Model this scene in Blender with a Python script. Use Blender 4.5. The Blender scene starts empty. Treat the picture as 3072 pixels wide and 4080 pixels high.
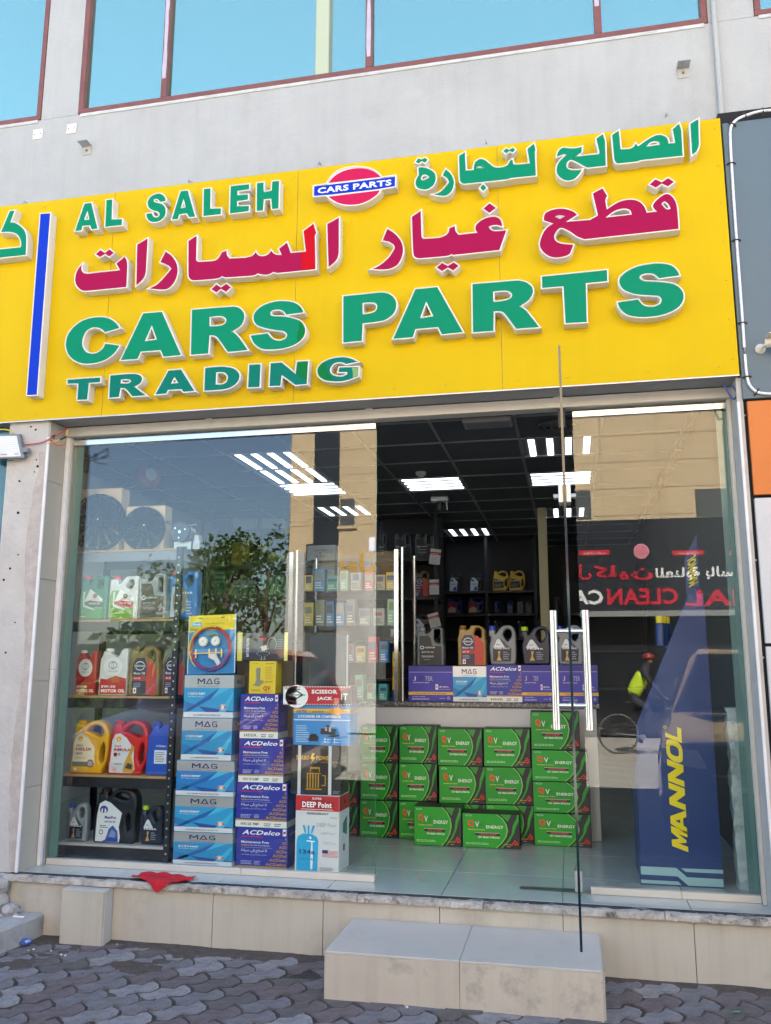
import bpy, bmesh, math, random
from mathutils import Vector, Matrix
rad = math.radians
random.seed(11)
scene = bpy.context.scene
COL = scene.collection

# ------------------------------------------------------------------ camera
CAM = Vector((-0.5274, -4.4847, 1.4485))
YAW, PITCH, ROLL, FPX = rad(12.0234), rad(10.2868), rad(0.091), 3391.54
fwd = Vector((-math.sin(YAW)*math.cos(PITCH), math.cos(YAW)*math.cos(PITCH), math.sin(PITCH)))
rt0 = Vector((math.cos(YAW), math.sin(YAW), 0)); up0 = rt0.cross(fwd)
rt = rt0*math.cos(ROLL) + up0*math.sin(ROLL); up = up0*math.cos(ROLL) - rt0*math.sin(ROLL)
cam = bpy.data.objects.new('camera', bpy.data.cameras.new('camera')); COL.objects.link(cam)
cam.data.sensor_fit = 'HORIZONTAL'; cam.data.sensor_width = 36; cam.data.lens = 36*FPX/3072
cam.data.clip_start = 0.05; cam.data.clip_end = 600
m3 = Matrix((rt, up, -fwd)).transposed()
cam.matrix_world = Matrix.Translation(CAM) @ m3.to_4x4()
scene.camera = cam

# ------------------------------------------------------------------ sky, sun, exposure
SUN_EL, SUN_AZ = rad(50), rad(14)          # the sun stands behind the shop, a little to the right
world = bpy.data.worlds.new('World'); scene.world = world; world.use_nodes = True
nt = world.node_tree
sky = nt.nodes.new('ShaderNodeTexSky'); sky.sky_type = 'NISHITA'; sky.sun_disc = False
sky.sun_elevation = SUN_EL; sky.sun_rotation = SUN_AZ; sky.dust_density = 1.6; sky.air_density = 1.0; sky.ozone_density = 1.2
bg = nt.nodes['Background']; bg.inputs['Strength'].default_value = 0.085
nt.links.new(sky.outputs['Color'], bg.inputs['Color'])
sl = bpy.data.lights.new('sun', 'SUN'); sl.energy = 5.0; sl.angle = rad(0.55); sl.color = (1.0, .94, .85)
so = bpy.data.objects.new('sun', sl); COL.objects.link(so)
sdir = Vector((math.sin(SUN_AZ)*math.cos(SUN_EL), math.cos(SUN_AZ)*math.cos(SUN_EL), math.sin(SUN_EL)))
so.rotation_euler = sdir.to_track_quat('Z', 'Y').to_euler(); so.location = (6, 20, 30)
scene.view_settings.view_transform = 'Standard'; scene.view_settings.look = 'None'
scene.view_settings.gamma = 1.0; scene.view_settings.exposure = 2.98
scene.render.engine = 'CYCLES'
scene.cycles.use_denoising = True
scene.cycles.max_bounces = 10; scene.cycles.transparent_max_bounces = 24
scene.cycles.diffuse_bounces = 5; scene.cycles.glossy_bounces = 5
scene.cycles.sample_clamp_indirect = 6

# ------------------------------------------------------------------ pixel -> place
def ray(px, py): return fwd*FPX + rt*(px-1536) + up*(2040-py)
def W(px, py, y):                      # a point of the photograph on the plane at depth y
    d = ray(px, py); return CAM + d*((y-CAM.y)/d.y)
def WZ(px, py, z):                     # ... on the level at height z
    d = ray(px, py); return CAM + d*((z-CAM.z)/d.z)
def crop(x0, y0, s): return lambda x, y: (x0+x/s, y0+y/s)

# ------------------------------------------------------------------ materials
MATS = {}
def lin(c):
    if isinstance(c, str):
        c = [int(c[i:i+2], 16)/255 for i in (0, 2, 4)]
        c = [x/12.92 if x <= .04045 else ((x+.055)/1.055)**2.4 for x in c]
    return tuple(c[:3])
def mat(name, col, rough=.55, metal=0., var=0., vs=4., bump=0., bs=60., spec=.5, coat=0., emit=0., stain=None, sscale=3., samt=.5, trans=0., streak=0.):
    if name in MATS: return MATS[name]
    m = bpy.data.materials.new(name); m.use_nodes = True
    t = m.node_tree; n = t.nodes; b = n['Principled BSDF']; L = t.links.new
    c = lin(col)
    b.inputs['Base Color'].default_value = (*c, 1); b.inputs['Roughness'].default_value = rough
    b.inputs['Metallic'].default_value = metal; b.inputs['Specular IOR Level'].default_value = spec
    b.inputs['Coat Weight'].default_value = coat; b.inputs['Transmission Weight'].default_value = trans
    if emit: b.inputs['Emission Color'].default_value = (*c, 1); b.inputs['Emission Strength'].default_value = emit
    if var or bump or stain:
        tc = n.new('ShaderNodeTexCoord'); src = tc.outputs['Object']
    if var or stain:
        no = n.new('ShaderNodeTexNoise'); no.inputs['Scale'].default_value = vs; no.inputs['Detail'].default_value = 7; no.inputs['Roughness'].default_value = .62
        L(src, no.inputs['Vector'])
        mx = n.new('ShaderNodeMix'); mx.data_type = 'RGBA'
        mx.inputs[6].default_value = (*[max(0, x*(1-var)) for x in c], 1); mx.inputs[7].default_value = (*[min(1, x*(1+var)) for x in c], 1)
        rm = n.new('ShaderNodeMapRange'); rm.inputs[1].default_value = .3; rm.inputs[2].default_value = .7
        L(no.outputs['Fac'], rm.inputs[0]); L(rm.outputs[0], mx.inputs[0])
        out = mx.outputs[2]
        if stain:
            n2 = n.new('ShaderNodeTexNoise'); n2.inputs['Scale'].default_value = sscale; n2.inputs['Detail'].default_value = 9; n2.inputs['Roughness'].default_value = .7
            L(src, n2.inputs['Vector'])
            r2 = n.new('ShaderNodeMapRange'); r2.inputs[1].default_value = .54; r2.inputs[2].default_value = .66; r2.inputs[4].default_value = samt
            L(n2.outputs['Fac'], r2.inputs[0])
            m2 = n.new('ShaderNodeMix'); m2.data_type = 'RGBA'; m2.inputs[7].default_value = (*lin(stain), 1)
            L(out, m2.inputs[6]); L(r2.outputs[0], m2.inputs[0]); out = m2.outputs[2]
        if streak:
            mp = n.new('ShaderNodeMapping'); mp.inputs['Scale'].default_value = (5.5, 5.5, .35); L(src, mp.inputs['Vector'])
            n3 = n.new('ShaderNodeTexNoise'); n3.inputs['Scale'].default_value = 2.4; n3.inputs['Detail'].default_value = 8; n3.inputs['Roughness'].default_value = .65; L(mp.outputs[0], n3.inputs['Vector'])
            r3 = n.new('ShaderNodeMapRange'); r3.inputs[1].default_value = .48; r3.inputs[2].default_value = .72; r3.inputs[4].default_value = streak; L(n3.outputs['Fac'], r3.inputs[0])
            m4 = n.new('ShaderNodeMix'); m4.data_type = 'RGBA'; m4.inputs[7].default_value = (*[x*.45 for x in c], 1); L(out, m4.inputs[6]); L(r3.outputs[0], m4.inputs[0]); out = m4.outputs[2]
        L(out, b.inputs['Base Color'])
        rr = n.new('ShaderNodeMapRange'); rr.inputs[3].default_value = max(0.02, rough-.08); rr.inputs[4].default_value = min(1, rough+.1)
        L(no.outputs['Fac'], rr.inputs[0]); L(rr.outputs[0], b.inputs['Roughness'])
    if bump:
        nb = n.new('ShaderNodeTexNoise'); nb.inputs['Scale'].default_value = bs; nb.inputs['Detail'].default_value = 6
        L(src, nb.inputs['Vector'])
        bp = n.new('ShaderNodeBump'); bp.inputs['Strength'].default_value = bump; bp.inputs['Distance'].default_value = .01
        L(nb.outputs['Fac'], bp.inputs['Height']); L(bp.outputs['Normal'], b.inputs['Normal'])
    MATS[name] = m
    return m
def flat(col, rough=.45): 
    c = col if isinstance(col, str) else '%.2f_%.2f_%.2f' % tuple(col)
    return mat('print_'+c+('' if rough == .45 else '_%d' % (rough*100)), col, rough)

def glass_mat(name, tint=(.93, .97, .95), refl=1.0, n_ior=1.52):
    m = bpy.data.materials.new(name); m.use_nodes = True; t = m.node_tree; n = t.nodes; L = t.links.new
    n.remove(n['Principled BSDF']); out = n['Material Output']
    tr = n.new('ShaderNodeBsdfTransparent'); tr.inputs[0].default_value = (*tint, 1)
    gl = n.new('ShaderNodeBsdfGlossy'); gl.inputs['Roughness'].default_value = 0.0; gl.inputs['Color'].default_value = (refl, refl, refl, 1)
    fr = n.new('ShaderNodeFresnel'); ge = n.new('ShaderNodeNewGeometry')
    ior = n.new('ShaderNodeMapRange'); ior.inputs[3].default_value = n_ior; ior.inputs[4].default_value = 1/n_ior
    L(ge.outputs['Backfacing'], ior.inputs[0]); L(ior.outputs[0], fr.inputs['IOR'])
    mx = n.new('ShaderNodeMixShader'); L(fr.outputs[0], mx.inputs[0]); L(tr.outputs[0], mx.inputs[1]); L(gl.outputs[0], mx.inputs[2])
    L(mx.outputs[0], out.inputs['Surface'])
    MATS[name] = m
    return m
GLASS = glass_mat('shop_glass', (.95, .98, .97), 1.0, 1.49)
CLEAR = glass_mat('clear_plastic', (.98, .985, .985), 1.0, 1.22)

# ------------------------------------------------------------------ mesh building
class MB:
    def __init__(s): s.v = []; s.f = []; s.m = []; s.mats = []
    def mi(s, m):
        if m not in s.mats: s.mats.append(m)
        return s.mats.index(m)
    def face(s, pts, m):
        k = len(s.v); s.v += [tuple(p) for p in pts]; s.f.append(tuple(range(k, k+len(pts)))); s.m.append(s.mi(m)); return s
    def box(s, x0, y0, z0, x1, y1, z1, m):
        if x0 > x1: x0, x1 = x1, x0
        if y0 > y1: y0, y1 = y1, y0
        if z0 > z1: z0, z1 = z1, z0
        k = len(s.v); i = s.mi(m)
        s.v += [(x0, y0, z0), (x1, y0, z0), (x1, y1, z0), (x0, y1, z0), (x0, y0, z1), (x1, y0, z1), (x1, y1, z1), (x0, y1, z1)]
        for q in ((0, 3, 2, 1), (4, 5, 6, 7), (0, 1, 5, 4), (1, 2, 6, 5), (2, 3, 7, 6), (3, 0, 4, 7)):
            s.f.append(tuple(k+j for j in q)); s.m.append(i)
        return s
    def prism(s, poly, fn, a, b, m):          # poly 2-D, fn(u, v, t) -> 3-D
        k = len(s.v); n = len(poly); i = s.mi(m)
        s.v += [tuple(fn(u, v, a)) for u, v in poly] + [tuple(fn(u, v, b)) for u, v in poly]
        s.f.append(tuple(range(k, k+n))); s.f.append(tuple(range(k+2*n-1, k+n-1, -1)))
        for j in range(n): s.f.append((k+(j+1) % n, k+j, k+n+j, k+n+(j+1) % n))
        s.m += [i]*(n+2); return s
    def tube(s, path, r, m, n=8, caps=True, closed=False):
        path = [Vector(p) for p in path]; N = len(path); k = len(s.v); i = s.mi(m)
        rs = r if isinstance(r, (list, tuple)) else [r]*N
        ref = None
        for q in range(N):
            if closed: d = path[(q+1) % N]-path[q-1]
            else: d = path[min(q+1, N-1)]-path[max(q-1, 0)]
            if d.length < 1e-9: d = Vector((0, 0, 1))
            d.normalize()
            if ref is None: ref = Vector((0, 0, 1)) if abs(d.z) < .9 else Vector((1, 0, 0))
            a = d.cross(ref)
            if a.length < 1e-6: a = d.orthogonal()
            a.normalize(); b = d.cross(a); ref = -b if False else ref
            for j in range(n):
                t = 2*math.pi*j/n
                s.v.append(tuple(path[q]+a*(rs[q]*math.cos(t))+b*(rs[q]*math.sin(t))))
        for q in range(N if closed else N-1):
            q2 = (q+1) % N
            for j in range(n):
                s.f.append((k+q*n+j, k+q*n+(j+1) % n, k+q2*n+(j+1) % n, k+q2*n+j)); s.m.append(i)
        if caps and not closed:
            s.f.append(tuple(k+j for j in range(n-1, -1, -1))); s.f.append(tuple(k+(N-1)*n+j for j in range(n))); s.m += [i, i]
        return s
    def cyl(s, p0, p1, r, m, n=14): return s.tube([p0, p1], r, m, n)
    def lathe(s, prof, c, ax, m, n=20):       # prof [(r, h)], axis 'x','y','z'
        k = len(s.v); i = s.mi(m); c = Vector(c)
        for r, h in prof:
            for j in range(n):
                t = 2*math.pi*j/n; a, b = r*math.cos(t), r*math.sin(t)
                s.v.append(tuple(c+Vector({'z': (a, b, h), 'y': (a, h, b), 'x': (h, a, b)}[ax])))
        for q in range(len(prof)-1):
            for j in range(n): s.f.append((k+q*n+j, k+q*n+(j+1) % n, k+(q+1)*n+(j+1) % n, k+(q+1)*n+j)); s.m.append(i)
        s.f.append(tuple(k+j for j in range(n-1, -1, -1))); s.f.append(tuple(k+(len(prof)-1)*n+j for j in range(n))); s.m += [i, i]
        return s
    def mesh(s, name, bevel=0., smooth=False, ang=38):
        me = bpy.data.meshes.new(name); me.from_pydata(s.v, [], s.f)
        for m in s.mats: me.materials.append(m)
        me.polygons.foreach_set('material_index', s.m)
        bm = bmesh.new(); bm.from_mesh(me)
        bmesh.ops.recalc_face_normals(bm, faces=bm.faces)
        if bevel:
            ed = [e for e in bm.edges if len(e.link_faces) == 2 and e.calc_face_angle(0) > .6]
            bmesh.ops.bevel(bm, geom=ed, offset=bevel, segments=1, affect='EDGES', clamp_overlap=True)
        bm.to_mesh(me); bm.free()
        if smooth:
            me.polygons.foreach_set('use_smooth', [True]*len(me.polygons)); me.set_sharp_from_angle(angle=rad(ang))
        me.update(); return me
    def build(s, name, parent=None, loc=(0, 0, 0), bevel=0., smooth=False, ang=38, **tags):
        return add(name, s.mesh(name, bevel, smooth, ang), parent, loc, **tags)
def add(name, me, parent=None, loc=(0, 0, 0), rz=0., label=None, cat=None, group=None, kind=None):
    o = bpy.data.objects.new(name, me); COL.objects.link(o); o.location = loc
    if rz: o.rotation_euler.z = rz
    if parent: o.parent = parent
    if label: o['label'] = label
    if cat: o['category'] = cat
    if group: o['group'] = group
    if kind: o['kind'] = kind
    return o
def thing(name, label, cat, loc=(0, 0, 0), rz=0., group=None, kind=None):
    return add(name, None, None, loc, rz, label, cat, group, kind)
def copy_tree(o, parent=None):
    c = o.copy(); COL.objects.link(c); c.parent = parent
    for ch in list(o.children): copy_tree(ch, c)
    return c

# outlines: "x,y" corner, "~x,y" smooth
def outline(spec, steps=4):
    pts = []
    for tok in spec.split():
        sm = tok[0] == '~'; a, b = tok.lstrip('~').split(','); pts.append((float(a), float(b), sm))
    n = len(pts); out = []
    for i in range(n):
        p0, p1, p2, p3 = pts[i-1], pts[i], pts[(i+1) % n], pts[(i+2) % n]
        out.append((p1[0], p1[1]))
        if not (p1[2] or p2[2]): continue
        t1 = ((p2[0]-p0[0])/2, (p2[1]-p0[1])/2) if p1[2] else None
        t2 = ((p3[0]-p1[0])/2, (p3[1]-p1[1])/2) if p2[2] else None
        dx, dy = p2[0]-p1[0], p2[1]-p1[1]
        if t1 is None: t1 = (1.5*dx-.5*t2[0], 1.5*dy-.5*t2[1])
        if t2 is None: t2 = (1.5*dx-.5*t1[0], 1.5*dy-.5*t1[1])
        dl = math.hypot(dx, dy)
        def cl(t):
            l = math.hypot(*t); return (t[0]*min(1, 1.2*dl/l), t[1]*min(1, 1.2*dl/l)) if l > 0 else t
        t1, t2 = cl(t1), cl(t2)
        for k in range(1, steps):
            t = k/steps; h1 = 2*t**3-3*t*t+1; h2 = -2*t**3+3*t*t; h3 = t**3-2*t*t+t; h4 = t**3-t*t
            out.append((h1*p1[0]+h2*p2[0]+h3*t1[0]+h4*t2[0], h1*p1[1]+h2*p2[1]+h3*t1[1]+h4*t2[1]))
    return out
def area(p): return sum(p[i-1][0]*p[i][1]-p[i][0]*p[i-1][1] for i in range(len(p)))/2
def curve_data(contours, extrude=0., bevel=0., offset=0., fill='BOTH', bres=1):
    c = bpy.data.curves.new('c', 'CURVE'); c.dimensions = '2D' if fill != 'NONE' else '2D'; c.fill_mode = fill
    c.extrude = extrude; c.bevel_depth = bevel; c.bevel_resolution = bres; c.offset = offset
    for k, p in enumerate(contours):
        ccw = area(p) > 0
        if ccw != (k == 0): p = p[::-1]
        s = c.splines.new('POLY'); s.points.add(len(p)-1); s.use_cyclic_u = True
        for q, (x, y) in zip(s.points, p): q.co = (x, y, 0, 1)
    return c
def curve_bits(contours, m, mb, fn, **kw):
    """evaluate a filled outline and append it to mb; fn maps (x, y, z) to 3-D"""
    c = curve_data(contours, **kw); o = bpy.data.objects.new('tmp', c); COL.objects.link(o)
    dg = bpy.context.evaluated_depsgraph_get(); dg.update()
    me = o.evaluated_get(dg).to_mesh()
    k = len(mb.v); i = mb.mi(m)
    mb.v += [tuple(fn(*v.co)) for v in me.vertices]
    for p in me.polygons: mb.f.append(tuple(k+j for j in p.vertices)); mb.m.append(i)
    o.evaluated_get(dg).to_mesh_clear(); bpy.data.objects.remove(o); bpy.data.curves.remove(c)
    return mb

# ------------------------------------------------------------------ print: flat lettering and graphics laid on a face
AR = {'ا': 'ﺍﺎ', 'ل': 'ﻝﻞﻟﻠ', 'ت': 'ﺕﺖﺗﺘ', 'ح': 'ﺡﺢﺣﺤ', 'ج': 'ﺝﺞﺟﺠ', 'إ': 'ﺇﺈ', 'ى': 'ﻯﻰ', 'ص': 'ﺹﺺﺻﺼ', 'ي': 'ﻱﻲﻳﻴ', 'ن': 'ﻥﻦﻧﻨ', 'ة': 'ﺓﺔ', 'س': 'ﺱﺲﺳﺴ', 'ب': 'ﺏﺐﺑﺒ', 'ق': 'ﻕﻖﻗﻘ', 'ع': 'ﻉﻊﻋﻌ', 'ك': 'ﻙﻚﻛﻜ', 'ر': 'ﺭﺮ', 'و': 'ﻭﻮ', 'م': 'ﻡﻢﻣﻤ', 'ش': 'ﺵﺶﺷﺸ', 'ز': 'ﺯﺰ', 'ط': 'ﻁﻂﻃﻄ'}
def arabic(st):
    out = []
    for i, ch in enumerate(st):
        f = AR.get(ch)
        if not f: out.append(ch); continue
        pv = i > 0 and st[i-1] in AR and len(AR[st[i-1]]) == 4
        nx = i+1 < len(st) and st[i+1] in AR
        out.append(f[1 if pv else 0] if len(f) == 2 else f[(3 if nx else 1) if pv else (2 if nx else 0)])
    return ''.join(out)[::-1]
TXT = {}
def text2d(s, bold=0.):
    if (s, bold) in TXT: return TXT[s, bold]
    c = bpy.data.curves.new('t', 'FONT'); c.body = s; c.size = 1; c.offset = bold; c.resolution_u = 2; c.space_character = 1+bold*2
    o = bpy.data.objects.new('tmp', c); COL.objects.link(o)
    dg = bpy.context.evaluated_depsgraph_get(); dg.update()
    me = o.evaluated_get(dg).to_mesh()
    v = [(q.co.x, q.co.y) for q in me.vertices]; f = [tuple(p.vertices) for p in me.polygons]
    o.evaluated_get(dg).to_mesh_clear(); bpy.data.objects.remove(o); bpy.data.curves.remove(c)
    if not v: v = [(0, 0)]
    xs = [p[0] for p in v]; ys = [p[1] for p in v]; x0, x1, y0, y1 = min(xs), max(xs), min(ys), max(ys)
    v = [((x-x0)/max(1e-6, x1-x0), (y-y0)/max(1e-6, y1-y0)) for x, y in v]
    TXT[s, bold] = (v, f, (x1-x0)/max(1e-6, y1-y0)); return TXT[s, bold]
class Decal:
    """print on a face: O lower left corner, U and V the full edges, N outward"""
    def __init__(s, O, U, V, N=None):
        s.O, s.U, s.V = Vector(O), Vector(U), Vector(V); s.N = Vector(N) if N else s.U.cross(s.V).normalized(); s.mb = MB()
    def at(s, u, v, l): return s.O+s.U*u+s.V*v+s.N*(.0007*l)
    def poly(s, pts, c, l=1):
        s.mb.face([s.at(u, v, l) for u, v in pts], flat(c) if not isinstance(c, bpy.types.Material) else c); return s
    def rect(s, u0, v0, u1, v1, c, l=1): return s.poly([(u0, v0), (u1, v0), (u1, v1), (u0, v1)], c, l)
    def ell(s, u, v, ru, rv, c, l=1, n=18): return s.poly([(u+ru*math.cos(2*math.pi*k/n), v+rv*math.sin(2*math.pi*k/n)) for k in range(n)], c, l)
    def text(s, st, u0, v0, u1, v1, c, l=2, bold=.022, slant=0.):
        v, f, _ = text2d(st, bold); m = flat(c) if not isinstance(c, bpy.types.Material) else c
        k = len(s.mb.v); i = s.mb.mi(m)
        s.mb.v += [tuple(s.at(u0+(u1-u0)*(x+slant*y), v0+(v1-v0)*y, l)) for x, y in v]
        for q in f: s.mb.f.append(tuple(k+j for j in q)); s.mb.m.append(i)
        return s
    def lines(s, u0, v0, u1, v1, n, c, l=2, fill=.5):      # small print too fine to read
        h = (v1-v0)/n; R = random.Random(int((u0+v0)*977)+n)
        for k in range(n):
            u = u0
            end = u0+(u1-u0)*R.uniform(.7, 1)
            while u < end:
                w = (u1-u0)*R.uniform(.06, .18); s.rect(u, v0+k*h, min(u+w, end), v0+(k+fill)*h, c, l); u += w+(u1-u0)*.025
        return s
    def build(s, name, parent):
        me = bpy.data.meshes.new(name); me.from_pydata(s.mb.v, [], s.mb.f)
        for m in s.mb.mats: me.materials.append(m)
        me.polygons.foreach_set('material_index', s.mb.m); me.update()
        return add(name, me, parent)
# ------------------------------------------------------------------ shared materials
m_wall = mat('render_paint', (.372, .398, .405), .85, var=.07, vs=2.2, bump=.35, bs=90, stain=(.29, .30, .30), sscale=1.9, samt=.3, streak=.12)
m_pillar = mat('pillar_plaster', (.455, .445, .43), .9, var=.08, vs=5, bump=.5, bs=45, stain=(.33, .32, .31), sscale=6, samt=.35)
m_scrape = mat('scraped_plaster', (.40, .37, .35), .95, var=.15, vs=18, bump=.3, bs=80)
m_tile = mat('beige_tile', (.44, .425, .365), .34, var=.06, vs=3, stain=(.30, .28, .23), sscale=2.6, samt=.45, streak=.22)
m_tiletop = mat('grey_tile', (.455, .455, .425), .3, var=.05, vs=6, stain=(.27, .28, .27), sscale=5, samt=.3)
m_floor = mat('porcelain_floor', (.36, .43, .42), .12, var=.06, vs=3, stain=(.24, .28, .27), sscale=5, samt=.35)
m_grout = mat('dark_grout', (.09, .09, .085), .9, var=.3, vs=30)
m_marble = mat('broken_marble', (.40, .385, .35), .65, var=.35, vs=16, bump=.9, bs=60, stain=(.06, .05, .042), sscale=9, samt=.92)
m_alu = mat('cream_aluminium', (.54, .52, .47), .38, metal=.15, var=.05, vs=10)
m_white = mat('white_plastic', (.66, .66, .64), .45, var=.03, vs=8)
m_bead = mat('white_bead', (.66, .67, .68), .4, var=.08, vs=10)
m_dark = mat('dark_void', (.012, .012, .013), .9)
m_black = mat('black_plastic', (.018, .018, .02), .45, var=.2, vs=20)
m_chrome = mat('polished_steel', (.62, .62, .63), .2, metal=1.0)
m_steel = mat('dull_steel', (.45, .45, .46), .4, metal=.9, var=.1, vs=20)
m_brown = mat('red_brown_frame', (.17, .06, .052), .5, var=.15, vs=14)
m_film = mat('peeling_film', (.42, .40, .50), .45, var=.12, vs=9)
m_conc = mat('concrete', (.36, .365, .36), .92, var=.15, vs=7, bump=.5, bs=40, stain=(.16, .16, .15), sscale=4, samt=.6)

# ------------------------------------------------------------------ ground and pavers
m_road = mat('road_surface', (.34, .315, .275), .9, var=.12, vs=.6, bump=.3, bs=30)
m_sand = mat('paver_sand', (.04, .037, .034), .95, var=.3, vs=25, bump=.6, bs=60)
MB().box(-60, -60, -.34, 60, 40, -.04, m_road).build('ground', kind='structure')
pv = MB().box(-9, -6.2, -.039, 9, .3, -.0055, m_sand).build('pavement', kind='structure')
m_pav = [mat('paver_%d' % i, c, .85, var=.38, vs=14, bump=.7, bs=70, stain=s, sscale=7.5, samt=.85) for i, (c, s) in enumerate((
    ((.145, .143, .152), (.045, .042, .04)), ((.18, .178, .188), (.055, .052, .05)), ((.125, .105, .108), (.048, .04, .038)), ((.215, .216, .222), (.06, .056, .054)), ((.105, .096, .092), (.042, .037, .033))))]
PL, PW, g = .232, .116, .0065
def zig(t): return .0165*(abs(((t/(PL/2)) % 1)*4-2)-1)
def paver_mesh(k):
    R = random.Random(k)
    pts = []
    n = 8
    for i in range(n+1): x = -PL/2+g+(PL-2*g)*i/n; pts.append((x, -PW/2+g+zig(x)))
    e = .010
    pts[-1] = (PL/2-g, pts[-1][1]); pts.append((PL/2-g+e, 0))
    for i in range(n, -1, -1): x = -PL/2+g+(PL-2*g)*i/n; pts.append((x, PW/2-g+zig(x)))
    pts.append((-PL/2+g+e, 0))
    pts = [(x+R.uniform(-.005, .005), y+R.uniform(-.0045, .0045)) for x, y in pts]
    m = m_pav[k % 5]
    mb = MB(); N = len(pts); i = mb.mi(m); ins = .97
    for (z, s) in ((-.03, 1), (-.006, 1), (0, ins)):
        mb.v += [(x*(1-(1-s)*.45), y*s, z+(R.uniform(-.0012, .0008) if z == 0 else 0)) for x, y in pts]
    for q in range(2):
        for j in range(N): mb.f.append((q*N+j, q*N+(j+1) % N, (q+1)*N+(j+1) % N, (q+1)*N+j)); mb.m.append(i)
    mb.f.append(tuple(range(2*N, 3*N))); mb.m.append(i)
    return mb.mesh('paver')
pmesh = [paver_mesh(k) for k in range(10)]
PA = rad(41); ca, sa = math.cos(PA), math.sin(PA); cnt = 0; spots = []
for r in range(-60, 61):
    for c in range(-40, 41):
        lx, ly = (c+(r % 2)*.5)*PL, r*PW
        x, y = -1.7+lx*ca-ly*sa, -.5+lx*sa+ly*ca
        if -4.35 < x < .75 and -1.02 < y < -.01 and not (-1.58 < x < -.53 and -.45 < y): spots.append((x, y))
spots.sort(key=lambda p: (p[0]-CAM.x)**2+(p[1]-CAM.y)**2)
R0 = random.Random(5)
for x, y in spots[:298]:
    o = add('paver', R0.choice(pmesh), pv, (x, y, R0.uniform(-.0045, .002)))
    o.rotation_euler = (R0.uniform(-.014, .014), R0.uniform(-.014, .014), PA+R0.uniform(-.05, .05)+(math.pi if R0.random() < .0 else 0))

done = set(spots[:298]); pb2 = MB(); i2 = [pb2.mi(m) for m in m_pav]
for r in range(-60, 61):
    for c in range(-40, 41):
        lx, ly = (c+(r % 2)*.5)*PL, r*PW; x, y = -1.7+lx*ca-ly*sa, -.5+lx*sa+ly*ca
        if not (-6 < x < 3.2 and -2.3 < y < -.01) or (x, y) in done or (-1.58 < x < -.53 and -.45 < y): continue
        me = R0.choice(pmesh); k = len(pb2.v); an = PA+R0.uniform(-.04, .04); c2, s2, dz = math.cos(an), math.sin(an), R0.uniform(-.004, .002); mi_ = R0.choice(i2)
        pb2.v += [(x+v.co.x*c2-v.co.y*s2, y+v.co.x*s2+v.co.y*c2, v.co.z+dz) for v in me.vertices]
        for p in me.polygons: pb2.f.append(tuple(k+j for j in p.vertices)); pb2.m.append(mi_)
rest = bpy.data.meshes.new('outer_pavers'); rest.from_pydata(pb2.v, [], pb2.f)
for m in pb2.mats: rest.materials.append(m)
rest.polygons.foreach_set('material_index', pb2.m)
add('outer_pavers', rest, pv, kind='stuff')
# sandy dirt gathered along the plinth
from mathutils import noise as mnoise
dm = MB(); m_dirt = mat('sandy_dirt', (.075, .062, .052), .95, var=.35, vs=22, bump=.8, bs=90, stain=(.05, .042, .036), sscale=6, samt=.7); di = dm.mi(m_dirt); nx_, ny_ = 230, 40
for b in range(ny_+1):
    for a in range(nx_+1):
        x = -4.35+5.1*a/nx_; y = -.85*b/ny_-.0008
        n_ = mnoise.noise(Vector((x*2.1, y*3.2, 3.1)))+.5*mnoise.noise(Vector((x*7, y*8, 1.7)))+.25*mnoise.noise(Vector((x*19, y*19, 4.)))
        dm.v.append((x, y, -.0075+.0085*n_+.012*math.exp(y/.10)+.004*math.exp(-((x+3.4)/.7)**2)))
for b in range(ny_):
    for a in range(nx_): k = b*(nx_+1)+a; dm.f.append((k, k+nx_+1, k+nx_+2, k+1)); dm.m.append(di)
dme = bpy.data.meshes.new('dirt'); dme.from_pydata(dm.v, [], dm.f); dme.materials.append(m_dirt); dme.polygons.foreach_set('use_smooth', [True]*len(dme.polygons))
add('dirt', dme, label='sandy dirt lying in the paving joints along the plinth', cat='dirt', kind='stuff')
# ------------------------------------------------------------------ plinth below the shopfront, step and block
pl = thing('shop_plinth', 'low beige tiled plinth under the glass shopfront', 'plinth', (0, 0, 0))
MB().box(-4.6, .012, -.03, 4, .05, .27, m_grout).build('plinth_core', pl)
TW = .602
for k in range(-3, 8):
    x1 = -TW*k-.0015; x0 = x1-TW+.003
    if x0 < -4.6: x0 = -4.6
    MB().box(x0, 0, -.02, x1, .0115, .275, m_tile).build('tile', pl, bevel=.0012)
# the broken marble nosing: many uneven lengths
def jag(x0, x1, n, seed, y0, y1, z0, z1, amp, m, name, parent):
    R = random.Random(seed); mb = MB(); i = mb.mi(m)
    for k in range(n+1):
        x = x0+(x1-x0)*k/n; j = R.uniform(-amp, amp); jz = R.uniform(-amp, amp)*.45
        mb.v += [(x, y0+j, z0), (x, y0+j*.6, z1+jz-.004), (x, y0+.012+abs(j), z1+jz*.5), (x, y1, z1), (x, y1, z0)]
    for k in range(n):
        for q in range(5): mb.f.append((k*5+q, k*5+(q+1) % 5, k*5+5+(q+1) % 5, k*5+5+q)); mb.m.append(i)
    mb.f.append((0, 1, 2, 3, 4)); mb.f.append(tuple(n*5+q for q in (4, 3, 2, 1, 0))); mb.m += [i, i]
    return mb.build(name, parent)
xs = [-4.6, -3.35, -2.35, -1.62, -.98, -.13, .6, 2]
for k in range(len(xs)-1): jag(xs[k]+.002, xs[k+1]-.002, 46, k, -.028, .03, .2765, .3065, .0065, m_marble, 'marble_nosing', pl)
jag(-4.6, 2, 210, 77, .012, .055, .3068, .3085, .012, mat('black_mastic', (.035, .032, .03), .9, var=.4, vs=20, stain=(.3, .29, .27), sscale=12, samt=.8), 'sealant_strip', pl)

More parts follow.
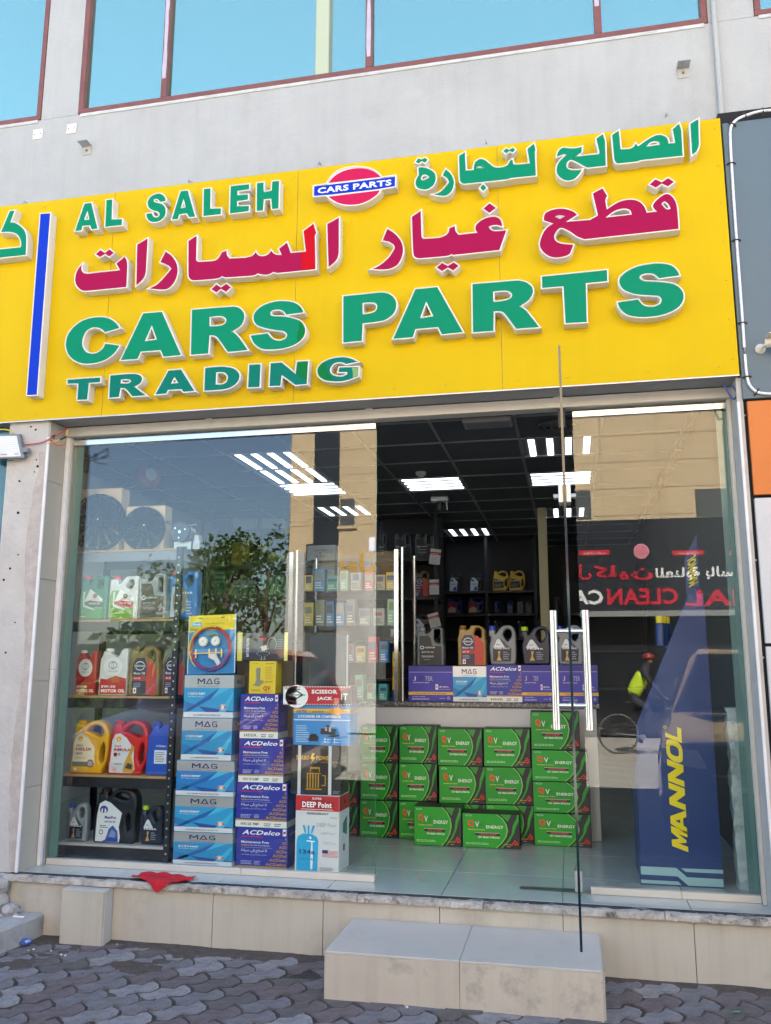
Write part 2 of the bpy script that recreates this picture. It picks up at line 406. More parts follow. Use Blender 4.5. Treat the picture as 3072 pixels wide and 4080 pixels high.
st = thing('entrance_step', 'wide beige tiled entrance step with a grey top, in front of the doorway', 'step', (-1.04, -.26, 0))
MB().box(-.60, -.255, -.03, .598, .255, .18, mat('pale_grout', (.22, .215, .20), .9)).build('step_core', st)
for a, b in ((-.605, -.0008), (.0008, .603)):
    MB().box(a, -.2665, -.025, b, -.2555, .1835, mat('scuffed_tile', (.45, .425, .36), .36, var=.08, vs=3, stain=(.22, .21, .195), sscale=5.2, samt=.6, streak=.25)).build('front_tile', st, bevel=.0012)
    MB().box(a, -.2675, .184, b, .255, .195, m_tiletop).build('top_tile', st, bevel=.0015)
for s, x in ((-1, -.606), (1, .6035)): MB().box(x, -.2545, -.025, x+.008*s+.004*(s < 0), .253, .1835, m_tile).build('side_tile', st)
kb = thing('tiled_block', 'small square tiled block against the plinth, near the left pillar', 'block', (-3.11, -.05, 0))
MB().box(-.115, -.034, -.03, .118, .045, .262, m_grout).build('block_core', kb)
MB().box(-.122, -.0435, -.025, .122, -.0345, .263, m_tile).build('front_tile', kb, bevel=.0012)
MB().box(.1185, -.034, -.025, .128, .046, .263, m_tiletop).build('side_tile', kb, bevel=.0012)
MB().box(-.123, -.045, .2635, .129, .047, .272, m_tiletop).build('top_tile', kb, bevel=.0012)

# ------------------------------------------------------------------ shop floor, walls, ceiling
fl = MB().box(-4.83, .055, .18, .46, 8.3, .300, m_grout).build('floor', kind='structure')
ys = [.056, .57]+[.57+.6*k for k in range(1, 14)]
fm = {}
for j in range(len(ys)-1):
    for k in range(-1, 9):
        x1 = -TW*k-.0015; x0 = x1-TW+.003
        if x0 < -4.82: x0 = -4.82
        if x1-x0 < .05: continue
        if x1 > .45: x1 = .45
        key = (round(x1-x0, 3), round(ys[j+1]-ys[j], 3))
        if key not in fm: fm[key] = MB().box(0, 0, 0, key[0], key[1]-.003, .0095, m_floor).mesh('floor_tile', bevel=.001)
        add('floor_tile', fm[key], fl, (x0, ys[j], .3005))
m_inner = mat('inner_wall_paint', (.40, .37, .30), .8, var=.06, vs=2)
MB().box(-4.98, .62, .2, -4.83, 8.4, 3.6, mat('pale_wall_tile', (.58, .59, .57), .5, var=.04, vs=2)).build('wall_left', kind='structure')
MB().box(.46, .32, .2, .6, 8.4, 3.6, mat('inner_dark_paint', (.10, .095, .085), .8, var=.06, vs=2)).build('wall_right', kind='structure')
MB().box(-4.98, 8.3, .2, .6, 8.45, 3.6, mat('inner_dark_paint', (.10, .095, .085), .8)).build('wall_back', kind='structure')
cl = MB().box(-4.83, .26, 3.26, .46, 8.3, 3.6, m_dark).build('ceiling', kind='structure')
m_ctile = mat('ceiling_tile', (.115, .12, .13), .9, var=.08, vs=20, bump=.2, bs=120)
m_tbar = mat('ceiling_t_bar', (.30, .30, .31), .6)
XG = [-3.29+.61*k for k in range(-2, 7)]; YG = [.80+.615*k for k in range(0, 13)]
lights = {(0, 2): 'y', (0, 3): 'y', (0, 4): 'x', (0, 6): 'y', (2, 4): 'x', (4, 4): 'x', (4, 2): 'y', (2, 9): 'y', (4, 7): 'y', (0, 9): 'y'}
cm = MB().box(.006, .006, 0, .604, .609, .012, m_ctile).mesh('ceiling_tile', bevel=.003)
for i in range(len(XG)-1):
    for j in range(len(YG)-1):
        if (i-2, j) in lights: continue
        add('ceiling_tile', cm, cl, (XG[i], YG[j], 3.203))
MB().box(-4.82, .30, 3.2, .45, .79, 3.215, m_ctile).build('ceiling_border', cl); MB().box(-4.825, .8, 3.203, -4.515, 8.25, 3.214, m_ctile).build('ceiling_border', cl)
for x in XG: MB().box(x-.012, .3, 3.196, x+.012, 8.25, 3.204, m_tbar).build('grid_bar', cl)
for y in YG: MB().box(-4.82, y-.012, 3.1945, .45, y+.012, 3.2025, m_tbar).build('grid_bar', cl)
m_tube = mat('lamp_tube', (.86, .93, 1.0), .4, emit=.7)
m_lou = mat('louvre_reflector', (.16, .17, .18), .4, metal=.3)
names = {(0, 2): 'nearest square ceiling light on the left side, tubes running away', (0, 3): 'second square ceiling light on the left side, behind the nearest', (0, 4): 'third ceiling light on the left side, tubes running crosswise', (0, 6): 'farthest bright ceiling light on the left side seen through the glass', (2, 4): 'square ceiling light over the middle of the shop near the smoke detector', (4, 4): 'ceiling light on the right side with crosswise tubes behind the open door', (4, 2): 'nearest ceiling light on the right side above the open glass door', (2, 9): 'small far ceiling light in the middle above the back shelves', (4, 7): 'far ceiling light on the right hidden behind the cream post', (0, 9): 'far ceiling light at the back left'}
for (i, j), d in lights.items():
    t = thing('ceiling_light', names[i, j], 'ceiling light', (XG[i+2]+.305, YG[j]+.3075, 3.2), group='square four tube ceiling lights')
    MB().box(-.293, -.295, .004, .293, .295, .05, m_lou).box(-.293, -.295, -.002, .293, -.275, .004, m_tbar).box(-.293, .275, -.002, .293, .295, .004, m_tbar).build('light_housing', t)
    for k in range(4):
        c = -.216+.144*k
        mb = MB()
        a, b = ((c-.024, -.27, -.0025), (c+.024, .27, .0035)) if d == 'y' else ((-.27, c-.024, -.0025), (.27, c+.024, .0035))
        mb.box(*a, *b, m_tube).build('tube', t)

# ------------------------------------------------------------------ the building front
bd = thing('shop_building', 'pale grey rendered building with blue mirrored windows above the yellow sign', 'building')
def wb(x0, x1, z0, z1, name='upper_wall', y0=.12, y1=.45, m=m_wall): return MB().box(x0, y0, z0, x1, y1, z1, m).build(name, bd)
ZW = 5.09
wb(-9, 9, 3.66, ZW); wb(-9, 9, 3.0, 3.655, 'lintel', .22); wb(-3.90, -3.625, ZW+.002, 7.1, 'window_pier'); wb(.385, .632, ZW+.002, 7.1, 'window_pier'); wb(-9, 9, 7.102, 8.0, 'parapet')
wb(-9, -7.2, ZW+.002, 7.1, 'window_pier'); wb(4.4, 9, ZW+.002, 7.1, 'window_pier')
MB().box(-9, .46, 7.7, 9, 13, 7.9, m_wall).build('sun_block_roof', bd)  # unseen roof and outer walls, added to block the sun
MB().box(-9, .5, 3.62, 9, 13, 3.72, m_dark).build('floor_slab', bd)
MB().box(-9, .5, -.02, -8.9, 13, 7.69, m_wall).build('side_wall', bd); MB().box(8.9, .5, -.02, 9, 13, 7.69, m_wall).build('side_wall', bd); MB().box(-8.9, 12.9, -.02, 8.9, 13, 7.69, m_wall).build('sun_block_rear', bd)
MB().box(-8.9, .55, -.02, -3.87, .6, 3.6, m_inner).build('neighbour_wall', bd); MB().box(.61, .55, -.02, 8.9, .6, 3.6, m_inner).build('neighbour_wall', bd)
m_mirror = mat('blue_mirror_glass', (.385, .61, .49), .015, metal=.92)
m_backdark = m_dark
def window(x0, x1, cuts, side):
    w = MB().box(x0, .30, ZW, x1, .34, 7.1, m_backdark).build('window', bd)
    f = MB(); z0, z1, fw = ZW+.002, 7.098, .035
    f.box(x0, .113, z0, x1, .235, z0+fw, m_brown).box(x0, .113, z1-fw, x1, .235, z1, m_brown)
    f.box(x0+.001, .115, z0+fw, x0+fw, .233, z1-fw, m_brown).box(x1-fw, .115, z0+fw, x1-.001, .233, z1-fw, m_brown)
    f.build('frame', w, bevel=.003)
    MB().box(x0+.02, .114, z0-.022, x1-.02, .1195, z0-.0005, mat('white_sill', (.46, .49, .50), .7, var=.2, vs=8)).build('sill', w)
    e = [x0+fw]+list(cuts)+[x1-fw]
    for c in cuts:
        MB().box(c-.021, .114, z0+fw, c+.021, .23, z1-fw, m_brown).build('mullion', w, bevel=.003)
        R = random.Random(int(c*100)); pts = []
        zb = z0+.10+R.uniform(0, .12)
        for k in range(26): pts.append((c-.012+R.uniform(-.004, .003), zb+k*.08))
        poly = pts+[(c+.012+R.uniform(-.004, .004), zb+k*.08) for k in range(25, -1, -1)]
        MB().prism(poly, lambda u, v, t: (u, t, v), .1125, .1137, m_film).build('peeling_film', w)
    for a, b in zip(e[:-1], e[1:]): MB().box(a, .15, z0+fw, b, .155, z1-fw, m_mirror).build('pane', w)
    return w
window(-3.622, .382, (-3.005, -1.62, -.227), 'c'); window(-7.2, -3.903, (-5.2,), 'l'); window(.635, 4.4, (2.0,), 'r')
# left pillar with its tiled reveal, white corner bead
wb(-3.875, -3.605, .30, 2.934, 'left_pillar', .03, .40, m_pillar)
R = random.Random(3); pts = []
for k in range(40): pts.append((-3.64-.035*abs(math.sin(k*.17))-R.uniform(0, .016)-.02*(k > 24)*(1-abs(k-32)/9.), .32+k*.062))
poly = pts+[(-3.606, .32+39*.062), (-3.606, .32)]
MB().prism(poly, lambda u, v, t: (u, t, v), .0275, .0298, m_scrape).build('scraped_strip', bd)
for a, b in ((.31, .76), (.763, 1.36), (1.363, 1.96), (1.963, 2.56), (2.563, 2.93)): MB().box(-3.6045, .034, a, -3.596, .205, b, mat('reveal_tile', (.40, .385, .34), .35, var=.04, vs=3)).build('reveal_tile', bd)
MB().box(-3.61, .022, .305, -3.592, .036, 2.83, m_bead).build('corner_bead', bd, bevel=.003)
Rh = random.Random(9)
for k, (px, py) in enumerate(((142, 1712), (123, 1700), (145, 1832), (150, 1858), (137, 1880), (77, 1917), (72, 2043), (72, 2210), (40, 2265), (15, 2310), (60, 2480), (22, 2600))):
    p = W(px, py, .028); MB().cyl((p.x, .0262, p.z), (p.x, .034, p.z), Rh.uniform(.004, .009), m_dark, 7).build('drill_hole', bd)
# right jamb and its bead
wb(.372, .40, .30, 2.93, 'right_jamb', .04, .40, m_pillar); MB().box(.368, .028, .305, .383, .0395, 2.80, m_bead).build('corner_bead', bd, bevel=.003)
MB().cyl((.415, .10, 4.45), (.415, .10, 7.2), .014, m_wall, 10).build('wall_conduit', bd, smooth=True)
# ------------------------------------------------------------------ the yellow sign
m_yel = mat('yellow_panel', (.57, .40, .001), .5, var=.05, vs=1.1, spec=.12, bump=.04, bs=3, streak=.05)
m_lwhite = mat('letter_return', (.66, .65, .62), .5, var=.05, vs=6)
m_green = mat('letter_green', (.0, .215, .115), .55, spec=.1); m_teal = mat('letter_teal', (.0, .16, .12), .55, spec=.1)
m_mag = mat('letter_magenta', (.30, .003, .06), .55, spec=.1); m_red = mat('letter_red', (.45, .0, .01), .55, spec=.1)
m_blue = mat('letter_blue', (.004, .036, .46), .55, spec=.1); m_pink = mat('logo_pink', (.47, .01, .08), .55, spec=.1)
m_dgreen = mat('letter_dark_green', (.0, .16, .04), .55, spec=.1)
SX0, SX1, SZ0, SZ1 = -8.0, .386, 2.935, 4.404
sg = thing('shop_sign', 'long yellow shop sign with raised green and magenta letters over the shopfront', 'sign')
seams = [SX0, W(420, 1400, 0).x, W(1178, 1150, 0).x, W(1992, 1100, 0).x, SX1]
for a, b in zip(seams[:-1], seams[1:]): MB().box(a+.0012, 0, SZ0+.001, b-.0012, .004, SZ1, m_yel).build('panel', sg, bevel=.0008)
MB().box(SX0, .0045, SZ0+.012, SX1-.004, .119, SZ1-.004, mat('sign_box', (.30, .31, .33), .6)).build('sign_box', sg)
m_sof = mat('sign_soffit', (.27, .275, .29), .5, metal=.3, var=.12, vs=3)
MB().box(SX0, .006, SZ0, SX1-.002, .215, SZ0+.008, m_sof).build('soffit', sg); MB().box(SX0, .0005, SZ0-.006, SX1, .0055, SZ0+.0005, mat('sign_lip', (.55, .56, .58), .4, metal=.4)).build('lip', sg)
R = random.Random(8); m_riv = mat('rivet', (.50, .36, .05), .4, metal=.5)
for z in (SZ0+.05, SZ1-.04):
    x = -4.1
    while x < SX1-.03:
        MB().lathe([(.0055, 0), (.0045, -.003), (.001, -.004)], (x, 0, z+R.uniform(-.006, .006)), 'y', m_riv, 8).build('rivet', sg); x += R.uniform(.24, .42)
for k in range(7): MB().lathe([(.0055, 0), (.0045, -.003), (.001, -.004)], (SX1-.03, 0, 3.02+k*.22), 'y', m_riv, 8).build('rivet', sg)
LD = .062
def tidy(spec, tol=24.):
    """merge corner points that sit closer than the trim is wide"""
    t = [(k[0] == '~', *map(float, k.lstrip('~').split(','))) for k in spec.split()]; out = []
    for q in t:
        if out and not q[0] and not out[-1][0] and math.hypot(q[1]-out[-1][1], q[2]-out[-1][2]) < tol: out[-1] = (False, (q[1]+out[-1][1])/2, (q[2]+out[-1][2])/2)
        else: out.append(q)
    return ' '.join(('~' if a else '')+'%g,%g' % (b, c) for a, b, c in out)
def letter(cr, face, specs, name='letter', label=None, extra=(), depth=LD, rim=.0085):
    cs = []
    for s in specs:
        cs.append([(lambda p: (p.x, p.z))(W(*cr(x, y), -depth)) for x, y in outline(tidy(s))])
    fn = lambda y0: (lambda x, y, z: (x, y0-z, y))
    mb = MB()
    bs_ = cs[:1]+[c for c in cs[1:] if min(max(p[0] for p in c)-min(p[0] for p in c), max(p[1] for p in c)-min(p[1] for p in c)) > 2.6*rim]
    curve_bits(bs_, m_lwhite, mb, fn(-depth/2), extrude=depth/2-.001, offset=rim)
    o = mb.build(name, sg, smooth=True, ang=30)
    if label: o['label'] = label
    rimb = MB(); curve_bits(cs, m_lwhite, rimb, fn(-depth), bevel=.0045, offset=rim-.004, fill='NONE', bres=1); rimb.build('trim_rim', o)
    fb = MB(); curve_bits(cs, face, fb, fn(-depth-.0012), extrude=.0006); fb.build('letter_face', o)
    for em, es in extra:
        e = [[(lambda p: (p.x, p.z))(W(*cr(x, y), -depth)) for x, y in outline(es)]]
        eb = MB(); curve_bits(e, em, eb, fn(-depth-.0030), extrude=.0004); eb.build('letter_face', o)
    return o
c1, c2, c3, c4 = crop(280, 700, 3.332), crop(760, 690, 4.165), crop(1640, 540, 2.777), crop(2200, 460, 2.777)
c5, c6, c7, c8 = crop(280, 920, 3.332), crop(740, 850, 2.524), crop(1460, 800, 2.777), crop(2120, 690, 2.603)
d1, d2, d3, d4, d5 = crop(250, 1220, 3.332), crop(740, 1170, 3.204), crop(1340, 1080, 3.204), crop(1840, 1030, 2.687), crop(2420, 1020, 4.9)
d6, d7, d8, k0 = crop(250, 1420, 2.777), crop(800, 1400, 2.524), crop(1220, 640, 4.165), crop(0, 820, 2.836)
G = m_green
letter(c1, G, ["70,733 192,375 280,366 362,704 288,712 268,662 258,655 168,663 158,670 148,727", "186,582 222,466 240,462 262,582 252,590 196,592"])
letter(c1, G, ["467,680 484,328 558,320 545,580 555,590 685,580 684,655"])
letter(c1, G, ["1264,338 ~1255,290 ~1205,246 ~1140,248 ~1070,285 ~1032,350 ~1045,420 ~1100,460 ~1160,475 ~1188,510 ~1175,545 ~1140,558 ~1105,545 1085,502 1012,512 ~1030,575 ~1080,612 ~1150,612 ~1220,580 ~1262,515 ~1262,440 ~1225,385 ~1160,365 ~1115,350 ~1108,325 ~1130,308 ~1165,315 1195,348"])
letter(c1, G, ["1352,583 1468,210 1560,202 1657,545 1580,552 1556,500 1545,497 1455,510 1442,517 1428,576", "1467,432 1500,305 1512,303 1540,415 1530,428 1475,437"])
letter(c2, G, ["213,712 222,268 328,258 320,588 330,600 500,588 497,683"])
letter(c2, G, ["654,668 666,222 970,187 970,268 780,292 768,300 766,365 780,373 950,358 948,440 775,460 762,470 760,550 775,558 965,548 962,632"])
letter(c2, G, ["1098,628 1103,170 1207,158 1210,300 1230,318 1340,303 1350,285 1358,142 1465,135 1455,585 1355,597 1345,430 1330,415 1220,428 1208,440 1198,620"])
letter(c3, G, ["75,362 ~110,355 ~170,365 ~235,400 ~262,440 ~262,500 ~235,555 ~180,592 ~120,597 ~65,575 ~46,530 ~55,485 83,440", "104,485 ~110,450 ~138,432 ~170,438 202,462 ~165,485 ~125,500"])
letter(c3, G, ["47,295 75,255 108,270 148,250 174,270 150,302 112,283 78,310"], 'letter_dots')
letter(c3, G, ["345,443 378,378 ~430,425 ~462,490 ~465,545 ~445,610 ~400,655 ~350,668 ~290,662 250,653 ~320,625 ~385,560 415,515 ~390,470"])
letter(c3, G, ["527,227 588,190 592,385 605,398 686,386 690,352 ~705,300 ~755,265 ~810,275 ~860,315 ~920,355 ~1000,355 ~1060,330 1085,285 1113,268 1120,300 ~1140,325 1310,312 1283,150 1352,95 1370,158 1362,185 1373,443 1115,475 1095,465 1060,485 590,535 ~555,525 ~537,495", "705,366 ~730,346 ~760,342 815,360"])
letter(c3, G, ["1015,175 1045,147 1080,163 1117,138 1145,158 1120,188 1083,171 1048,198"], 'letter_dots')
letter(c3, G, ["760,580 793,545 826,580 793,615"], 'letter_dots')
letter(c4, G, ["55,455 ~70,400 ~120,362 ~200,368 ~270,365 328,350 322,410 ~280,440 242,462 520,430 523,405 490,258 560,210 588,280 580,300 592,557 400,578 ~370,570 ~290,525 ~210,492 ~170,515 ~155,555 ~170,590 ~220,608 ~280,608 328,603 ~290,660 ~240,705 ~170,722 ~100,695 ~55,640 ~55,570 ~85,510 165,432 ~120,432 ~85,445"])
letter(c4, G, ["665,218 735,172 747,372 765,385 850,375 ~895,355 925,315 940,345 960,350 ~1060,270 ~1150,225 ~1220,225 ~1270,255 1285,315 1362,308 1335,155 1403,95 1432,158 1420,175 1442,447 985,500 965,490 940,510 730,533 ~705,520 ~690,490", "1035,350 ~1085,300 ~1140,288 ~1185,300 1195,322 1180,335"])
letter(c4, G, ["1530,95 1615,45 1622,320 ~1600,390 1550,435"])
letter(c5, m_mag, ["155,455 ~148,510 ~175,560 240,572 665,525 615,435 722,350 ~750,400 ~757,480 745,745 215,797 ~150,785 ~95,735 ~68,660 ~80,570 ~110,505"])
letter(c5, m_mag, ["345,310 403,258 460,296 525,250 578,295 520,342 468,306 395,347"], 'letter_dots')
letter(c5, m_mag, ["892,185 1027,105 1005,530 ~975,630 880,722"])
letter(c5, m_mag, ["1200,415 1268,278 ~1340,330 ~1400,410 ~1425,500 ~1415,600 ~1370,700 ~1300,765 ~1220,780 1058,765 ~1160,710 ~1260,610 1345,500 ~1310,465 ~1260,440"])
letter(c6, m_mag, ["30,280 110,230 105,475 125,492 255,485 ~320,465 365,395 410,380 ~415,420 440,458 600,450 ~670,430 705,392 ~740,430 ~800,430 ~835,410 860,378 ~900,415 968,420 940,358 1018,298 ~1035,340 1055,402 1212,388 1187,180 1285,108 1312,200 1298,225 1305,562 925,600 880,590 ~830,615 ~770,615 720,603 ~680,625 400,645 362,632 ~320,655 85,675 ~45,660 ~30,620"], label='joined magenta letters with a bright red patch at the right end', extra=[(m_red, "1162,575 1168,396 1213,388 1188,181 1285,110 1311,200 1297,225 1304,561")])
letter(c6, m_mag, ["262,765 308,718 355,748 410,712 452,745 408,790 355,760 308,797"], 'letter_dots')
letter(c6, m_mag, ["1425,110 1540,48 1538,390 ~1515,470 1438,540"])
letter(c7, m_mag, ["182,440 232,315 ~310,365 ~375,440 ~402,520 ~395,610 ~350,700 ~280,745 ~200,760 72,755 ~160,710 ~250,630 316,525 ~300,485 ~250,455"])
letter(c7, m_mag, ["505,180 600,115 608,395 625,425 800,415 ~870,390 ~910,350 918,308 978,282 ~985,335 1020,380 1225,362 1240,352 ~1208,310 ~1225,260 ~1300,205 ~1390,180 ~1455,190 ~1490,230 1500,285 ~1440,268 ~1380,275 1350,295 ~1385,330 ~1430,340 1545,330 1470,545 960,600 938,588 ~890,610 590,637 ~545,625 ~522,590"])
letter(c7, m_mag, ["1297,88 1362,32 1432,80 1362,135"], 'letter_dots')
letter(c7, m_mag, ["780,740 838,692 902,726 965,685 1018,722 962,772 902,738 838,778"], 'letter_dots')
letter(c8, m_mag, ["628,212 730,155 780,235 762,280 775,375 ~900,300 ~1010,275 ~1100,290 ~1160,340 1190,410 1290,398 ~1262,370 ~1250,335 ~1290,280 ~1370,222 ~1430,225 ~1480,280 ~1505,360 1522,582 545,690 ~470,662 ~385,605 ~318,575 ~282,578 ~248,618 ~232,662 ~248,702 ~300,730 430,742 ~410,800 ~380,850 ~280,878 ~190,870 ~110,815 ~78,740 ~105,640 ~150,570 215,525 120,495 ~135,420 ~220,378 ~330,370 ~420,395 470,435 358,505 600,485 680,440", "770,460 ~850,400 ~940,372 ~1010,385 1040,425 1020,435", "1345,320 ~1375,300 ~1410,325 1432,370 ~1390,372"], extra=[(mat("hole_grey", (.40, .43, .46), .6), "238,455 ~280,440 340,448 290,478")], rim=.006)
letter(c8, m_mag, ["1222,118 1278,68 1345,98 1412,55 1468,92 1410,138 1345,108 1283,150"], 'letter_dots')
letter(d1, G, ["752,290 ~700,220 ~610,165 ~500,150 ~380,160 ~250,205 ~140,290 ~65,400 ~45,530 ~80,640 ~160,720 ~280,762 ~420,755 ~560,715 ~680,630 750,528 567,500 ~530,570 ~460,622 ~380,635 ~300,600 ~262,520 ~268,430 ~310,340 ~380,290 ~450,282 ~510,300 565,345"])
letter(d1, G, ["775,715 1070,100 1318,80 1568,648 1340,670 1310,590 1295,578 1045,600 1030,605 993,700", "1092,462 1178,255 1190,250 1258,440 1248,452 1100,468"])
letter(d2, G, ["68,780 83,210 580,170 ~670,180 ~730,230 ~748,300 ~720,390 ~650,450 580,485 ~640,520 ~700,590 790,720 540,745 ~430,590 ~380,540 310,525 298,540 287,763", "303,412 305,300 ~400,287 ~470,290 ~515,320 ~515,370 ~470,405 ~400,418 315,422"])
letter(d2, G, ["1498,240 ~1470,180 ~1400,125 ~1290,100 ~1150,105 ~1000,150 ~900,225 ~868,310 ~900,390 ~1000,435 ~1150,465 ~1250,480 ~1295,520 ~1280,570 ~1200,605 ~1110,580 1050,510 830,540 ~880,640 ~980,705 ~1120,712 ~1280,690 ~1420,635 ~1510,540 ~1520,440 ~1470,360 ~1360,315 ~1230,295 ~1110,290 ~1080,255 ~1110,215 ~1190,203 ~1250,225 1285,268"],
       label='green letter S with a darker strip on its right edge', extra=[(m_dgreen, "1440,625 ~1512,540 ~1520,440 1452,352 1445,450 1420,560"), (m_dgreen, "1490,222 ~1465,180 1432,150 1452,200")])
letter(d3, G, ["92,912 92,325 560,278 ~660,290 ~735,345 ~765,420 ~745,520 ~680,590 ~590,635 335,668 325,890", "332,545 335,408 ~430,400 ~500,410 ~525,455 ~505,510 ~450,540 345,555"])
letter(d3, G, ["730,865 1013,235 1290,210 1612,780 1350,808 1310,720 1295,712 1010,740 975,845", "1070,595 1140,385 1155,383 1248,570 1238,590 1080,605"])
letter(d4, G, ["122,790 116,278 600,238 ~690,260 ~750,310 ~758,370 ~720,440 ~670,480 612,515 ~670,545 ~720,600 825,735 582,752 ~480,615 ~430,570 345,560 335,575 337,775", "335,455 335,355 ~430,345 ~500,350 ~540,385 ~520,430 ~450,455 345,467"])
letter(d4, G, ["862,315 860,198 1552,128 1556,242 1325,265 1335,680 1113,692 1095,300 1085,295"])
letter(d5, G, ["1400,380 ~1350,280 ~1240,190 ~1050,155 ~850,165 ~600,210 ~380,310 ~250,430 ~240,530 ~300,640 ~430,710 ~620,755 ~850,770 ~1000,785 ~1060,850 ~1030,940 ~920,990 ~800,995 ~690,960 600,855 205,912 ~260,1040 ~400,1150 ~620,1190 ~850,1185 ~1100,1140 ~1330,1040 ~1460,900 ~1480,750 ~1420,640 ~1300,560 ~1100,520 ~850,505 ~700,490 ~625,430 ~660,370 ~760,340 ~880,345 ~950,380 1010,435"])
T = m_teal
letter(d6, T, ["55,302 58,262 415,236 412,285 290,293 270,478 165,480 175,300"])
letter(d6, T, ["517,458 528,215 ~700,200 ~800,198 ~860,215 ~878,255 ~855,300 790,335 915,432 770,440 ~720,380 690,352 640,348 622,450", "640,300 645,258 ~710,252 ~755,265 ~750,290 ~710,302"])
letter(d6, T, ["1030,420 1172,160 1312,150 1455,382 1340,392 1315,362 1165,372 1145,412", "1195,305 1232,228 1245,225 1283,298"])
letter(d7, T, ["38,395 46,170 ~150,160 ~250,158 ~340,180 ~385,230 ~380,290 ~330,345 ~240,380", "150,335 155,212 ~220,208 ~262,230 ~275,270 ~255,315 ~210,335"])
letter(d7, T, ["478,362 490,138 600,133 590,358"])
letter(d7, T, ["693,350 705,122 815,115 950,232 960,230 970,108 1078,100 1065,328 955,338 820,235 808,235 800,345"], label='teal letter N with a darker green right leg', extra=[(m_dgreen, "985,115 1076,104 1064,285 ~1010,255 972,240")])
letter(d7, T, ["1572,105 ~1500,72 ~1420,62 ~1320,75 ~1230,115 ~1178,175 ~1185,240 ~1240,285 ~1340,302 ~1450,295 1580,250 1585,160 1395,165 1388,208 1475,208 1472,235 ~1420,255 ~1360,252 ~1310,225 ~1300,180 ~1330,130 ~1380,110 ~1430,112 1460,128"],
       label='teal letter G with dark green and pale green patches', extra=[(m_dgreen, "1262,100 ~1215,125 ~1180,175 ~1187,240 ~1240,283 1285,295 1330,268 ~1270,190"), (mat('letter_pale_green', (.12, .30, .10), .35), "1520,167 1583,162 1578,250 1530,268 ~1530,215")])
letter(k0, G, ["15,297 115,62 167,57 118,190 ~180,200 ~250,250 ~288,310 ~298,390 292,555 -120,600 -120,508 235,472 ~243,430 ~230,370 ~185,315 ~110,295"])
letter(k0, m_blue, ["305,2142 458,92 572,85 420,2138"], 'divider_bar', rim=.006)
# the oval badge
lg = MB()
cs = [[(lambda p: (p.x, p.z))(W(*d8(x, y), -LD)) for x, y in outline("105,410 330,378 ~420,240 ~560,140 ~760,95 ~900,90 ~1080,125 ~1200,195 1260,265 1500,232 1495,445 1262,485 ~1190,580 ~1050,680 ~900,740 ~720,758 ~560,735 ~440,680 330,595 110,612")]]
curve_bits(cs, m_lwhite, lg, lambda x, y, z: (x, -LD/2-z, y), extrude=LD/2-.001)
badge = lg.build('badge', sg, smooth=True, ang=30)
rb = MB(); curve_bits(cs, m_lwhite, rb, lambda x, y, z: (x, -LD-z, y), bevel=.005, offset=-.004, fill='NONE'); rb.build('trim_rim', badge)
for sp, m in (("375,370 ~470,260 ~620,175 ~800,132 ~960,132 ~1110,175 1232,270", m_pink), ("362,600 1220,495 ~1120,620 ~960,700 ~760,745 ~600,735 ~470,690", m_pink), ("132,595 138,432 1482,268 1480,438", m_blue)):
    e = [[(lambda p: (p.x, p.z))(W(*d8(x, y), -LD)) for x, y in outline(sp)]]
    eb = MB(); curve_bits(e, m, eb, lambda x, y, z: (x, -LD-.0012-z, y), extrude=.0006); eb.build('badge_face', badge)
a, b = W(*d8(190, 560), -LD), W(*d8(1418, 410), -LD); h = W(*d8(335, 450), -LD).z-W(*d8(335, 548), -LD).z
D = Decal((a.x, -LD-.002, a.z+.002), (b.x-a.x, 0, 0), (0, 0, h), (0, -1, 0)); D.text('CARS', 0, 0, .425, 1, mat('badge_white', (.66, .69, .72), .4), 1, .035); D.build('lettering', badge); D = Decal((a.x, -LD-.002, a.z+.002), (b.x-a.x, 0, 0), (0, 0, h), (0, -1, 0)); D.text('PARTS', .485, 0, 1, 1, mat('badge_white', (.8, .84, .88), .4), 1, .035); D.build('lettering', badge)

# ------------------------------------------------------------------ shopfront of glass in a cream frame
sf = thing('glass_shopfront', 'glazed shopfront with cream frame and two fixed panes', 'shopfront')
GY = .255
hd = MB().box(-3.60, .185, 2.872, .40, .275, 2.931, m_alu).build('header', sf, bevel=.003)
for x in (W(830, 1700, .18).x, W(1470, 1650, .18).x, W(2220, 1600, .18).x): MB().box(x-.02, .178, 2.905, x+.02, .186, 2.934, m_alu).build('bracket', hd)
MB().box(-3.58, .19, 2.931, .39, .3, 2.999, m_dark).build('gap_shade_block', sf)  # near-black block; the shade of the recess is put into its colour
# left pane, top clamp rail, bottom channel, jamb post
def pane(x0, x1, z0, z1, name='pane', parent=sf):
    p = MB().box(x0, GY-.005, z0, x1, GY+.005, z1, GLASS).build(name, parent)
    MB().box(x1-.0005, GY-.0052, z0, x1+.0008, GY+.0052, z1, mat('glass_edge', (.05, .16, .14), .15)).build('polished_edge', p)
    return p
XL0, XL1, XR0, XR1 = -3.555, -1.590, -.462, .352
pane(XL0, XL1, .345, 2.825); pane(XR0, XR1, .345, 2.825)
m_rail = mat('bright_rail', (.60, .63, .66), .15, metal=.85)
MB().box(XL0, GY-.018, 2.826, XL1-.002, GY+.018, 2.862, m_rail).build('top_rail', sf, bevel=.002)
MB().box(XR0, GY-.018, 2.826, XR1, GY+.018, 2.862, m_rail).build('top_rail', sf, bevel=.002)
for a, b in ((XL0, -2.35), (-2.349, XL1), (XR0, -.02), (-.019, XR1)): MB().box(a, GY-.018, .3105, b-.001, GY+.018, .3445, m_alu).build('bottom_channel', sf, bevel=.002)
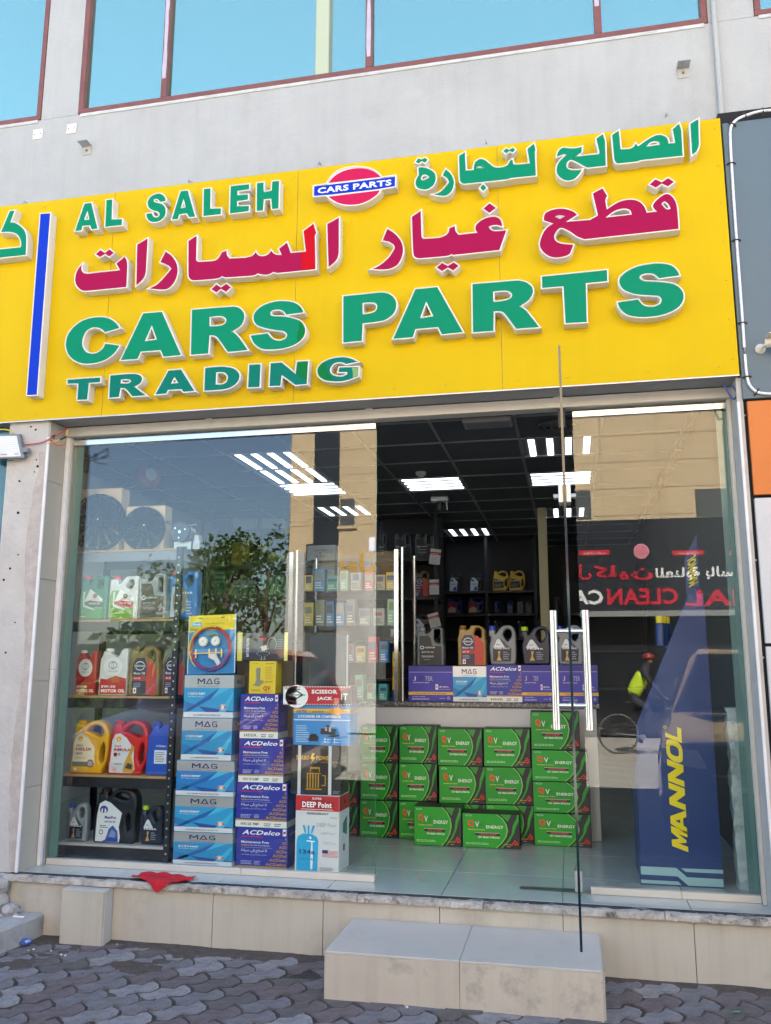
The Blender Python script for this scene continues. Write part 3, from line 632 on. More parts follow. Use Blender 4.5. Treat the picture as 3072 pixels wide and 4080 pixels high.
for x0, x1, z0, z1 in ((-3.594, -3.568, 1.43, 2.871), (-3.593, -3.571, .31, 1.428)): MB().box(x0, .20, z0, x1, .236, z1, m_bead).build('jamb_post', sf, bevel=.002)
MB().box(-3.5675, .225, .31, -3.556, .275, 2.871, m_steel).build('jamb_channel', sf)
MB().box(.353, .21, .31, .3715, .275, 2.871, m_alu).build('jamb_post', sf, bevel=.002)
MB().box(.30, GY+.006, .35, .352, GY+.012, 2.82, mat('pane_tape', (.08, .17, .17), .3)).build('edge_seal', sf)
MB().box(-3.555, GY+.006, .35, -3.50, GY+.012, 2.82, mat('pane_tape', (.08, .17, .17), .3)).build('edge_seal', sf)
# strike plate on the left pane
MB().box(-1.632, GY-.022, 2.095, -1.592, GY+.022, 2.182, m_white).build('strike_plate', sf, bevel=.008)
# ------------------------------------------------------------------ the open glass door, seen along its edge
dr = thing('glass_door', 'frameless glass door standing open, seen edge-on, with steel pull handles', 'door', (-.5215, .255, .345))
DW, DZ = 1.055, 2.515
m_edge = mat('door_glass_edge', (.006, .025, .035), .1, spec=.8)
MB().box(-.005, -DW, 0, .005, 0, DZ, GLASS).build('door_glass', dr)
MB().box(-.0052, -DW-.0015, 0, .0052, -DW, DZ, m_edge).build('polished_edge', dr)
for s in (-1, 1):
    h = MB(); x = s*.068
    h.cyl((x, -.93, .84), (x, -.93, 1.345), .0165, m_chrome, 18)
    for z in (.94, 1.255): h.cyl((s*.006, -.93, z), (x, -.93, z), .011, m_chrome, 12)
    h.build('pull_handle', dr, smooth=True)
    for z in (.94, 1.255): MB().cyl((s*.0055, -.93, z), (s*.012, -.93, z), .017, m_chrome, 14).build('handle_rose', dr, smooth=True)
    MB().box(s*.0055, -DW+.004, 1.80, s*.026, -DW+.085, 1.885, mat('lock_case', (.62, .58, .52), .3, metal=.7)).build('lock_case', dr, bevel=.005)
    MB().cyl((s*.026, -DW+.04, 1.835), (s*.048, -DW+.04, 1.835), .012, m_steel, 12).build('lock_knob', dr)
MB().box(-.020, -.05, DZ-.10, .020, .03, DZ+.035, m_black).build('top_patch', dr, bevel=.003)
MB().box(-.019, -.09, -.012, .019, .02, .09, m_steel).build('bottom_patch', dr, bevel=.003)
MB().box(-.30, .00, -.0345, .02, .06, -.0305, mat('pivot_plate', (.10, .12, .12), .4, metal=.5, var=.4, vs=25)).build('pivot_plate', dr)
# ------------------------------------------------------------------ neighbours and small things on the front
nb = thing('neighbour_shopfront', 'narrow strip of dark teal glass of the shop left of the pillar', 'shopfront')
MB().box(-6.5, .10, .32, -3.90, .11, 2.93, mat('teal_film_glass', (.02, .10, .12), .06, spec=.8)).build('pane', nb)
MB().box(-3.899, .06, .32, -3.877, .13, 2.93, m_alu).build('frame_post', nb)
cd = thing('cladding_wall', 'grey, orange and white panel cladding of the shop on the right', 'wall')
XC = .405
m_grey = mat('slate_panel', (.085, .135, .172), .5, var=.05, vs=3); m_or = mat('orange_panel', (.54, .15, .02), .45, var=.06, vs=3, stain=(.44, .12, .016), sscale=3, samt=.5)
m_wp = mat('white_panel', (.49, .51, .535), .45, var=.03, vs=3, stain=(.39, .41, .43), sscale=4, samt=.3)
MB().box(XC-.02, .058, 0, 6, .119, 4.47, m_dark).build('backing', cd)
zc = [W(3010, p, .03).z for p in (480, 1590, 1978, 2570)]
def pn(z0, z1, m, x1=6): MB().box(XC+.012, .03, z0+.008, x1, .055, z1-.008, m).build('panel', cd, bevel=.003)
MB().box(XC-.008, .02, zc[1]+.002, 6, .057, zc[0], m_grey).build('fascia', cd, bevel=.002)
pn(zc[2], zc[1], m_or); pn(zc[3], zc[2], m_wp)
z = zc[3]
for k in range(3): pn(z-.55, z, m_wp); z -= .552
for p in ((2957, 1650), (2994, 2230), (3030, 2620)):
    q = W(*p, .03); MB().lathe([(.006, 0), (.005, -.004), (.001, -.006)], (XC+.002, .056, q.z), 'y', m_steel, 8).build('screw', cd)
# rope light on the grey fascia
rl = thing('rope_light', 'clear rope light looped along the edge of the grey fascia', 'light')
cr = crop(2850, 400, 1.580)
pp = [(351, 62), (300, 66), (250, 76), (190, 96), (140, 118), (108, 150), (95, 190), (95, 260), (102, 396), (112, 560), (134, 880), (150, 1100), (172, 1400), (186, 1600), (200, 1740), (222, 1800), (262, 1835), (310, 1845), (360, 1848)]
path = [W(*cr(x, y), .012) for x, y in pp]
def smooth_path(P, n=4):
    out = []
    for i in range(len(P)-1):
        a, b, c, d = P[max(i-1, 0)], P[i], P[i+1], P[min(i+2, len(P)-1)]
        for k in range(n):
            t = k/n; out.append(.5*((2*b)+(-a+c)*t+(2*a-5*b+4*c-d)*t*t+(-a+3*b-3*c+d)*t**3))
    return out+[P[-1]]
sp = smooth_path(path); sp.append(sp[-1]+Vector((1.2, 0, 0))); sp.insert(0, sp[0]+Vector((1.2, 0, 0)))
MB().tube(sp, .0075, mat('rope_tube', (.66, .69, .74), .2, spec=.7, var=.18, vs=60), 10).build('tube', rl, smooth=True)
for k in (1, 3, 5, 8, 10, 12, 14, 16):
    p = path[k]; d = (path[min(k+1, len(path)-1)]-path[k-1]).normalized(); n = Vector((d.z, 0, -d.x))
    mb = MB(); mb.tube([p-n*.022+Vector((0, .007, 0)), p-n*.009+Vector((0, -.007, 0)), p+n*.009+Vector((0, -.007, 0)), p+n*.022+Vector((0, .007, 0))], .004, mat('clip_dark', (.035, .02, .02), .6), 6).build('clip', rl)
# security camera
q = W(3030, 1390, .015)
sc = thing('security_camera', 'cream bullet security camera on a round base, on the grey fascia', 'camera', (q.x, .02, q.z))
m_cream = mat('cream_plastic', (.60, .57, .48), .45)
MB().lathe([(.026, 0), (.026, -.008), (.018, -.014), (.008, -.03)], (0, 0, 0), 'y', m_cream, 20).build('base', sc, smooth=True)
MB().tube([(0, -.02, 0), (.012, -.045, .004), (.03, -.055, .012)], .007, m_cream, 10).build('arm', sc, smooth=True)
MB().tube([(.02, -.05, .01), (.16, -.13, .012)], .024, m_cream, 18).build('camera_body', sc, smooth=True)
MB().box(.015, -.14, .03, .16, -.05, .036, m_cream).build('sun_hood', sc, bevel=.002)
# floodlight on the left
fd = thing('floodlight', 'grey led floodlight hanging at the left edge beside the pillar', 'floodlight', (0, 0, 0))
m_fg = mat('grey_casting', (.18, .20, .22), .5, var=.1, vs=12)
cf = crop(0, 1600, 2.0825); yf = -.02
P4 = [W(*cf(x, y), yf) for x, y in ((-150, 275), (158, 268), (205, 470), (-150, 480))]
mb = MB(); i = mb.mi(m_fg)
bk = [p+Vector((-.015, .05, .012)) for p in P4]
mb.v += [tuple(p) for p in P4]+[tuple(p) for p in bk]
for f in ((0, 1, 2, 3), (7, 6, 5, 4), (0, 4, 5, 1), (1, 5, 6, 2), (2, 6, 7, 3), (3, 7, 4, 0)): mb.f.append(f); mb.m.append(i)
mb.build('housing', fd, bevel=.004)
I4 = [P4[0].lerp(P4[2], .0)+Vector((.0, -.004, 0)), 0, 0, 0]
def bil(u, v, dy=-.002): a = P4[3].lerp(P4[2], u).lerp(P4[0].lerp(P4[1], u), v); return a+Vector((0, dy, 0))
MB().face([bil(.02, .08), bil(.93, .08), bil(.93, .92), bil(.02, .92)], mat('lens_white', (.62, .66, .68), .25)).build('lens', fd)
lm = mat('led_dot', (.80, .78, .62), .3)
for a in range(14):
    for b in range(6):
        p = bil(.30+.62*a/14, .32+.55*b/6, -.004); MB().box(p.x, p.y, p.z, p.x+.006, p.y+.001, p.z+.005, lm).build('led', fd)
D = Decal(bil(0, 0, -.004), bil(1, 0, 0)-bil(0, 0, 0), bil(0, 1, 0)-bil(0, 0, 0), (0, -1, 0)); D.text('2YEARS', .44, .14, .60, .2, 'B02030', 1); D.text('200w', .77, .15, .87, .2, 'B02030', 1); D.build('lettering', fd)
p = bil(1.0, .3); MB().box(p.x, p.y-.01, p.z-.012, p.x+.035, p.y+.03, p.z+.02, m_fg).build('hinge_bracket', fd, bevel=.004)
wr = thing('loose_cables', 'loose red and yellow wires running from the floodlight to the header corner', 'cable')
mred = mat('wire_red', (.45, .02, .03), .5); my = mat('wire_yellow', (.65, .5, .03), .5)
def wire(pts, y, r, m, nm='wire', par=wr): MB().tube(smooth_path([W(*cf(a, b), y) for a, b in pts]), r, m, 7).build(nm, par, smooth=True)
wire([(205, 358), (290, 350), (360, 335), (420, 305), (455, 288), (500, 262), (560, 228)], .015, .0035, mred); wire([(420, 300), (432, 340), (470, 362), (520, 365), (545, 372)], .015, .003, mred)
wire([(400, 345), (460, 328), (510, 312), (550, 292), (562, 230)], .018, .003, my); wire([(-60, 232), (40, 232), (85, 243), (108, 262)], .02, .004, my)
wire([(-40, 520), (20, 495), (60, 488), (110, 486)], -.02, .003, m_black); wire([(430, 290), (455, 280), (440, 310)], .014, .005, m_black, 'tape'); wire([(500, 318), (552, 288)], .012, .005, m_black, 'tape')
bw = thing('blue_cable', 'blue cable looped at the right end of the header', 'cable')
cb = crop(2850, 1500, 1.473)
MB().tube(smooth_path([W(*cb(a, b), .06) for a, b in ((48, 45), (70, 80), (85, 110), (105, 132), (122, 120), (125, 90), (105, 62), (88, 48))]), .005, mat('wire_blue', (.01, .05, .22), .4), 8).build('wire', bw, smooth=True)
# plates and brackets on the wall
for px, py, lb in ((150, 534, 'white square cover plate on the wall, left of the two'), (285, 512, 'white square cover plate on the wall, right of the two')):
    p = W(px, py, .115); t = thing('cover_plate', lb, 'cover plate', (p.x, .118, p.z), group='square cover plates')
    MB().box(-.036, -.004, -.036, .036, .0015, .036, m_white).build('plate', t, bevel=.0015)
    for s in (-1, 1): MB().lathe([(.004, 0), (.003, -.003)], (s*.022, -.004, 0), 'y', m_black, 8).build('screw', t)
for px, py, lb in ((342, 578, 'small angle bracket under the left window corner'), (2722, 265, 'rusty angle bracket high on the right of the wall')):
    p = W(px, py, .1); t = thing('wall_bracket', lb, 'bracket', (p.x, .118, p.z), group='angle brackets on the wall')
    MB().box(-.03, -.002, -.06, .03, .0015, 0, m_wall).build('wall_leaf', t); MB().box(-.035, -.07, 0, .035, .0015, .004, m_steel).build('shelf_leaf', t)
    MB().lathe([(.007, 0), (.007, -.008), (.003, -.016)], (0, -.002, -.03), 'y', mat('rusty_bolt', (.25, .14, .06), .7), 8).build('bolt', t)
for px, py in ((112, 808), (762, 725), (1277, 652), (1938, 568), (2652, 460)):
    p = W(px, py, .11); MB().tube([(p.x, .125, p.z), (p.x, .07, p.z-.012), (p.x+.004, .062, p.z-.035)], .0035, m_steel, 6).build('sign_hook', sg)

# ------------------------------------------------------------------ litter, rag, kerb and rubble
rg = MB(); m_rag = mat('red_cloth', (.42, .008, .02), .9, var=.15, vs=30, bump=.4, bs=200)
n1, n2 = 22, 12; i = rg.mi(m_rag); Rr = random.Random(4)
A = WZ(563, 3462, .315); B = WZ(772, 3478, .315)
for b in range(n2+1):
    for a in range(n1+1):
        u, v = a/n1, b/n2
        reach = .055+.075*math.exp(-((u-.55)/.22)**2)+.012*math.sin(9*u)
        x = A.x+.06+(B.x-A.x)*u; y = .115-reach*1.6*v+.01*math.sin(u*6)
        over = max(0, -.032-y); z = .3125+.010*abs(math.sin(u*11+v*3))*(1-.3*v)+.006*math.sin(v*9+u*4)+.006
        if over > 0: y = -.034-.012*abs(math.sin(u*14)); z -= over
        rg.v.append((x+.012*math.sin(v*5), y, z))
for b in range(n2):
    for a in range(n1): k = b*(n1+1)+a; rg.f.append((k, k+1, k+n1+2, k+n1+1)); rg.m.append(i)
rg.build('red_rag', smooth=True, ang=80, label='crumpled red cloth rag lying over the sill edge', cat='rag')
A2 = WZ(600, 3452, .313); B2 = WZ(822, 3462, .313); mr = MB(); i = mr.mi(mat('maroon_cloth', (.16, .012, .03), .9, var=.2, vs=30))
for a in range(17):
    u = a/16; x = A2.x+(B2.x-A2.x)*u; mr.v += [(x, .29+.006*math.sin(u*9), .3125+.004*abs(math.sin(u*12))), (x+.01, .355+.008*math.sin(u*5), .3135+.005*abs(math.sin(u*8+1)))]
for a in range(16): mr.f.append((2*a, 2*a+2, 2*a+3, 2*a+1)); mr.m.append(i)
mr.build('maroon_cloth', label='strip of dark red cloth on the floor just inside the glass', cat='cloth')
kp = WZ(161, 3733, 0)
kt = W(161, 3641, kp.y); kq = WZ(-40, 3818, 0)
MB().prism([(kp.x, kp.y), (kp.x+.01, kp.y+.22), (-5.2, kp.y+.2), (-5.2, kq.y-.1), (kq.x, kq.y)], lambda u, v, t: (u, v, t), -.03, kt.z, m_conc).build('kerb_block', bevel=.012, label='broken concrete kerb end at the lower left corner', cat='kerb')
def rock(c, r, seed, m, label, cat='stone', name='stone', group=None):
    R = random.Random(seed); bm = bmesh.new(); bmesh.ops.create_icosphere(bm, subdivisions=2, radius=1)
    for v in bm.verts:
        f = 1+R.uniform(-.16, .16); v.co = Vector((v.co.x*r[0]*f, v.co.y*r[1]*f, v.co.z*r[2]*f))
    me = bpy.data.meshes.new(name); bm.to_mesh(me); bm.free(); me.materials.append(m)
    return add(name, me, None, c, R.uniform(0, 3), label, cat, group)
q = W(40, 3620, kp.y-.05)
rock((q.x, kp.y-.05, kt.z+.022), (.05, .04, .035), 2, m_conc, 'large pale chunk of rubble on the kerb block')
q2 = W(8, 3530, kp.y-.03)
rock((q2.x-.05, kp.y-.045, kt.z+.05), (.09, .05, .07), 91, m_conc, 'large dark grey block of rubble leaning at the left edge')
rock((q2.x-.03, kp.y-.04, kt.z+.135), (.07, .045, .05), 92, m_conc, 'upper grey rubble block at the left edge')
for k, (dx, dy, s, lb) in enumerate(((-.10, .03, .018, 'small grey stone left of the large chunk on the kerb'), (.06, -.02, .014, 'small stone right of the large chunk on the kerb'), (-.02, -.05, .012, 'tiny stone in front of the large chunk on the kerb'), (-.16, .0, .02, 'flat stone at the far left of the kerb top'), (.02, .075, .016, 'small stone behind the large chunk on the kerb'))):
    rock((q.x+dx, kp.y-.06+dy, kt.z+s*.5), (s*1.4, s, s*.8), 20+k, m_conc, lb, group='rubble on the kerb')
MB().box(q.x+.05, kp.y-.10, kt.z+.001, q.x+.12, kp.y-.088, kt.z+.010, m_white).build('plastic_stick', bevel=.003, label='short white plastic strip lying on the kerb block', cat='litter')
q = WZ(103, 3755, .015); rock((q.x, q.y, .018), (.03, .022, .018), 41, mat('blue_wrapper', (.05, .13, .45), .3, var=.6, vs=40, stain=(.7, .72, .78), sscale=30, samt=.9), 'crumpled blue and white wrapper on the paving', 'litter', 'crumpled_wrapper')
q = WZ(2942, 4035, .006); MB().face([(q.x-.03, q.y-.008, .008), (q.x, q.y-.012, .012), (q.x+.012, q.y+.012, .01), (q.x-.012, q.y+.016, .006)], mat('green_scrap', (.03, .35, .12), .4)).build('leaf_scrap', label='small bright green scrap on the paving at lower right', cat='litter')
Rr = random.Random(6)
for k in range(14):
    px, py = Rr.choice(((150, 3790), (220, 3800), (1900, 4030), (1280, 3830), (470, 3760), (1650, 4010)))
    p = WZ(px+Rr.uniform(-60, 60), py+Rr.uniform(-14, 14), .0)
    if -1.68 < p.x < -.4 and p.y > -.56: continue
    if p.y > -.03: continue
    rock((p.x, p.y, .006), (.007, .006, .004), 60+k, m_white if k % 2 else m_conc, 'tiny chip of plaster lying on the paving', 'debris', 'plaster_chip', 'plaster chips on the paving')
# ------------------------------------------------------------------ goods: cartons
FLR = .3105
G5, G6, G7, G8 = crop(0, 1600, 2.0825), crop(200, 2400, 2.011), crop(750, 2050, 2.0825), crop(650, 2400, 2.011)
E2, FF, HH, R4 = crop(1350, 2400, 1.5145), crop(1400, 2100, 1.7537), crop(1400, 2750, 1.666), crop(2200, 2500, 1.843)
m_kraft = mat('kraft_card', (.36, .24, .125), .85, var=.08, vs=12)
m_silver = mat('silver_print', (.50, .51, .53), .32, metal=.45)
def wob(mb, seed, a=.0012):
    R = random.Random(seed); mb.v = [(x+R.uniform(-a, a), y+R.uniform(-a, a), z+(R.uniform(-a, a) if z > .01 else 0)) for x, y, z in mb.v]; return mb
SEED = [0]
def carton(name, label, cat, cr, b, y, d, base, group=None, z0=None, rz=0., ztop=None):
    p, q = W(*cr(b[0], b[3]), y), W(*cr(b[2], b[1]), y)
    zb = p.z if z0 is None else z0; zt = q.z if ztop is None else ztop
    w, h = q.x-p.x, zt-zb; SEED[0] += 1
    o = wob(MB().box(0, 0, 0, w, d, h, base), SEED[0], .0006).build(name, None, (p.x, y, zb), bevel=.0022, label=label, cat=cat, group=group)
    if rz: o.rotation_euler.z = rz
    o['top'] = zt
    fr = Decal((0, -.0008, 0), (w, 0, 0), (0, 0, h), (0, -1, 0))
    sd = Decal((w+.0008, 0, 0), (0, d, 0), (0, 0, h), (1, 0, 0))
    tp = Decal((0, 0, h+.0008), (w, 0, 0), (0, d, 0), (0, 0, 1))
    return o, fr, sd, tp
m_magb = mat('pale_blue_card', (.08, .36, .60), .4); m_acb = mat('blue_card', (.018, .03, .33), .4); m_qvb = mat('black_card', (.014, .014, .017), .4); m_jup = mat('violet_blue_card', (.035, .03, .36), .4)
def mag_logo(D, u0, u1, v0, v1, c='1D2C5C', l=3):
    f = lambda pts: D.poly([(u0+(u1-u0)*x, v0+(v1-v0)*y) for x, y in pts], c, l)
    f([(0, 0), (.055, 0), (.055, 1), (0, 1)]); f([(.285, 0), (.34, 0), (.34, 1), (.285, 1)]); f([(.056, 1), (.056, .72), (.15, .32), (.19, .32), (.17, .58)]); f([(.284, 1), (.284, .72), (.191, .32), (.171, .58)])
    f([(.38, 0), (.44, 0), (.545, .82), (.575, 1), (.515, 1)]); f([(.71, 0), (.65, 0), (.546, .82), (.576, 1)]); f([(.45, 0), (.64, 0), (.62, .16), (.47, .16)])
    f([(.76, .2), (.81, .26), (.81, .78), (.76, .84)]); f([(.76, .845), (.80, 1), (.98, 1), (.99, .83), (.811, .83)]); f([(.76, .195), (.80, 0), (1, 0), (1, .17), (.811, .17)]); f([(.95, .171), (1, .171), (1, .55), (.87, .55), (.87, .40), (.95, .40)]); return D
def mag(o, fr, sd, tp, code, sub='12V 95AH 610CCA', i=0):
    for D in (fr,):
        D.rect(.004, .135, .996, .70, ('1E8FC4', '2A9BD0', '1C7FC8')[i % 3]).rect(.004, .70, .996, .992, m_silver).rect(.004, .008, .996, .135, 'D9DEE4')
        D.poly([(.004, .135), (.10, .135), (.93, .70), (.72, .70)], '1F5FA8', 2).poly([(.30, .27), (.996, .16), (.996, .135), (.45, .135)], '17509C', 2).poly([(.004, .40), (.30, .27), (.15, .17), (.004, .22)], '2278B8', 2)
        D.poly([(.70, .135), (.85, .135), (.996, .52), (.996, .62)], '35B4DC', 3).poly([(.72, .70), (.93, .70), (.55, .44)], '46B8DE', 3)
        mag_logo(D, .27, .71, .785, .92).text('SUPER POWER', .28, .715, .70, .752, '7E8794', 3, .01)
        D.text(code, .09, .535, .43, .59, 'EAF2FA', 4, .02).text(sub, .09, .48, .40, .51, 'D0E4F2', 4, .01).lines(.09, .615, .36, .64, 1, 'C05068', 4)
        D.ell(.79, .25, .06, .075, 'B8BCC4', 4).ell(.79, .25, .085, .03, 'C05A48', 5).ell(.79, .25, .03, .04, 'DCE0E6', 6)
        D.text('CALCIUM MAINTENANCE FREE BATTERY', .20, .045, .76, .08, '20242C', 3, .01)
    sd.rect(0, .70, 1, .995, m_silver).rect(0, .005, 1, .135, 'C9CED4').rect(0, .135, 1, .70, '2A86C0').text('MAG', .25, .78, .75, .90, '4A566E', 2)
    tp.rect(.01, .01, .99, .99, m_silver)
    fr.build('front_print', o); sd.build('side_print', o); tp.build('top_print', o)
def acd(o, fr, sd, tp, strip='55D23L', s2=('12V', '60 AH')):
    b = .175 if strip else .035
    f = lambda v: b+(v-.175)*(1-b)/(1-.175)
    fr.text('ACDelco', .11, f(.845), .84, f(.945), 'F2F4FA', 2, .022, .05).rect(.10, f(.795), .52, f(.812), 'C8203A', 2)
    fr.text('Maintenance Free', .10, f(.66), .64, f(.712), 'E6E8F2', 2, .025).text('PREMIUM', .10, f(.60), .26, f(.63), 'C79A3C', 2, .03).text('Car and Truck Battery', .28, f(.597), .66, f(.632), 'D8DAEA', 2, .02)
    fr.rect(.10, f(.565), .70, f(.571), 'AEB4DA', 2).text(arabic('لا تحتاج إلى صيانة'), .10, f(.455), .60, f(.535), 'E2E5F2', 2, .014).text(arabic('بطارية ممتازة للسيارات والشاحنات'), .10, f(.395), .60, f(.435), 'B9BEE0', 2, .01)
    fr.lines(.10, f(.21), .34, f(.30), 3, 'AEB4E0', 2); fr.lines(.36, f(.21), .50, f(.30), 3, 'AEB4E0', 2)
    for k, (tx, u0) in enumerate((('ACDelco', .585), ('ACDelc', .65), ('ACDel', .715), ('ACDe', .78), ('ACD', .84), ('AC', .90), ('A', .945))): fr.text(tx, u0, f(.195+k*.092), .985, f(.258+k*.092), 'B98B2E', 2, .035)
    fr.rect(.905, f(.84), .975, f(.985), 'EDEDEC', 3).poly([(.915, f(.87)), (.965, f(.90)), (.965, f(.945)), (.915, f(.93))], 'C02038', 4)
    if strip:
        fr.rect(.003, 0.003, .997, .145, 'E4E6E2', 2).rect(.003, .145, .997, .178, 'B58A32', 2).text(strip, .11, .045, .46, .105, '2A2E38', 3, .025)
        fr.lines(.56, .035, .70, .12, 2, '5A606A', 3); fr.lines(.76, .035, .92, .12, 2, '5A606A', 3)
    else: fr.rect(.003, .003, .997, .036, 'B58A32', 2)
    sd.rect(0, .005, 1, b-.03, 'C8C8C0', 1).text('ACDelco', .15, .80, .85, .87, 'AEB4D8', 2).lines(.15, .3, .8, .6, 6, '6A70B0', 2)
    fr.build('front_print', o); sd.build('side_print', o)
def qv(o, fr, sd, tp, code='95D31RMF', spec='12V 90AH 570CCA'):
    g, gl = random.choice(('1B9A26', '1A9224', '20A02C', '188C24')), '35B437'
    fr.poly([(.012, .015), (.58, .015), (.68, .15), (.755, .33), (.785, .52), (.765, .70), (.70, .86), (.60, .985), (.012, .985)], g, 1)
    fr.poly([(.61, .985), (.71, .86), (.776, .70), (.797, .52), (.765, .33), (.69, .15), (.60, .015), (.575, .015), (.67, .15), (.745, .33), (.776, .52), (.756, .70), (.69, .86), (.585, .985)], '77C95A', 2)
    fr.poly([(.985, .985), (.985, .80), (.93, .62), (.90, .45), (.82, .22), (.70, .02), (.66, .02), (.78, .22), (.855, .42), (.88, .66), (.95, .90), (.96, .985)], g, 2)
    fr.poly([(.66, .985), (.86, .985), (.795, .78), (.765, .82)], '2C8C2C', 2)
    fr.ell(.115, .925, .06, .022, 'C9D6C6', 2).ell(.115, .925, .05, .015, g, 3)
    fr.text('Q', .095, .60, .205, .80, 'E0401C', 3, .05).text('V', .225, .60, .30, .755, 'D8DCD8', 3, .02).poly([(.29, .62), (.42, .76), (.31, .66)], '2A3A2A', 3).text('ENERGY', .42, .565, .72, .655, 'E8EEE6', 3, .015)
    fr.text('Quality & Value', .10, .50, .40, .545, 'DCC84C', 3, .01)
    fr.rect(.225, .365, .66, .44, '16181A', 3).rect(.225, .425, .66, .447, '9AA09A', 4).text(code, .30, .378, .60, .42, 'E03438', 4, .02).text(spec, .275, .285, .655, .335, 'EEF4EC', 3, .022)
    fr.lines(.06, .10, .50, .165, 2, 'A8D8A0', 3, .45)
    fr.text('MALAYSIA', .735, .105, .875, .145, 'E07A28', 4, .03).lines(.77, .06, .86, .08, 1, 'D8D8D8', 4)
    for (u, v) in ((.875, .15), (.905, .10), (.93, .165), (.90, .205), (.945, .115)): fr.poly([(u, v), (u+.035, v+.018), (u+.025, v+.052), (u-.008, v+.03)], 'E03A22', 4)
    sd.rect(.0, .9, 1, .985, g, 1); tp.rect(.02, .02, .98, .98, '17201A', 1)
    fr.build('front_print', o); sd.build('side_print', o); tp.build('top_print', o)
def jup(o, fr, sd, tp, code='CMF 95D31L'):
    fr.rect(.003, .83, .997, .992, '2E2A86', 1).rect(.02, .815, .98, .826, 'B9B8E6', 2)
    for s, u0, u1, c in (('J', .115, .17, 'C9C9D4'), ('U', .19, .25, '2B2A66'), ('P', .27, .315, '232252'), ('I', .345, .358, '1E1E48'), ('TER', .375, .55, 'A9A8BA')): fr.text(s, u0, .575, u1, .70, c, 2, .01)
    fr.text('Heavy Duty Calcium Car Batteries', .11, .50, .47, .545, 'D6D6EE', 2, .01)
    fr.rect(.61, .33, .665, .48, 'E6E6EA', 2).rect(.625, .38, .65, .44, 'C0203A', 3).text(code, .68, .385, .90, .43, 'E2E2F0', 2, .02).lines(.68, .335, .94, .36, 1, 'B4B4DA', 2)
    fr.rect(.003, .185, .997, .265, 'E3B41A', 2).text('CALCIUM CALCIUM BATTERY', .17, .205, .86, .243, '2C2C7A', 3, .02)
    fr.text('JAPANESE STANDARD', .09, .105, .38, .145, 'C8C8EC', 2, .01).text('MAINTENANCE FREE BATTERY', .09, .045, .47, .085, 'D8D8F4', 2, .012).ell(.90, .095, .03, .04, 'B8B8E4', 2).ell(.90, .095, .018, .026, '25257A', 3).lines(.70, .08, .84, .11, 1, 'B8B8E4', 2)
    sd.rect(.0, .185, 1, .265, 'E3B41A', 1); fr.build('front_print', o); sd.build('side_print', o)
def stack(cr, boxes, y, base_z):
    """bottom-up list of boxes -> z pairs, each resting on the one below"""
    out = []; z = base_z
    for b in boxes:
        zt = W(*cr(b[2], b[1]), y).z; out.append((z, zt)); z = zt+.0012
    return out
# five battery cartons, silver over blue
mb_ = [((980, 1856, 1465, 2110), '61034MF', 'bottom carton'), ((990, 1562, 1470, 1848), '60038MF', 'second carton from the floor'), ((1003, 1275, 1480, 1553), '60038MF', 'third carton from the floor'), ((1045, 930, 1460, 1258), '115D31RMF', 'fourth carton from the floor'), ((1065, 583, 1475, 905), '115D31RMF', 'top carton')]
for k, ((b, code, lb), (z0, z1)) in enumerate(zip(mb_, stack(G6, [m[0] for m in mb_], .415, FLR))):
    mag(*carton('battery_carton', lb+' of the silver and light blue battery stack beside the rack', 'battery box', G6, b, .415+(k % 2)*.004, .175, m_magb, 'silver and light blue battery cartons', z0, (.0, .006, -.008, .004, .01)[k], z1), code, i=k)
ab_ = [((580, 1815, 1000, 2125), None, 'bottom dark blue battery carton of its stack, without a white strip'), ((578, 1452, 1000, 1808), 'NX120 7MF', 'dark blue battery carton second from the floor, marked NX120'), ((600, 1097, 970, 1440), 'NX110 5LMF', 'dark blue battery carton third from the floor, marked NX110'), ((612, 737, 930, 1085), '55D23L', 'topmost dark blue battery carton of its stack, under the yellow box')]
az = stack(G8, [m[0] for m in ab_], .43, FLR)
for k, ((b, s, lb), (z0, z1)) in enumerate(zip(ab_, az)):
    acd(*carton('battery_carton', lb, 'battery box', G8, b, .43, .17, m_acb, 'dark blue battery cartons by the window', z0, (.0, -.01, .012, -.006)[k], z1), s)
# yellow motor box and the tester on it
zt = az[-1][1]+.001
o, fr, sd, tp = carton('motor_carton', 'small yellow carton with a pump motor picture, under the battery tester box', 'box', G8, (685, 470, 905, 730), .45, .11, mat('yellow_card', (.75, .56, .01), .4), None, zt)
fr.poly([(.10, .26), (.22, .30), (.28, .42), (.26, .74), (.30, .79), (.42, .79), (.44, .74), (.42, .42), (.56, .40), (.56, .33), (.48, .30), (.42, .22)], '8E8A70', 2).text('QV', .55, .08, .82, .24, 'C03A18', 3, .04).text('MOTOR', .62, .345, .90, .39, '7A5A10', 3, .02).text('QUALITY', .58, .04, .84, .065, 'B05010', 3)
fr.lines(.62, .45, .92, .85, 8, 'B08A08', 2, .35); fr.lines(.1, .92, .4, .94, 1, '8A6A08', 2); fr.text('QV-2TAB', .62, .90, .93, .94, '7A5A10', 2); fr.lines(.1, .08, .46, .15, 2, 'A06A10', 2); fr.build('front_print', o)
zt = o['top']+.001
o, fr, sd, tp = carton('tester_carton', 'black battery tester carton with yellow ends, on the small yellow carton', 'box', G8, (592, 240, 1002, 460), .46, .09, mat('black_card', (.014, .014, .017), .4), None, zt)
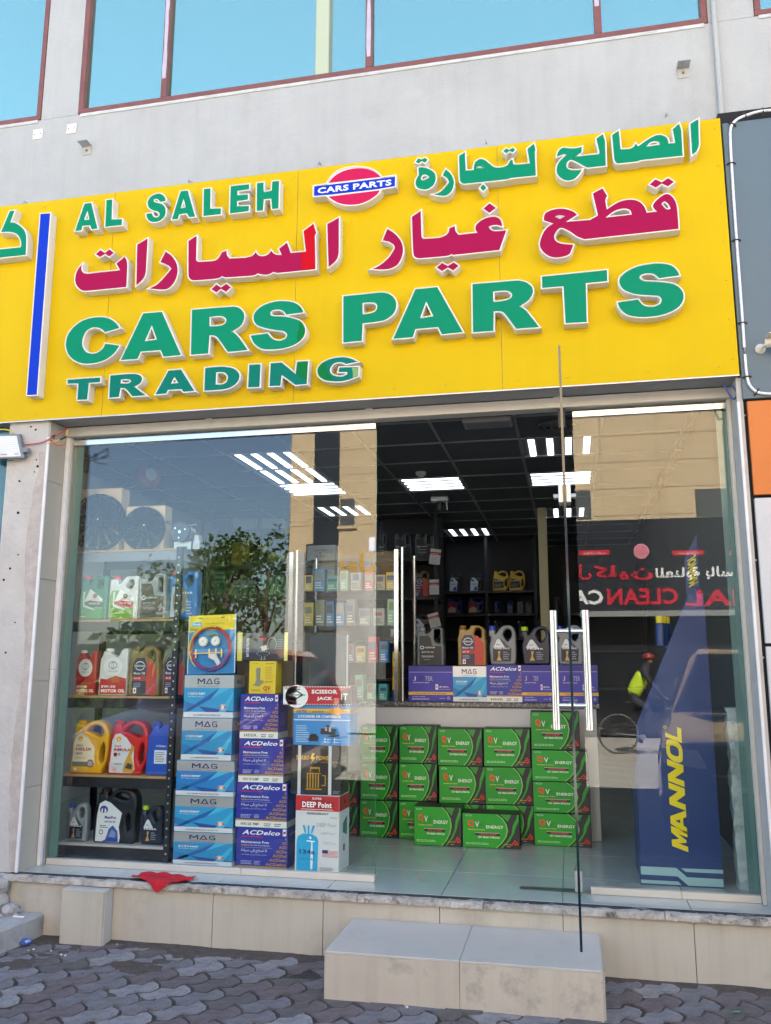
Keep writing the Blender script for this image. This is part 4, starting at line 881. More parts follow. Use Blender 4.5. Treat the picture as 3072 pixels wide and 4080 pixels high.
fr.rect(.0, .0, .10, 1, 'D8C83A', 2).rect(.93, .0, 1, 1, 'E2DA7A', 2).rect(.03, .35, .08, .8, 'CFC9A0', 3).poly([(.30, .55), (.42, .90), (.60, .80), (.66, .45), (.52, .28), (.36, .42)], '3A3E42', 2).poly([(.44, .88), (.58, .76), (.55, .70), (.41, .82)], 'B0242A', 3).poly([(.46, .50), (.58, .56), (.60, .40), (.50, .34)], 'C8C8B0', 3)
D = fr
for k in range(14): a = k/13*math.pi*1.4-.6; D.ell(.69+.085*math.cos(a), .58+.24*math.sin(a), .012, .025, 'A8ACB0', 3, 6)
for k in range(22): a = k/21*math.pi*2; D.ell(.52+.14*math.cos(a)*(.6+.4*math.sin(3*a)), .20+.16*math.sin(a), .008, .016, 'C8CCD0', 3, 6)
MB_ = Decal((0, -.0008, 0), (0, 0, 0), (0, 0, 0), (0, -1, 0))
v, f, _ = text2d('BATTERYTESTER', .02)
k = len(D.mb.v); i = D.mb.mi(flat('E4E6EA')); D.mb.v += [tuple(D.at(.235-.05*yy, .15+.66*xx, 3)) for xx, yy in v]
for q in f: D.mb.f.append(tuple(k+j for j in q)); D.mb.m.append(i)
for k in range(5): D.rect(.80, .42+k*.08, .91, .43+k*.08, '9A9CA0', 2)
for k in range(5): D.rect(.80+k*.027, .42, .803+k*.027, .74, '9A9CA0', 2)
D.build('front_print', o)
# third stack: refrigerant, turbo, compressor, jack, condenser
o, fr, sd, tp = carton('refrigerant_carton', 'white and red refrigerant gas carton standing on the floor by the doorway', 'box', G8, (1052, 1553, 1416, 2158), .405, .20, mat('white_card', (.70, .71, .72), .45), None, FLR, -.04)
fr.rect(.003, .795, .997, .997, 'C01824', 1).poly([(.12, .815), (.88, .80), (.90, .925), (.62, .945), (.62, .985), (.36, .985), (.36, .945), (.12, .935)], 'A8101C', 2).text('SUPER', .385, .945, .60, .975, 'F4E8E8', 3, .02).text('DEEP Point', .155, .84, .83, .915, 'FFFFFF', 3, .03).rect(.13, .812, .87, .82, 'F0D8D8', 3)
fr.text('REFRIGERANT', .26, .745, .75, .775, '4A4A4C', 2, .02, .03).text('DEEP Point', .50, .59, .95, .64, 'A9ADB2', 2, .0).text('DEEP Point', .60, .49, .92, .52, 'A9ADB2', 2, .0).text('DEEP Point', .64, .365, .94, .395, 'A9ADB2', 2, .0)
cy = '18A8DC'
fr.poly([(.04, .01), (.52, .01), (.54, .40), (.50, .455), (.38, .49), (.18, .49), (.07, .455), (.04, .40)], cy, 2).poly([(.16, .60), (.22, .60), (.26, .50), (.22, .50), (.185, .575)], cy, 2).poly([(.40, .60), (.46, .60), (.40, .50), (.36, .50)], cy, 2).rect(.29, .49, .33, .60, cy, 2)
fr.ell(.355, .44, .025, .017, 'F0F6FA', 3).poly([(.27, .405), (.46, .40), (.46, .385), (.27, .39)], 'F0F6FA', 3).poly([(.375, .39), (.405, .39), (.42, .20), (.41, .03), (.36, .03), (.365, .2)], 'E8F2F8', 3).text('134a', .11, .225, .46, .285, '123A78', 4, .03).text('100% PURE', .10, .145, .46, .175, '2A78B0', 4, .01)
fr.rect(.63, .20, .98, .29, 'F2F2F2', 2).rect(.63, .245, .76, .29, '24306C', 4)
for k in range(6): fr.rect(.63, .20+k*.0154, .98, .2075+k*.0154, 'C02838', 3)
fr.lines(.58, .02, .95, .07, 3, '8A8C90', 2); fr.text('9227374', .80, .705, .95, .72, '6A6A6C', 2)
sd.rect(0, .795, 1, .997, 'B41420', 1).poly([(.35, .62), (.75, .70), (.75, .44), (.35, .50)], '1C7A5A', 1).ell(.5, .9, .1, .03, '300408', 2).rect(.4, .25, .55, .34, '2A2A2C', 1); fr.build('front_print', o); sd.build('side_print', o)
zt = o['top']+.001
o, fr, sd, tp = carton('pump_carton', 'black air pump carton with yellow lightning bolt, tied with two white straps', 'box', G8, (1022, 1150, 1428, 1548), .42, .17, mat('black_card', (.014, .014, .017), .4), None, zt)
fr.text('TURBO', .09, .70, .36, .79, 'E0A818', 2, .03, .03).poly([(.42, .84), (.47, .84), (.44, .76), (.49, .76), (.40, .62), (.43, .72), (.385, .72)], 'F0C020', 2).text('POWER', .50, .70, .80, .79, 'E0A818', 2, .03, .03).poly([(.20, 1), (.5, .99), (.45, .92), (.28, .93)], '16285E', 1).poly([(.005, .02), (.30, .01), (.18, .12)], '20386E', 1)
g_ = 'B88A20'
for k in range(5): fr.rect(.32+k*.055, .14, .345+k*.055, .42, g_, 2)
fr.rect(.30, .10, .62, .125, g_, 2).rect(.32, .42, .60, .44, g_, 2).rect(.38, .52, .58, .56, g_, 2).rect(.38, .46, .40, .52, g_, 2).rect(.56, .46, .58, .52, g_, 2).rect(.62, .18, .70, .20, g_, 2).rect(.68, .18, .70, .40, g_, 2).rect(.62, .38, .70, .40, g_, 2).text('DUAL PURPOSE AIR PUMP', .60, .645, .95, .675, 'C87820', 2)
fr.lines(.84, .03, .98, .1, 3, '8A8A8C', 2); fr.build('front_print', o); sd.lines(.2, .3, .7, .8, 6, '60605A', 1); sd.build('side_print', o)
for u in (.165, .77):
    p0 = o.dimensions.x
    w_ = W(*G8(1428, 1400), .42).x-W(*G8(1022, 1400), .42).x; h_ = o['top']-zt
    MB().box(u*w_-.009, -.0045, .001, u*w_+.009, -.0015, h_-.001, m_white).build('strap', o)
zt = o['top']+.0015
o, fr, sd, tp = carton('compressor_carton', 'sky blue two cylinder air compressor carton below the scissor jack box', 'box', G8, (1042, 826, 1500, 1150), .41, .18, mat('sky_blue_card', (.02, .25, .60), .4), None, zt)
fr.rect(.0, .80, 1, .91, 'D89A30', 1).rect(0, .86, 1, .89, 'E8C860', 2).rect(0, .615, 1, .64, 'D8E4EE', 2).text('2 CYLINDER AIR COMPRESSOR', .08, .68, .84, .745, 'F4F8FC', 2, .022).text('AIRTEK', .05, .80, .24, .875, '4A68A8', 3).text('628-4X4', .33, .81, .53, .865, '7A5A20', 3)
fr.poly([(.60, .86), (.66, .88), (.65, .95), (.73, .91), (.79, .97), (.83, .90), (.92, .91), (.87, .84), (.93, .79), (.84, .79), (.80, .73), (.74, .78), (.66, .75), (.68, .81)], 'E89A28', 4)
fr.lines(.05, .08, .30, .52, 8, 'B8D4EC', 2, .4); fr.poly([(.28, .10), (.44, .10), (.45, .20), (.40, .28), (.32, .28), (.27, .2)], '10141C', 2).poly([(.48, .28), (.74, .26), (.76, .40), (.66, .42), (.64, .50), (.58, .50), (.56, .42), (.49, .42)], '20262C', 2).rect(.56, .36, .60, .46, 'A8ACB0', 3).rect(.63, .34, .67, .46, 'B8BCC0', 3).poly([(.60, .20), (.78, .22), (.82, .27), (.62, .24)], '181C22', 3)
for k in range(4): fr.rect(.55+(k % 2)*.17, .07+(k//2)*.065, .575+(k % 2)*.17, .105+(k//2)*.065, 'E8EEF4', 2); fr.lines(.59+(k % 2)*.17, .075+(k//2)*.065, .68+(k % 2)*.17, .105+(k//2)*.065, 1, 'D0E0F0', 2)
fr.build('front_print', o); sd.rect(0, .80, 1, .91, 'C08A2A', 1); sd.build('side_print', o)
zt = o['top']+.0012
o, fr, sd, tp = carton('jack_carton', 'long red and white scissor jack carton on the sky blue box', 'box', G8, (962, 674, 1508, 822), .40, .14, mat('white_card', (.70, .71, .72), .45), None, zt)
fr.rect(.30, .0, 1, 1, 'B81C2A', 1).ell(.20, .45, .17, .62, 'ECEEF0', 2, 24).rect(.0, 0, .2, 1, 'ECEEF0', 2).text('SCISSOR', .42, .60, .80, .82, 'F6F4F4', 3, .04).text('JACK', .50, .22, .73, .44, 'F6F4F4', 3, .04).poly([(1, .0), (.80, .05), (.88, .5), (.83, .75), (1, .9)], '3A3032', 3).text('1T', .855, .28, .95, .62, 'F0F0F0', 4, .03)
fr.poly([(.08, .52), (.20, .78), (.31, .52), (.20, .30)], '2E3438', 3).poly([(.13, .53), (.20, .70), (.27, .53), (.20, .38)], 'ECEEF0', 4).rect(.15, .80, .25, .86, '2E3438', 3).rect(.06, .50, .33, .55, '2E3438', 5).poly([(.05, .20), (.20, .12), (.21, .17), (.06, .27)], '2E3438', 3).text('Qmot', .02, .82, .10, .93, 'B02030', 4)
for k in range(26): fr.rect(k/26+.006, .94, k/26+.022, .995, 'F4F4F4' if k > 6 else 'B8202C', 5); fr.rect(k/26+.006, .005, k/26+.022, .05, 'F4F4F4' if k > 6 else 'B8202C', 5)
fr.build('front_print', o); sd.rect(0, 0, 1, 1, '6A4A4C', 1); sd.build('side_print', o)
zt = o['top']+.001
p, q = W(*G8(1110, 664), .43), W(*G8(1480, 240), .43); w, h = q.x-p.x, q.z-zt
rd = thing('wrapped_condenser', 'finned black condenser in clear wrap standing on the scissor jack box', 'condenser', (p.x, .43, zt))
MB().box(0, .012, 0, w, .028, h, m_black).build('core', rd)
fm_ = mat('fin_metal', (.10, .13, .16), .4, metal=.5)
for k in range(34): MB().box(w*.17+(w*.80)*k/34, .004, h*.02, w*.17+(w*.80)*k/34+.0022, .0118, h*.95, fm_).build('fin', rd)
MB().box(0, .002, h*.955, w, .03, h, m_black).build('end_tank', rd); MB().box(w*.975, .003, 0, w, .0305, h*.954, mat('edge_white', (.5, .52, .54), .5)).build('side_edge', rd)
wp = MB(); Rw = random.Random(12); i = wp.mi(glass_mat('thin_wrap', (.97, .97, .97), 1.0, 1.1)); nx, nz = 14, 16
for b in range(nz+1):
    for a in range(nx+1): wp.v.append((w*(-.03+1.06*a/nx), -.004+Rw.uniform(-.0035, .0035), .002+h*.98*b/nz))
for b in range(nz):
    for a in range(nx): k = b*(nx+1)+a; wp.f.append((k, k+1, k+nx+2)); wp.f.append((k, k+nx+2, k+nx+1)); wp.m += [i, i]
wp.build('clear_wrap', rd)
# manifold gauge set in its blister, leaning on the top carton
p, q = W(*G6(1092, 572), .44), W(*G6(1492, 105), .44); w, h = q.x-p.x, q.z-(W(*G6(1475, 583), .415).z)
mf = thing('gauge_set_pack', 'blister pack with a red and yellow hose gauge set on the top battery carton', 'tool pack', (p.x, .445, q.z-h+.002))
mf.rotation_euler = (-.05, -.03, 0)
MB().box(0, .003, 0, w, .008, h, mat('blister_blue', (.01, .20, .50), .4)).build('card', mf)
D = Decal((0, .0028, 0), (w, 0, 0), (0, 0, h), (0, -1, 0)); D.rect(0, .74, 1, 1, 'E6CC10', 1).poly([(0, .80), (.0, .70), (.25, .76)], 'E6CC10', 1).rect(0, .01, .02, 1, 'C8D8E4', 2).rect(.98, .01, 1, 1, 'C8D8E4', 2).rect(.07, .81, .28, .885, '58A8D8', 2).text('Proek', .09, .825, .265, .87, 'F0F6FA', 3, .02).text('Testing Manifold Set', .33, .83, .75, .87, 'A88A10', 2, .01).rect(.2, .945, .28, .96, '2A2410', 2).rect(.68, .945, .76, .96, '2A2410', 2).build('card_print', mf)
cx, cz, rr_ = w*.49, h*.42, w*.43
def ring(r, y, m, dz=0., a0=0, a1=2*math.pi, rt_=.0055): MB().tube([(cx+r*math.cos(a), y, cz+dz+r*1.02*math.sin(a)) for a in [a0+(a1-a0)*k/40 for k in range(41)]], rt_, m, 8).build('hose', mf, smooth=True)
ring(rr_*.98, -.006, mat('hose_red', (.42, .02, .05), .4)); ring(rr_*.90, -.012, mat('hose_crimson', (.48, .03, .08), .4), .004); ring(rr_*1.0, -.016, mat('hose_yellow', (.78, .55, .02), .4), .0, 1.3, 4.0); ring(rr_*.94, -.018, mat('hose_blue', (.02, .12, .45), .4), -.003, 3.6, 6.0)
m_gold = mat('brass', (.70, .50, .16), .3, metal=.9)
for dx in (-.145, .115):
    gx, gz = cx+w*dx, h*.545
    MB().lathe([(.001, -.002), (.026, -.002), (.029, -.006), (.029, -.02), (.025, -.022)], (gx, 0, gz), 'y', mat('gauge_white', (.75, .75, .72), .3), 24).build('gauge', mf, smooth=True)
    D = Decal((gx-.024, -.0226, gz-.024), (.048, 0, 0), (0, 0, .048), (0, -1, 0)); D.ell(.5, .5, .46, .46, 'ECECE6', 1, 24).ell(.5, .5, .36, .36, 'F4E6E6', 2, 24).ell(.5, .5, .33, .33, 'F2F2EC', 3, 24).poly([(.48, .5), (.3, .25), (.52, .48)], '20242A', 4).poly([(.46, .5), (.72, .8), (.54, .46)], '20242A', 4).build('dial', mf)
MB().box(cx-w*.35, -.014, h*.335, cx+w*.25, -.004, h*.365, m_gold).build('manifold_bar', mf, bevel=.003)
for dx in (-.3, -.02, .12, .24): MB().cyl((cx+w*dx, -.009, h*.27), (cx+w*dx, -.009, h*.42), .006, m_gold, 10).build('valve', mf)
MB().prism([(cx, h*.33), (cx+w*.12, h*.33), (cx+w*.24, h*.17), (cx+w*.17, h*.13), (cx+w*.10, h*.22), (cx+w*.0, h*.26)], lambda u, v, t: (u, t, v), -.022, -.006, m_white).build('pistol_grip', mf, bevel=.002)
MB().tube([(cx-w*.05, -.012, h*.64), (cx+w*.06, -.014, h*.665), (cx+w*.14, -.014, h*.66), (cx+w*.16, -.012, h*.62)], .006, m_gold, 8).build('hose_coupling', mf, smooth=True)
# brown carton behind the stack
carton('brown_carton', 'plain brown cardboard carton behind the dark blue battery stack', 'box', G8, (540, 385, 960, 2160), .66, .22, m_kraft, None, FLR)
# ------------------------------------------------------------------ green battery cartons in front of the counter
cols = [(1.43, [(55, 735, 308, 985), (60, 485, 308, 727), (62, 238, 310, 478)], 'first'), (1.43, [(316, 742, 570, 988), (316, 490, 568, 735), (318, 238, 568, 482)], 'second'), (1.43, [(588, 760, 890, 1003), (583, 508, 888, 752), (573, 257, 868, 500)], 'third'), (1.43, [(895, 768, 1210, 1016), (890, 515, 1200, 760), (880, 257, 1185, 508)], 'fourth'), (1.405, [(1215, 825, 1590, 1035), (1208, 614, 1580, 817), (1200, 402, 1568, 605), (1195, 145, 1510, 392)], 'tallest')]
spec_ = (('55D23LMF', '12V 70AH 620CCA'), ('95D31LMF', '12V 75AH 620CCA'), ('95D31LMF', '12V 80AH 570CCA'), ('105D31RMF', '12V 90AH 670CCA'), ('60038MF', '12V 100AH 875CCA'))
lev = ('bottom', 'second', 'third', 'top')
for ci, (y, bs, nm) in enumerate(cols):
    for k, (b, (z0, z1)) in enumerate(zip(bs, stack(HH, bs, y, FLR))):
        l_ = 'top' if k == len(bs)-1 else ('bottom' if k == 0 else ('middle' if len(bs) == 3 else lev[k]+' from the bottom'))
        qv(*carton('battery_carton', ('%s green battery carton, %s stack from the left before the counter' if ci < 4 else '%s green battery carton of the %s stack before the counter') % (l_, nm), 'battery box', HH, b, y+random.uniform(-.006, .006), .16, m_qvb, 'green battery cartons before the counter', z0, random.uniform(-.035, .035), z1), *spec_[ci])
for b, y, lb, cd_ in (((415, 778, 730, 1030), 1.245, 'green battery carton standing forward of the stacks, left of two', ('95D31LMF', '12V 80AH 570CCA')), ((738, 826, 1115, 1055), 1.245, 'low green battery carton standing forward of the stacks, right of two', ('55D31RMF', '12V 90AH 770CCA'))):
    qv(*carton('battery_carton', lb, 'battery box', HH, b, y, .155, m_qvb, 'green battery cartons before the counter', FLR, random.uniform(-.02, .02)), *cd_)
for k, (b, (z0, z1)) in enumerate(zip([(-215, 770, 43, 980), (-215, 555, 42, 762)], stack(HH, [(-215, 770, 43, 980), (-215, 555, 42, 762)], 1.44, FLR))):
    qv(*carton('battery_carton', '%s green battery carton half hidden behind the refrigerant carton' % ('lower', 'upper')[k], 'battery box', HH, b, 1.44, .16, m_qvb, 'green battery cartons before the counter', z0, 0, z1))
# ------------------------------------------------------------------ counter, showcase and what stands on it
CZ = 1.205
ct = thing('sales_counter', 'grey white sales counter with a speckled granite top', 'counter')
MB().box(-3.1, 1.61, FLR, -.36, 2.2, 1.168, mat('counter_laminate', (.52, .535, .55), .4, var=.06, vs=3, stain=(.42, .43, .46), sscale=2, samt=.5)).build('counter_body', ct, bevel=.004)
gm = mat('granite', (.10, .10, .10), .25, var=.6, vs=60, stain=(.55, .55, .53), sscale=55, samt=.9)
MB().box(-3.12, 1.585, 1.169, -.335, 2.22, CZ-.001, gm).build('granite_top', ct, bevel=.006)
cb_ = [((420, 383, 688, 595), 'j', 'violet blue battery carton at the left end of the row on the counter'), ((690, 385, 890, 592), 'm', 'silver and light blue battery carton on the counter'), ((893, 378, 1103, 593), 'a', 'dark blue battery carton with white strip on the counter'), ((1106, 378, 1288, 592), 'j', 'violet blue battery carton right of the dark blue one on the counter'), ((1330, 378, 1560, 592), 'j', 'violet blue battery carton behind the open glass door on the counter')]
tops = []
for b, t, lb in cb_:
    c = carton('battery_carton', lb, 'battery box', E2, b, 1.64, .17, {'j': m_jup, 'm': m_magb, 'a': m_acb}[t], 'battery cartons on the counter', CZ, random.uniform(-.01, .01))
    tops.append(c[0]['top'])
    if t == 'j': jup(*c)
    elif t == 'm': mag(*c, '55D23LMF', '12V 60AH 560CCA', 1)
    else: acd(*c, '55D23L')
# ------------------------------------------------------------------ jugs and bottles
JUG = {  # outer and holes, x 0..100 across the width, y up in the same units; cap box x0,x1,y0,y1; height
 'shell': (["1,2 3,0 82,0 86,10 ~95,30 ~99,60 ~98,95 ~85,120 ~60,126 ~42,119 31,108 31,117 11,117 11,105 ~7,90 ~3,60", "36,100 ~46,111 ~62,117 ~80,111 ~86,98 ~79,88 ~68,89 ~50,96", "80,24 ~75,40 ~78,62 ~87,75 ~91,60 ~91,40 ~88,27"], (10, 32, 114, 127), 127),
 'castrol': (["3,0 97,0 ~99,5 99,136 ~95,142 64,142 ~52,136 ~40,120 29,116 28,132 2,132 1,110 0,60 0,8", "56,106 ~62,124 70,132 83,132 86,118 82,105 ~68,98"], (1, 29, 130, 146), 146),
 'nissan': (["2,0 98,0 100,4 100,90 97,96 97,128 88,138 75,144 48,144 44,134 34,128 28,126 28,132 6,132 4,112 0,100 0,6", "56,112 62,130 76,132 86,124 86,102 78,98 66,104"], (5, 29, 130, 146), 146),
 'lexus': (["3,0 97,0 99,4 99,70 96,74 94,130 88,136 58,136 52,130 46,118 30,112 30,124 2,124 0,108 0,6", "67,84 67,126 85,126 86,82 76,78"], (2, 30, 122, 138), 138),
 'mag': (["10,0 92,0 ~97,6 ~100,60 ~99,100 ~97,128 ~85,146 ~66,150 ~46,142 ~31,122 24,116 22,132 2,132 1,112 ~8,100 ~2,70 4,40 7,8", "~54,112 ~57,128 ~68,137 ~81,133 ~86,118 ~81,100 ~70,88 ~61,95"], (0, 24, 130, 150), 150),
 'maxpro': (["2,0 94,0 ~97,6 ~99,50 ~100,95 ~90,114 ~70,120 ~50,116 ~36,104 30,99 30,108 9,108 8,92 2,75 0,40 0,6", "80,26 ~76,50 ~83,68 ~88,50 ~86,30", "46,101 ~58,110 ~76,108 ~84,99 ~72,94"], (8, 31, 106, 120), 120),
 'toyota': (["2,0 96,0 98,4 98,147 84,147 75,140 68,126 58,118 46,128 40,131 40,138 14,138 12,128 4,112 2,60"], (13, 41, 137, 149), 149),
 'blue': (["0,0 98,0 100,6 100,198 72,194 54,178 50,176 50,190 22,190 20,170 8,150 4,90"], (20, 52, 188, 206), 206)}
JM = {}
def jug(name, label, cr, b, y, kind, col, cap, prints=(), z0=None, cat='oil jug', group=None, rough=.35, cy_lab=None):
    p, q = W(*cr(b[0], b[3]), y), W(*cr(b[2], b[1]), y)
    zb = p.z if z0 is None else z0; w = q.x-p.x; h = q.z-zb
    outl, cb, H = JUG[kind]; sx, sz = w/100, h/H; d = min(.42*w, .085)
    t = thing(name, label, cat, (p.x, y, zb), group=group); bm_ = mat('jug_'+(col if isinstance(col, str) else '%.2f%.2f%.2f' % col), col, rough, var=.04, vs=10)
    bev = .11*w
    mb = MB(); cs = [[(x*sx, yy*sz) for x, yy in outline(s, 3)] for s in outl]
    holes = cs[1:]
    bv = min(bev, .012)
    curve_bits(cs, bm_, mb, lambda x, z, k: (x, d/2-k, z), extrude=d/2-bv, bevel=bv, offset=-bv*.85, bres=2)
    zs = min(v[2] for v in mb.v); mb.v = [(x, yy, z-zs) for x, yy, z in mb.v]
    mb.build('body', t, smooth=True, ang=50)
    cx = (cb[0]+cb[1])/2*sx; cr_ = (cb[1]-cb[0])/2*sx; cm_ = mat('cap_'+(cap if isinstance(cap, str) else 'x'), cap, .4)
    c = MB().lathe([(cr_*.8, cb[2]*sz-.004), (cr_, cb[2]*sz), (cr_, cb[3]*sz-.003), (cr_*.9, cb[3]*sz)], (cx, d/2, 0), 'z', cm_, 16).build('cap', t, smooth=True)
    if prints:
        D = Decal((0, -.0008, 0), (w, 0, 0), (0, 0, h), (0, -1, 0))
        for pr in prints: getattr(D, pr[0])(*pr[1:])
        D.build('label', t)
    return t
def fig(u0, v0, u1, v1, c='C9A050'): return ('poly', [(u0, v0), (u1, v0), ((u0*.4+u1*.6), (v0+v1)/2), (u1*.8+u0*.2, v1), (u0*.7+u1*.3, v1), ((u0*.6+u1*.4), (v0+v1)/2)], c, 4)
SHELF = {1: 2.178, 2: 1.737, 3: 1.268, 4: .798, 5: .398}
gj = 'oil jugs on the window rack'
RY = .455
# shelf 5
magL = lambda c, tx: [('poly', [(.14, .08), (.80, .08), (.84, .40), (.46, .66), (.30, .66), (.16, .45)], c, 1), ('poly', [(.16, .44), (.60, .44), (.40, .655), (.31, .655)], 'D4D8DE', 2), ('rect', .15, .10, .80, .40, '14182A', 2), ('text', tx, .20, .395, .76, .44, 'E8ECF4', 3, .03), fig(.28, .11, .46, .35), ('lines', .52, .14, .76, .36, 4, '8A90A4', 4), ('text', 'MAG', .28, .50, .42, .53, '3A4050', 3)]
jug('oil_bottle', 'small silver grey oil bottle with blue cap on the lowest rack shelf', G6, (125, 1620, 300, 1910), RY, 'mag', (.25, .28, .32), '1C3C9C', magL('3A4656', 'SUPER DX-C'), SHELF[5], 'oil bottle', gj)
jug('oil_jug', 'large black oil jug with a white engine label on the lowest rack shelf', G6, (338, 1500, 692, 1925), RY, 'maxpro', (.012, .014, .02), '101216', [('poly', [(.06, .03), (.64, .02), (.66, .12), (.62, .30), (.68, .56), (.40, .74), (.26, .78), (.13, .72), (.08, .5)], 'DDE4EC', 1), ('ell', .24, .61, .10, .075, '2A3C8C', 2), ('ell', .24, .585, .065, .055, 'DDE4EC', 3), ('rect', .22, .55, .26, .64, '2A3C8C', 4), ('text', 'MaxPro', .27, .445, .55, .50, '1C4CA8', 3, .03), ('text', 'SAE 5W-30', .27, .375, .53, .41, '20242C', 3, .02), ('lines', .16, .28, .36, .34, 2, '50545C', 3), ('poly', [(.30, .05), (.62, .04), (.60, .22), (.48, .33), (.38, .26), (.34, .14)], '3A5CA0', 3), ('poly', [(.38, .12), (.54, .10), (.56, .20), (.46, .26)], '7A94C4', 4), ('poly', [(.22, .03), (.62, .03), (.60, .09), (.40, .10)], '1C3CA8', 4), ('ell', .20, .20, .05, .045, '30343C', 3), ('ell', .20, .20, .035, .03, 'DDE4EC', 4)], SHELF[5], group=gj)
jug('oil_bottle', 'small navy oil bottle with lime green cap on the lowest rack shelf', G6, (712, 1640, 905, 1935), RY, 'mag', (.012, .018, .045), 'A8CC1C', magL('1A2234', 'PRIMA'), SHELF[5], 'oil bottle', gj)
# shelf 4
shell_l = lambda c1, c2, t1, t2, tc: [('poly', [(.06, .03), (.62, .03), (.70, .10), (.66, .30), (.66, .48), (.46, .68), (.30, .76), (.17, .74), (.10, .62)], c1, 1), ('poly', [(.06, .03), (.62, .03), (.70, .10), (.67, .20), (.06, .22)], c2, 2), ('ell', .27, .655, .06, .045, 'E8B41C', 3), ('ell', .27, .655, .045, .034, 'D04020', 4), ('ell', .27, .65, .034, .028, 'F0C828', 5), ('text', 'Shell', .17, .505, .33, .545, 'B03038', 4, .01), ('text', t1, .16, .43, .58, .485, tc, 4, .035), ('text', t2, .16, .355, .33, .395, '5A4A40', 4, .02)]
jug('oil_jug', 'yellow oil jug with a white label on the second lowest rack shelf', G6, (150, 950, 475, 1362), RY, 'shell', (.74, .40, .006), 'D49A08', shell_l('E4DCC0', 'D9A81E', 'HELIX', 'HX5', 'A0283A')+[('rect', .08, .13, .60, .22, '6E7A62', 3), ('ell', .56, .19, .09, .075, '4A5A6A', 4), ('ell', .56, .19, .07, .055, 'B8A0A8', 5), ('rect', .13, .055, .20, .105, 'ECE8DC', 4), ('text', '20W-50', .16, .27, .42, .31, 'C9B070', 4)], SHELF[4], group=gj)
jug('oil_jug', 'red oil jug with a white and gold label on the second lowest rack shelf', G6, (452, 950, 792, 1378), RY, 'shell', (.55, .012, .012), 'C01418', shell_l('D4D8DC', 'C9CED2', 'RIMULA', 'R2', 'B02030')+[('poly', [(.40, .04), (.66, .04), (.68, .16), (.60, .34), (.68, .50), (.60, .56), (.54, .40), (.44, .22)], 'C89A2E', 3), ('poly', [(.46, .12), (.62, .10), (.64, .18), (.52, .22)], '3A3A3C', 4), ('rect', .16, .33, .24, .40, 'B02838', 4), ('text', '20W-50', .20, .18, .36, .205, '30343A', 4), ('rect', .15, .06, .24, .13, 'E6A0A0', 4)], SHELF[4], group=gj)
jug('oil_jug', 'plain blue oil jug with white label at the right of the second lowest rack shelf', G6, (758, 958, 968, 1385), RY, 'blue', (.012, .08, .48), '123CA8', [('rect', .36, .22, .88, .47, 'DCE2E8', 1), ('text', 'ACDelco', .42, .53, .84, .565, 'E8ECF6', 1, .02), ('lines', .40, .25, .84, .45, 6, '6A7888', 2)], SHELF[4], group=gj)
# shelf 3
toy = lambda t: [('poly', [(.08, .03), (.98, .03), (.98, .36), (.60, .42), (.30, .34), (.08, .36)], 'B81C28', 1), ('rect', .08, .03, .98, .27, 'BC1E2A', 2), ('ell', .50, .61, .33, .20, 'E6E8EA', 3), ('ell', .50, .64, .15, .085, '8A9096', 4), ('ell', .50, .64, .125, .065, 'E6E8EA', 5), ('ell', .50, .64, .045, .075, '8A9096', 6), ('ell', .50, .64, .028, .055, 'E6E8EA', 7), ('text', 'TOYOTA', .32, .49, .68, .53, '9AA0A6', 6), ('text', t, .13, .165, .62, .215, 'F2F2F2', 3, .03), ('text', 'MOTOR OIL', .13, .065, .95, .135, 'F6F6F6', 3, .035)]
jug('oil_jug', 'red oil jug with a white badge reading 20W-50, left end of the middle shelf', G6, (187, 385, 378, 735), RY+.03, 'toyota', (.50, .03, .04), 'E0E0E0', toy('20W-50'), SHELF[3], group=gj)
jug('oil_jug', 'white oil jug with a red label reading 5W-30 on the middle shelf', G6, (376, 368, 628, 742), RY, 'toyota', (.66, .69, .69), 'E4E6E4', [(a[0],)+tuple((.10+x*.90 if k in (0, 2) and a[0] in ('rect', 'text') else x) for k, x in enumerate(a[1:])) if False else a for a in toy('5W-30')], SHELF[3], group=gj)
nis = lambda: [('poly', [(.12, .03), (.60, .03), (.60, .62), (.52, .76), (.24, .76), (.12, .62)], '2E2A4A', 1), ('poly', [(.60, .03), (.93, .03), (.93, .54), (.72, .74), (.60, .74)], 'B83428', 1), ('rect', .14, .30, .60, .40, 'B02A30', 2), ('ell', .37, .60, .17, .095, 'D0D4D8', 2), ('ell', .37, .60, .145, .075, '2E2A4A', 3), ('rect', .17, .575, .57, .625, '2E2A4A', 4), ('text', 'NISSAN', .18, .58, .56, .62, 'DCE0E4', 5, .02), ('text', 'Motor Oil', .17, .425, .55, .475, 'E8E8EC', 3, .02), ('text', '5W-30', .18, .33, .40, .37, 'F0E0E0', 3, .02), ('lines', .17, .18, .46, .28, 3, 'A0A0B8', 3), ('rect', .17, .05, .28, .16, 'E8E8E8', 3), ('ell', .225, .105, .03, .03, 'C02030', 4)]
jug('oil_jug', 'gold brown oil jug with violet and red label on the middle rack shelf', G6, (622, 350, 878, 740), RY, 'nissan', (.22, .15, .05), '6A4A1C', nis(), SHELF[3], group=gj)
jug('oil_jug', 'grey oil jug with violet and red label beside the rack post on the middle shelf', G6, (888, 345, 1090, 728), RY+.05, 'nissan', (.16, .17, .17), '5A6266', nis(), SHELF[3], group=gj)
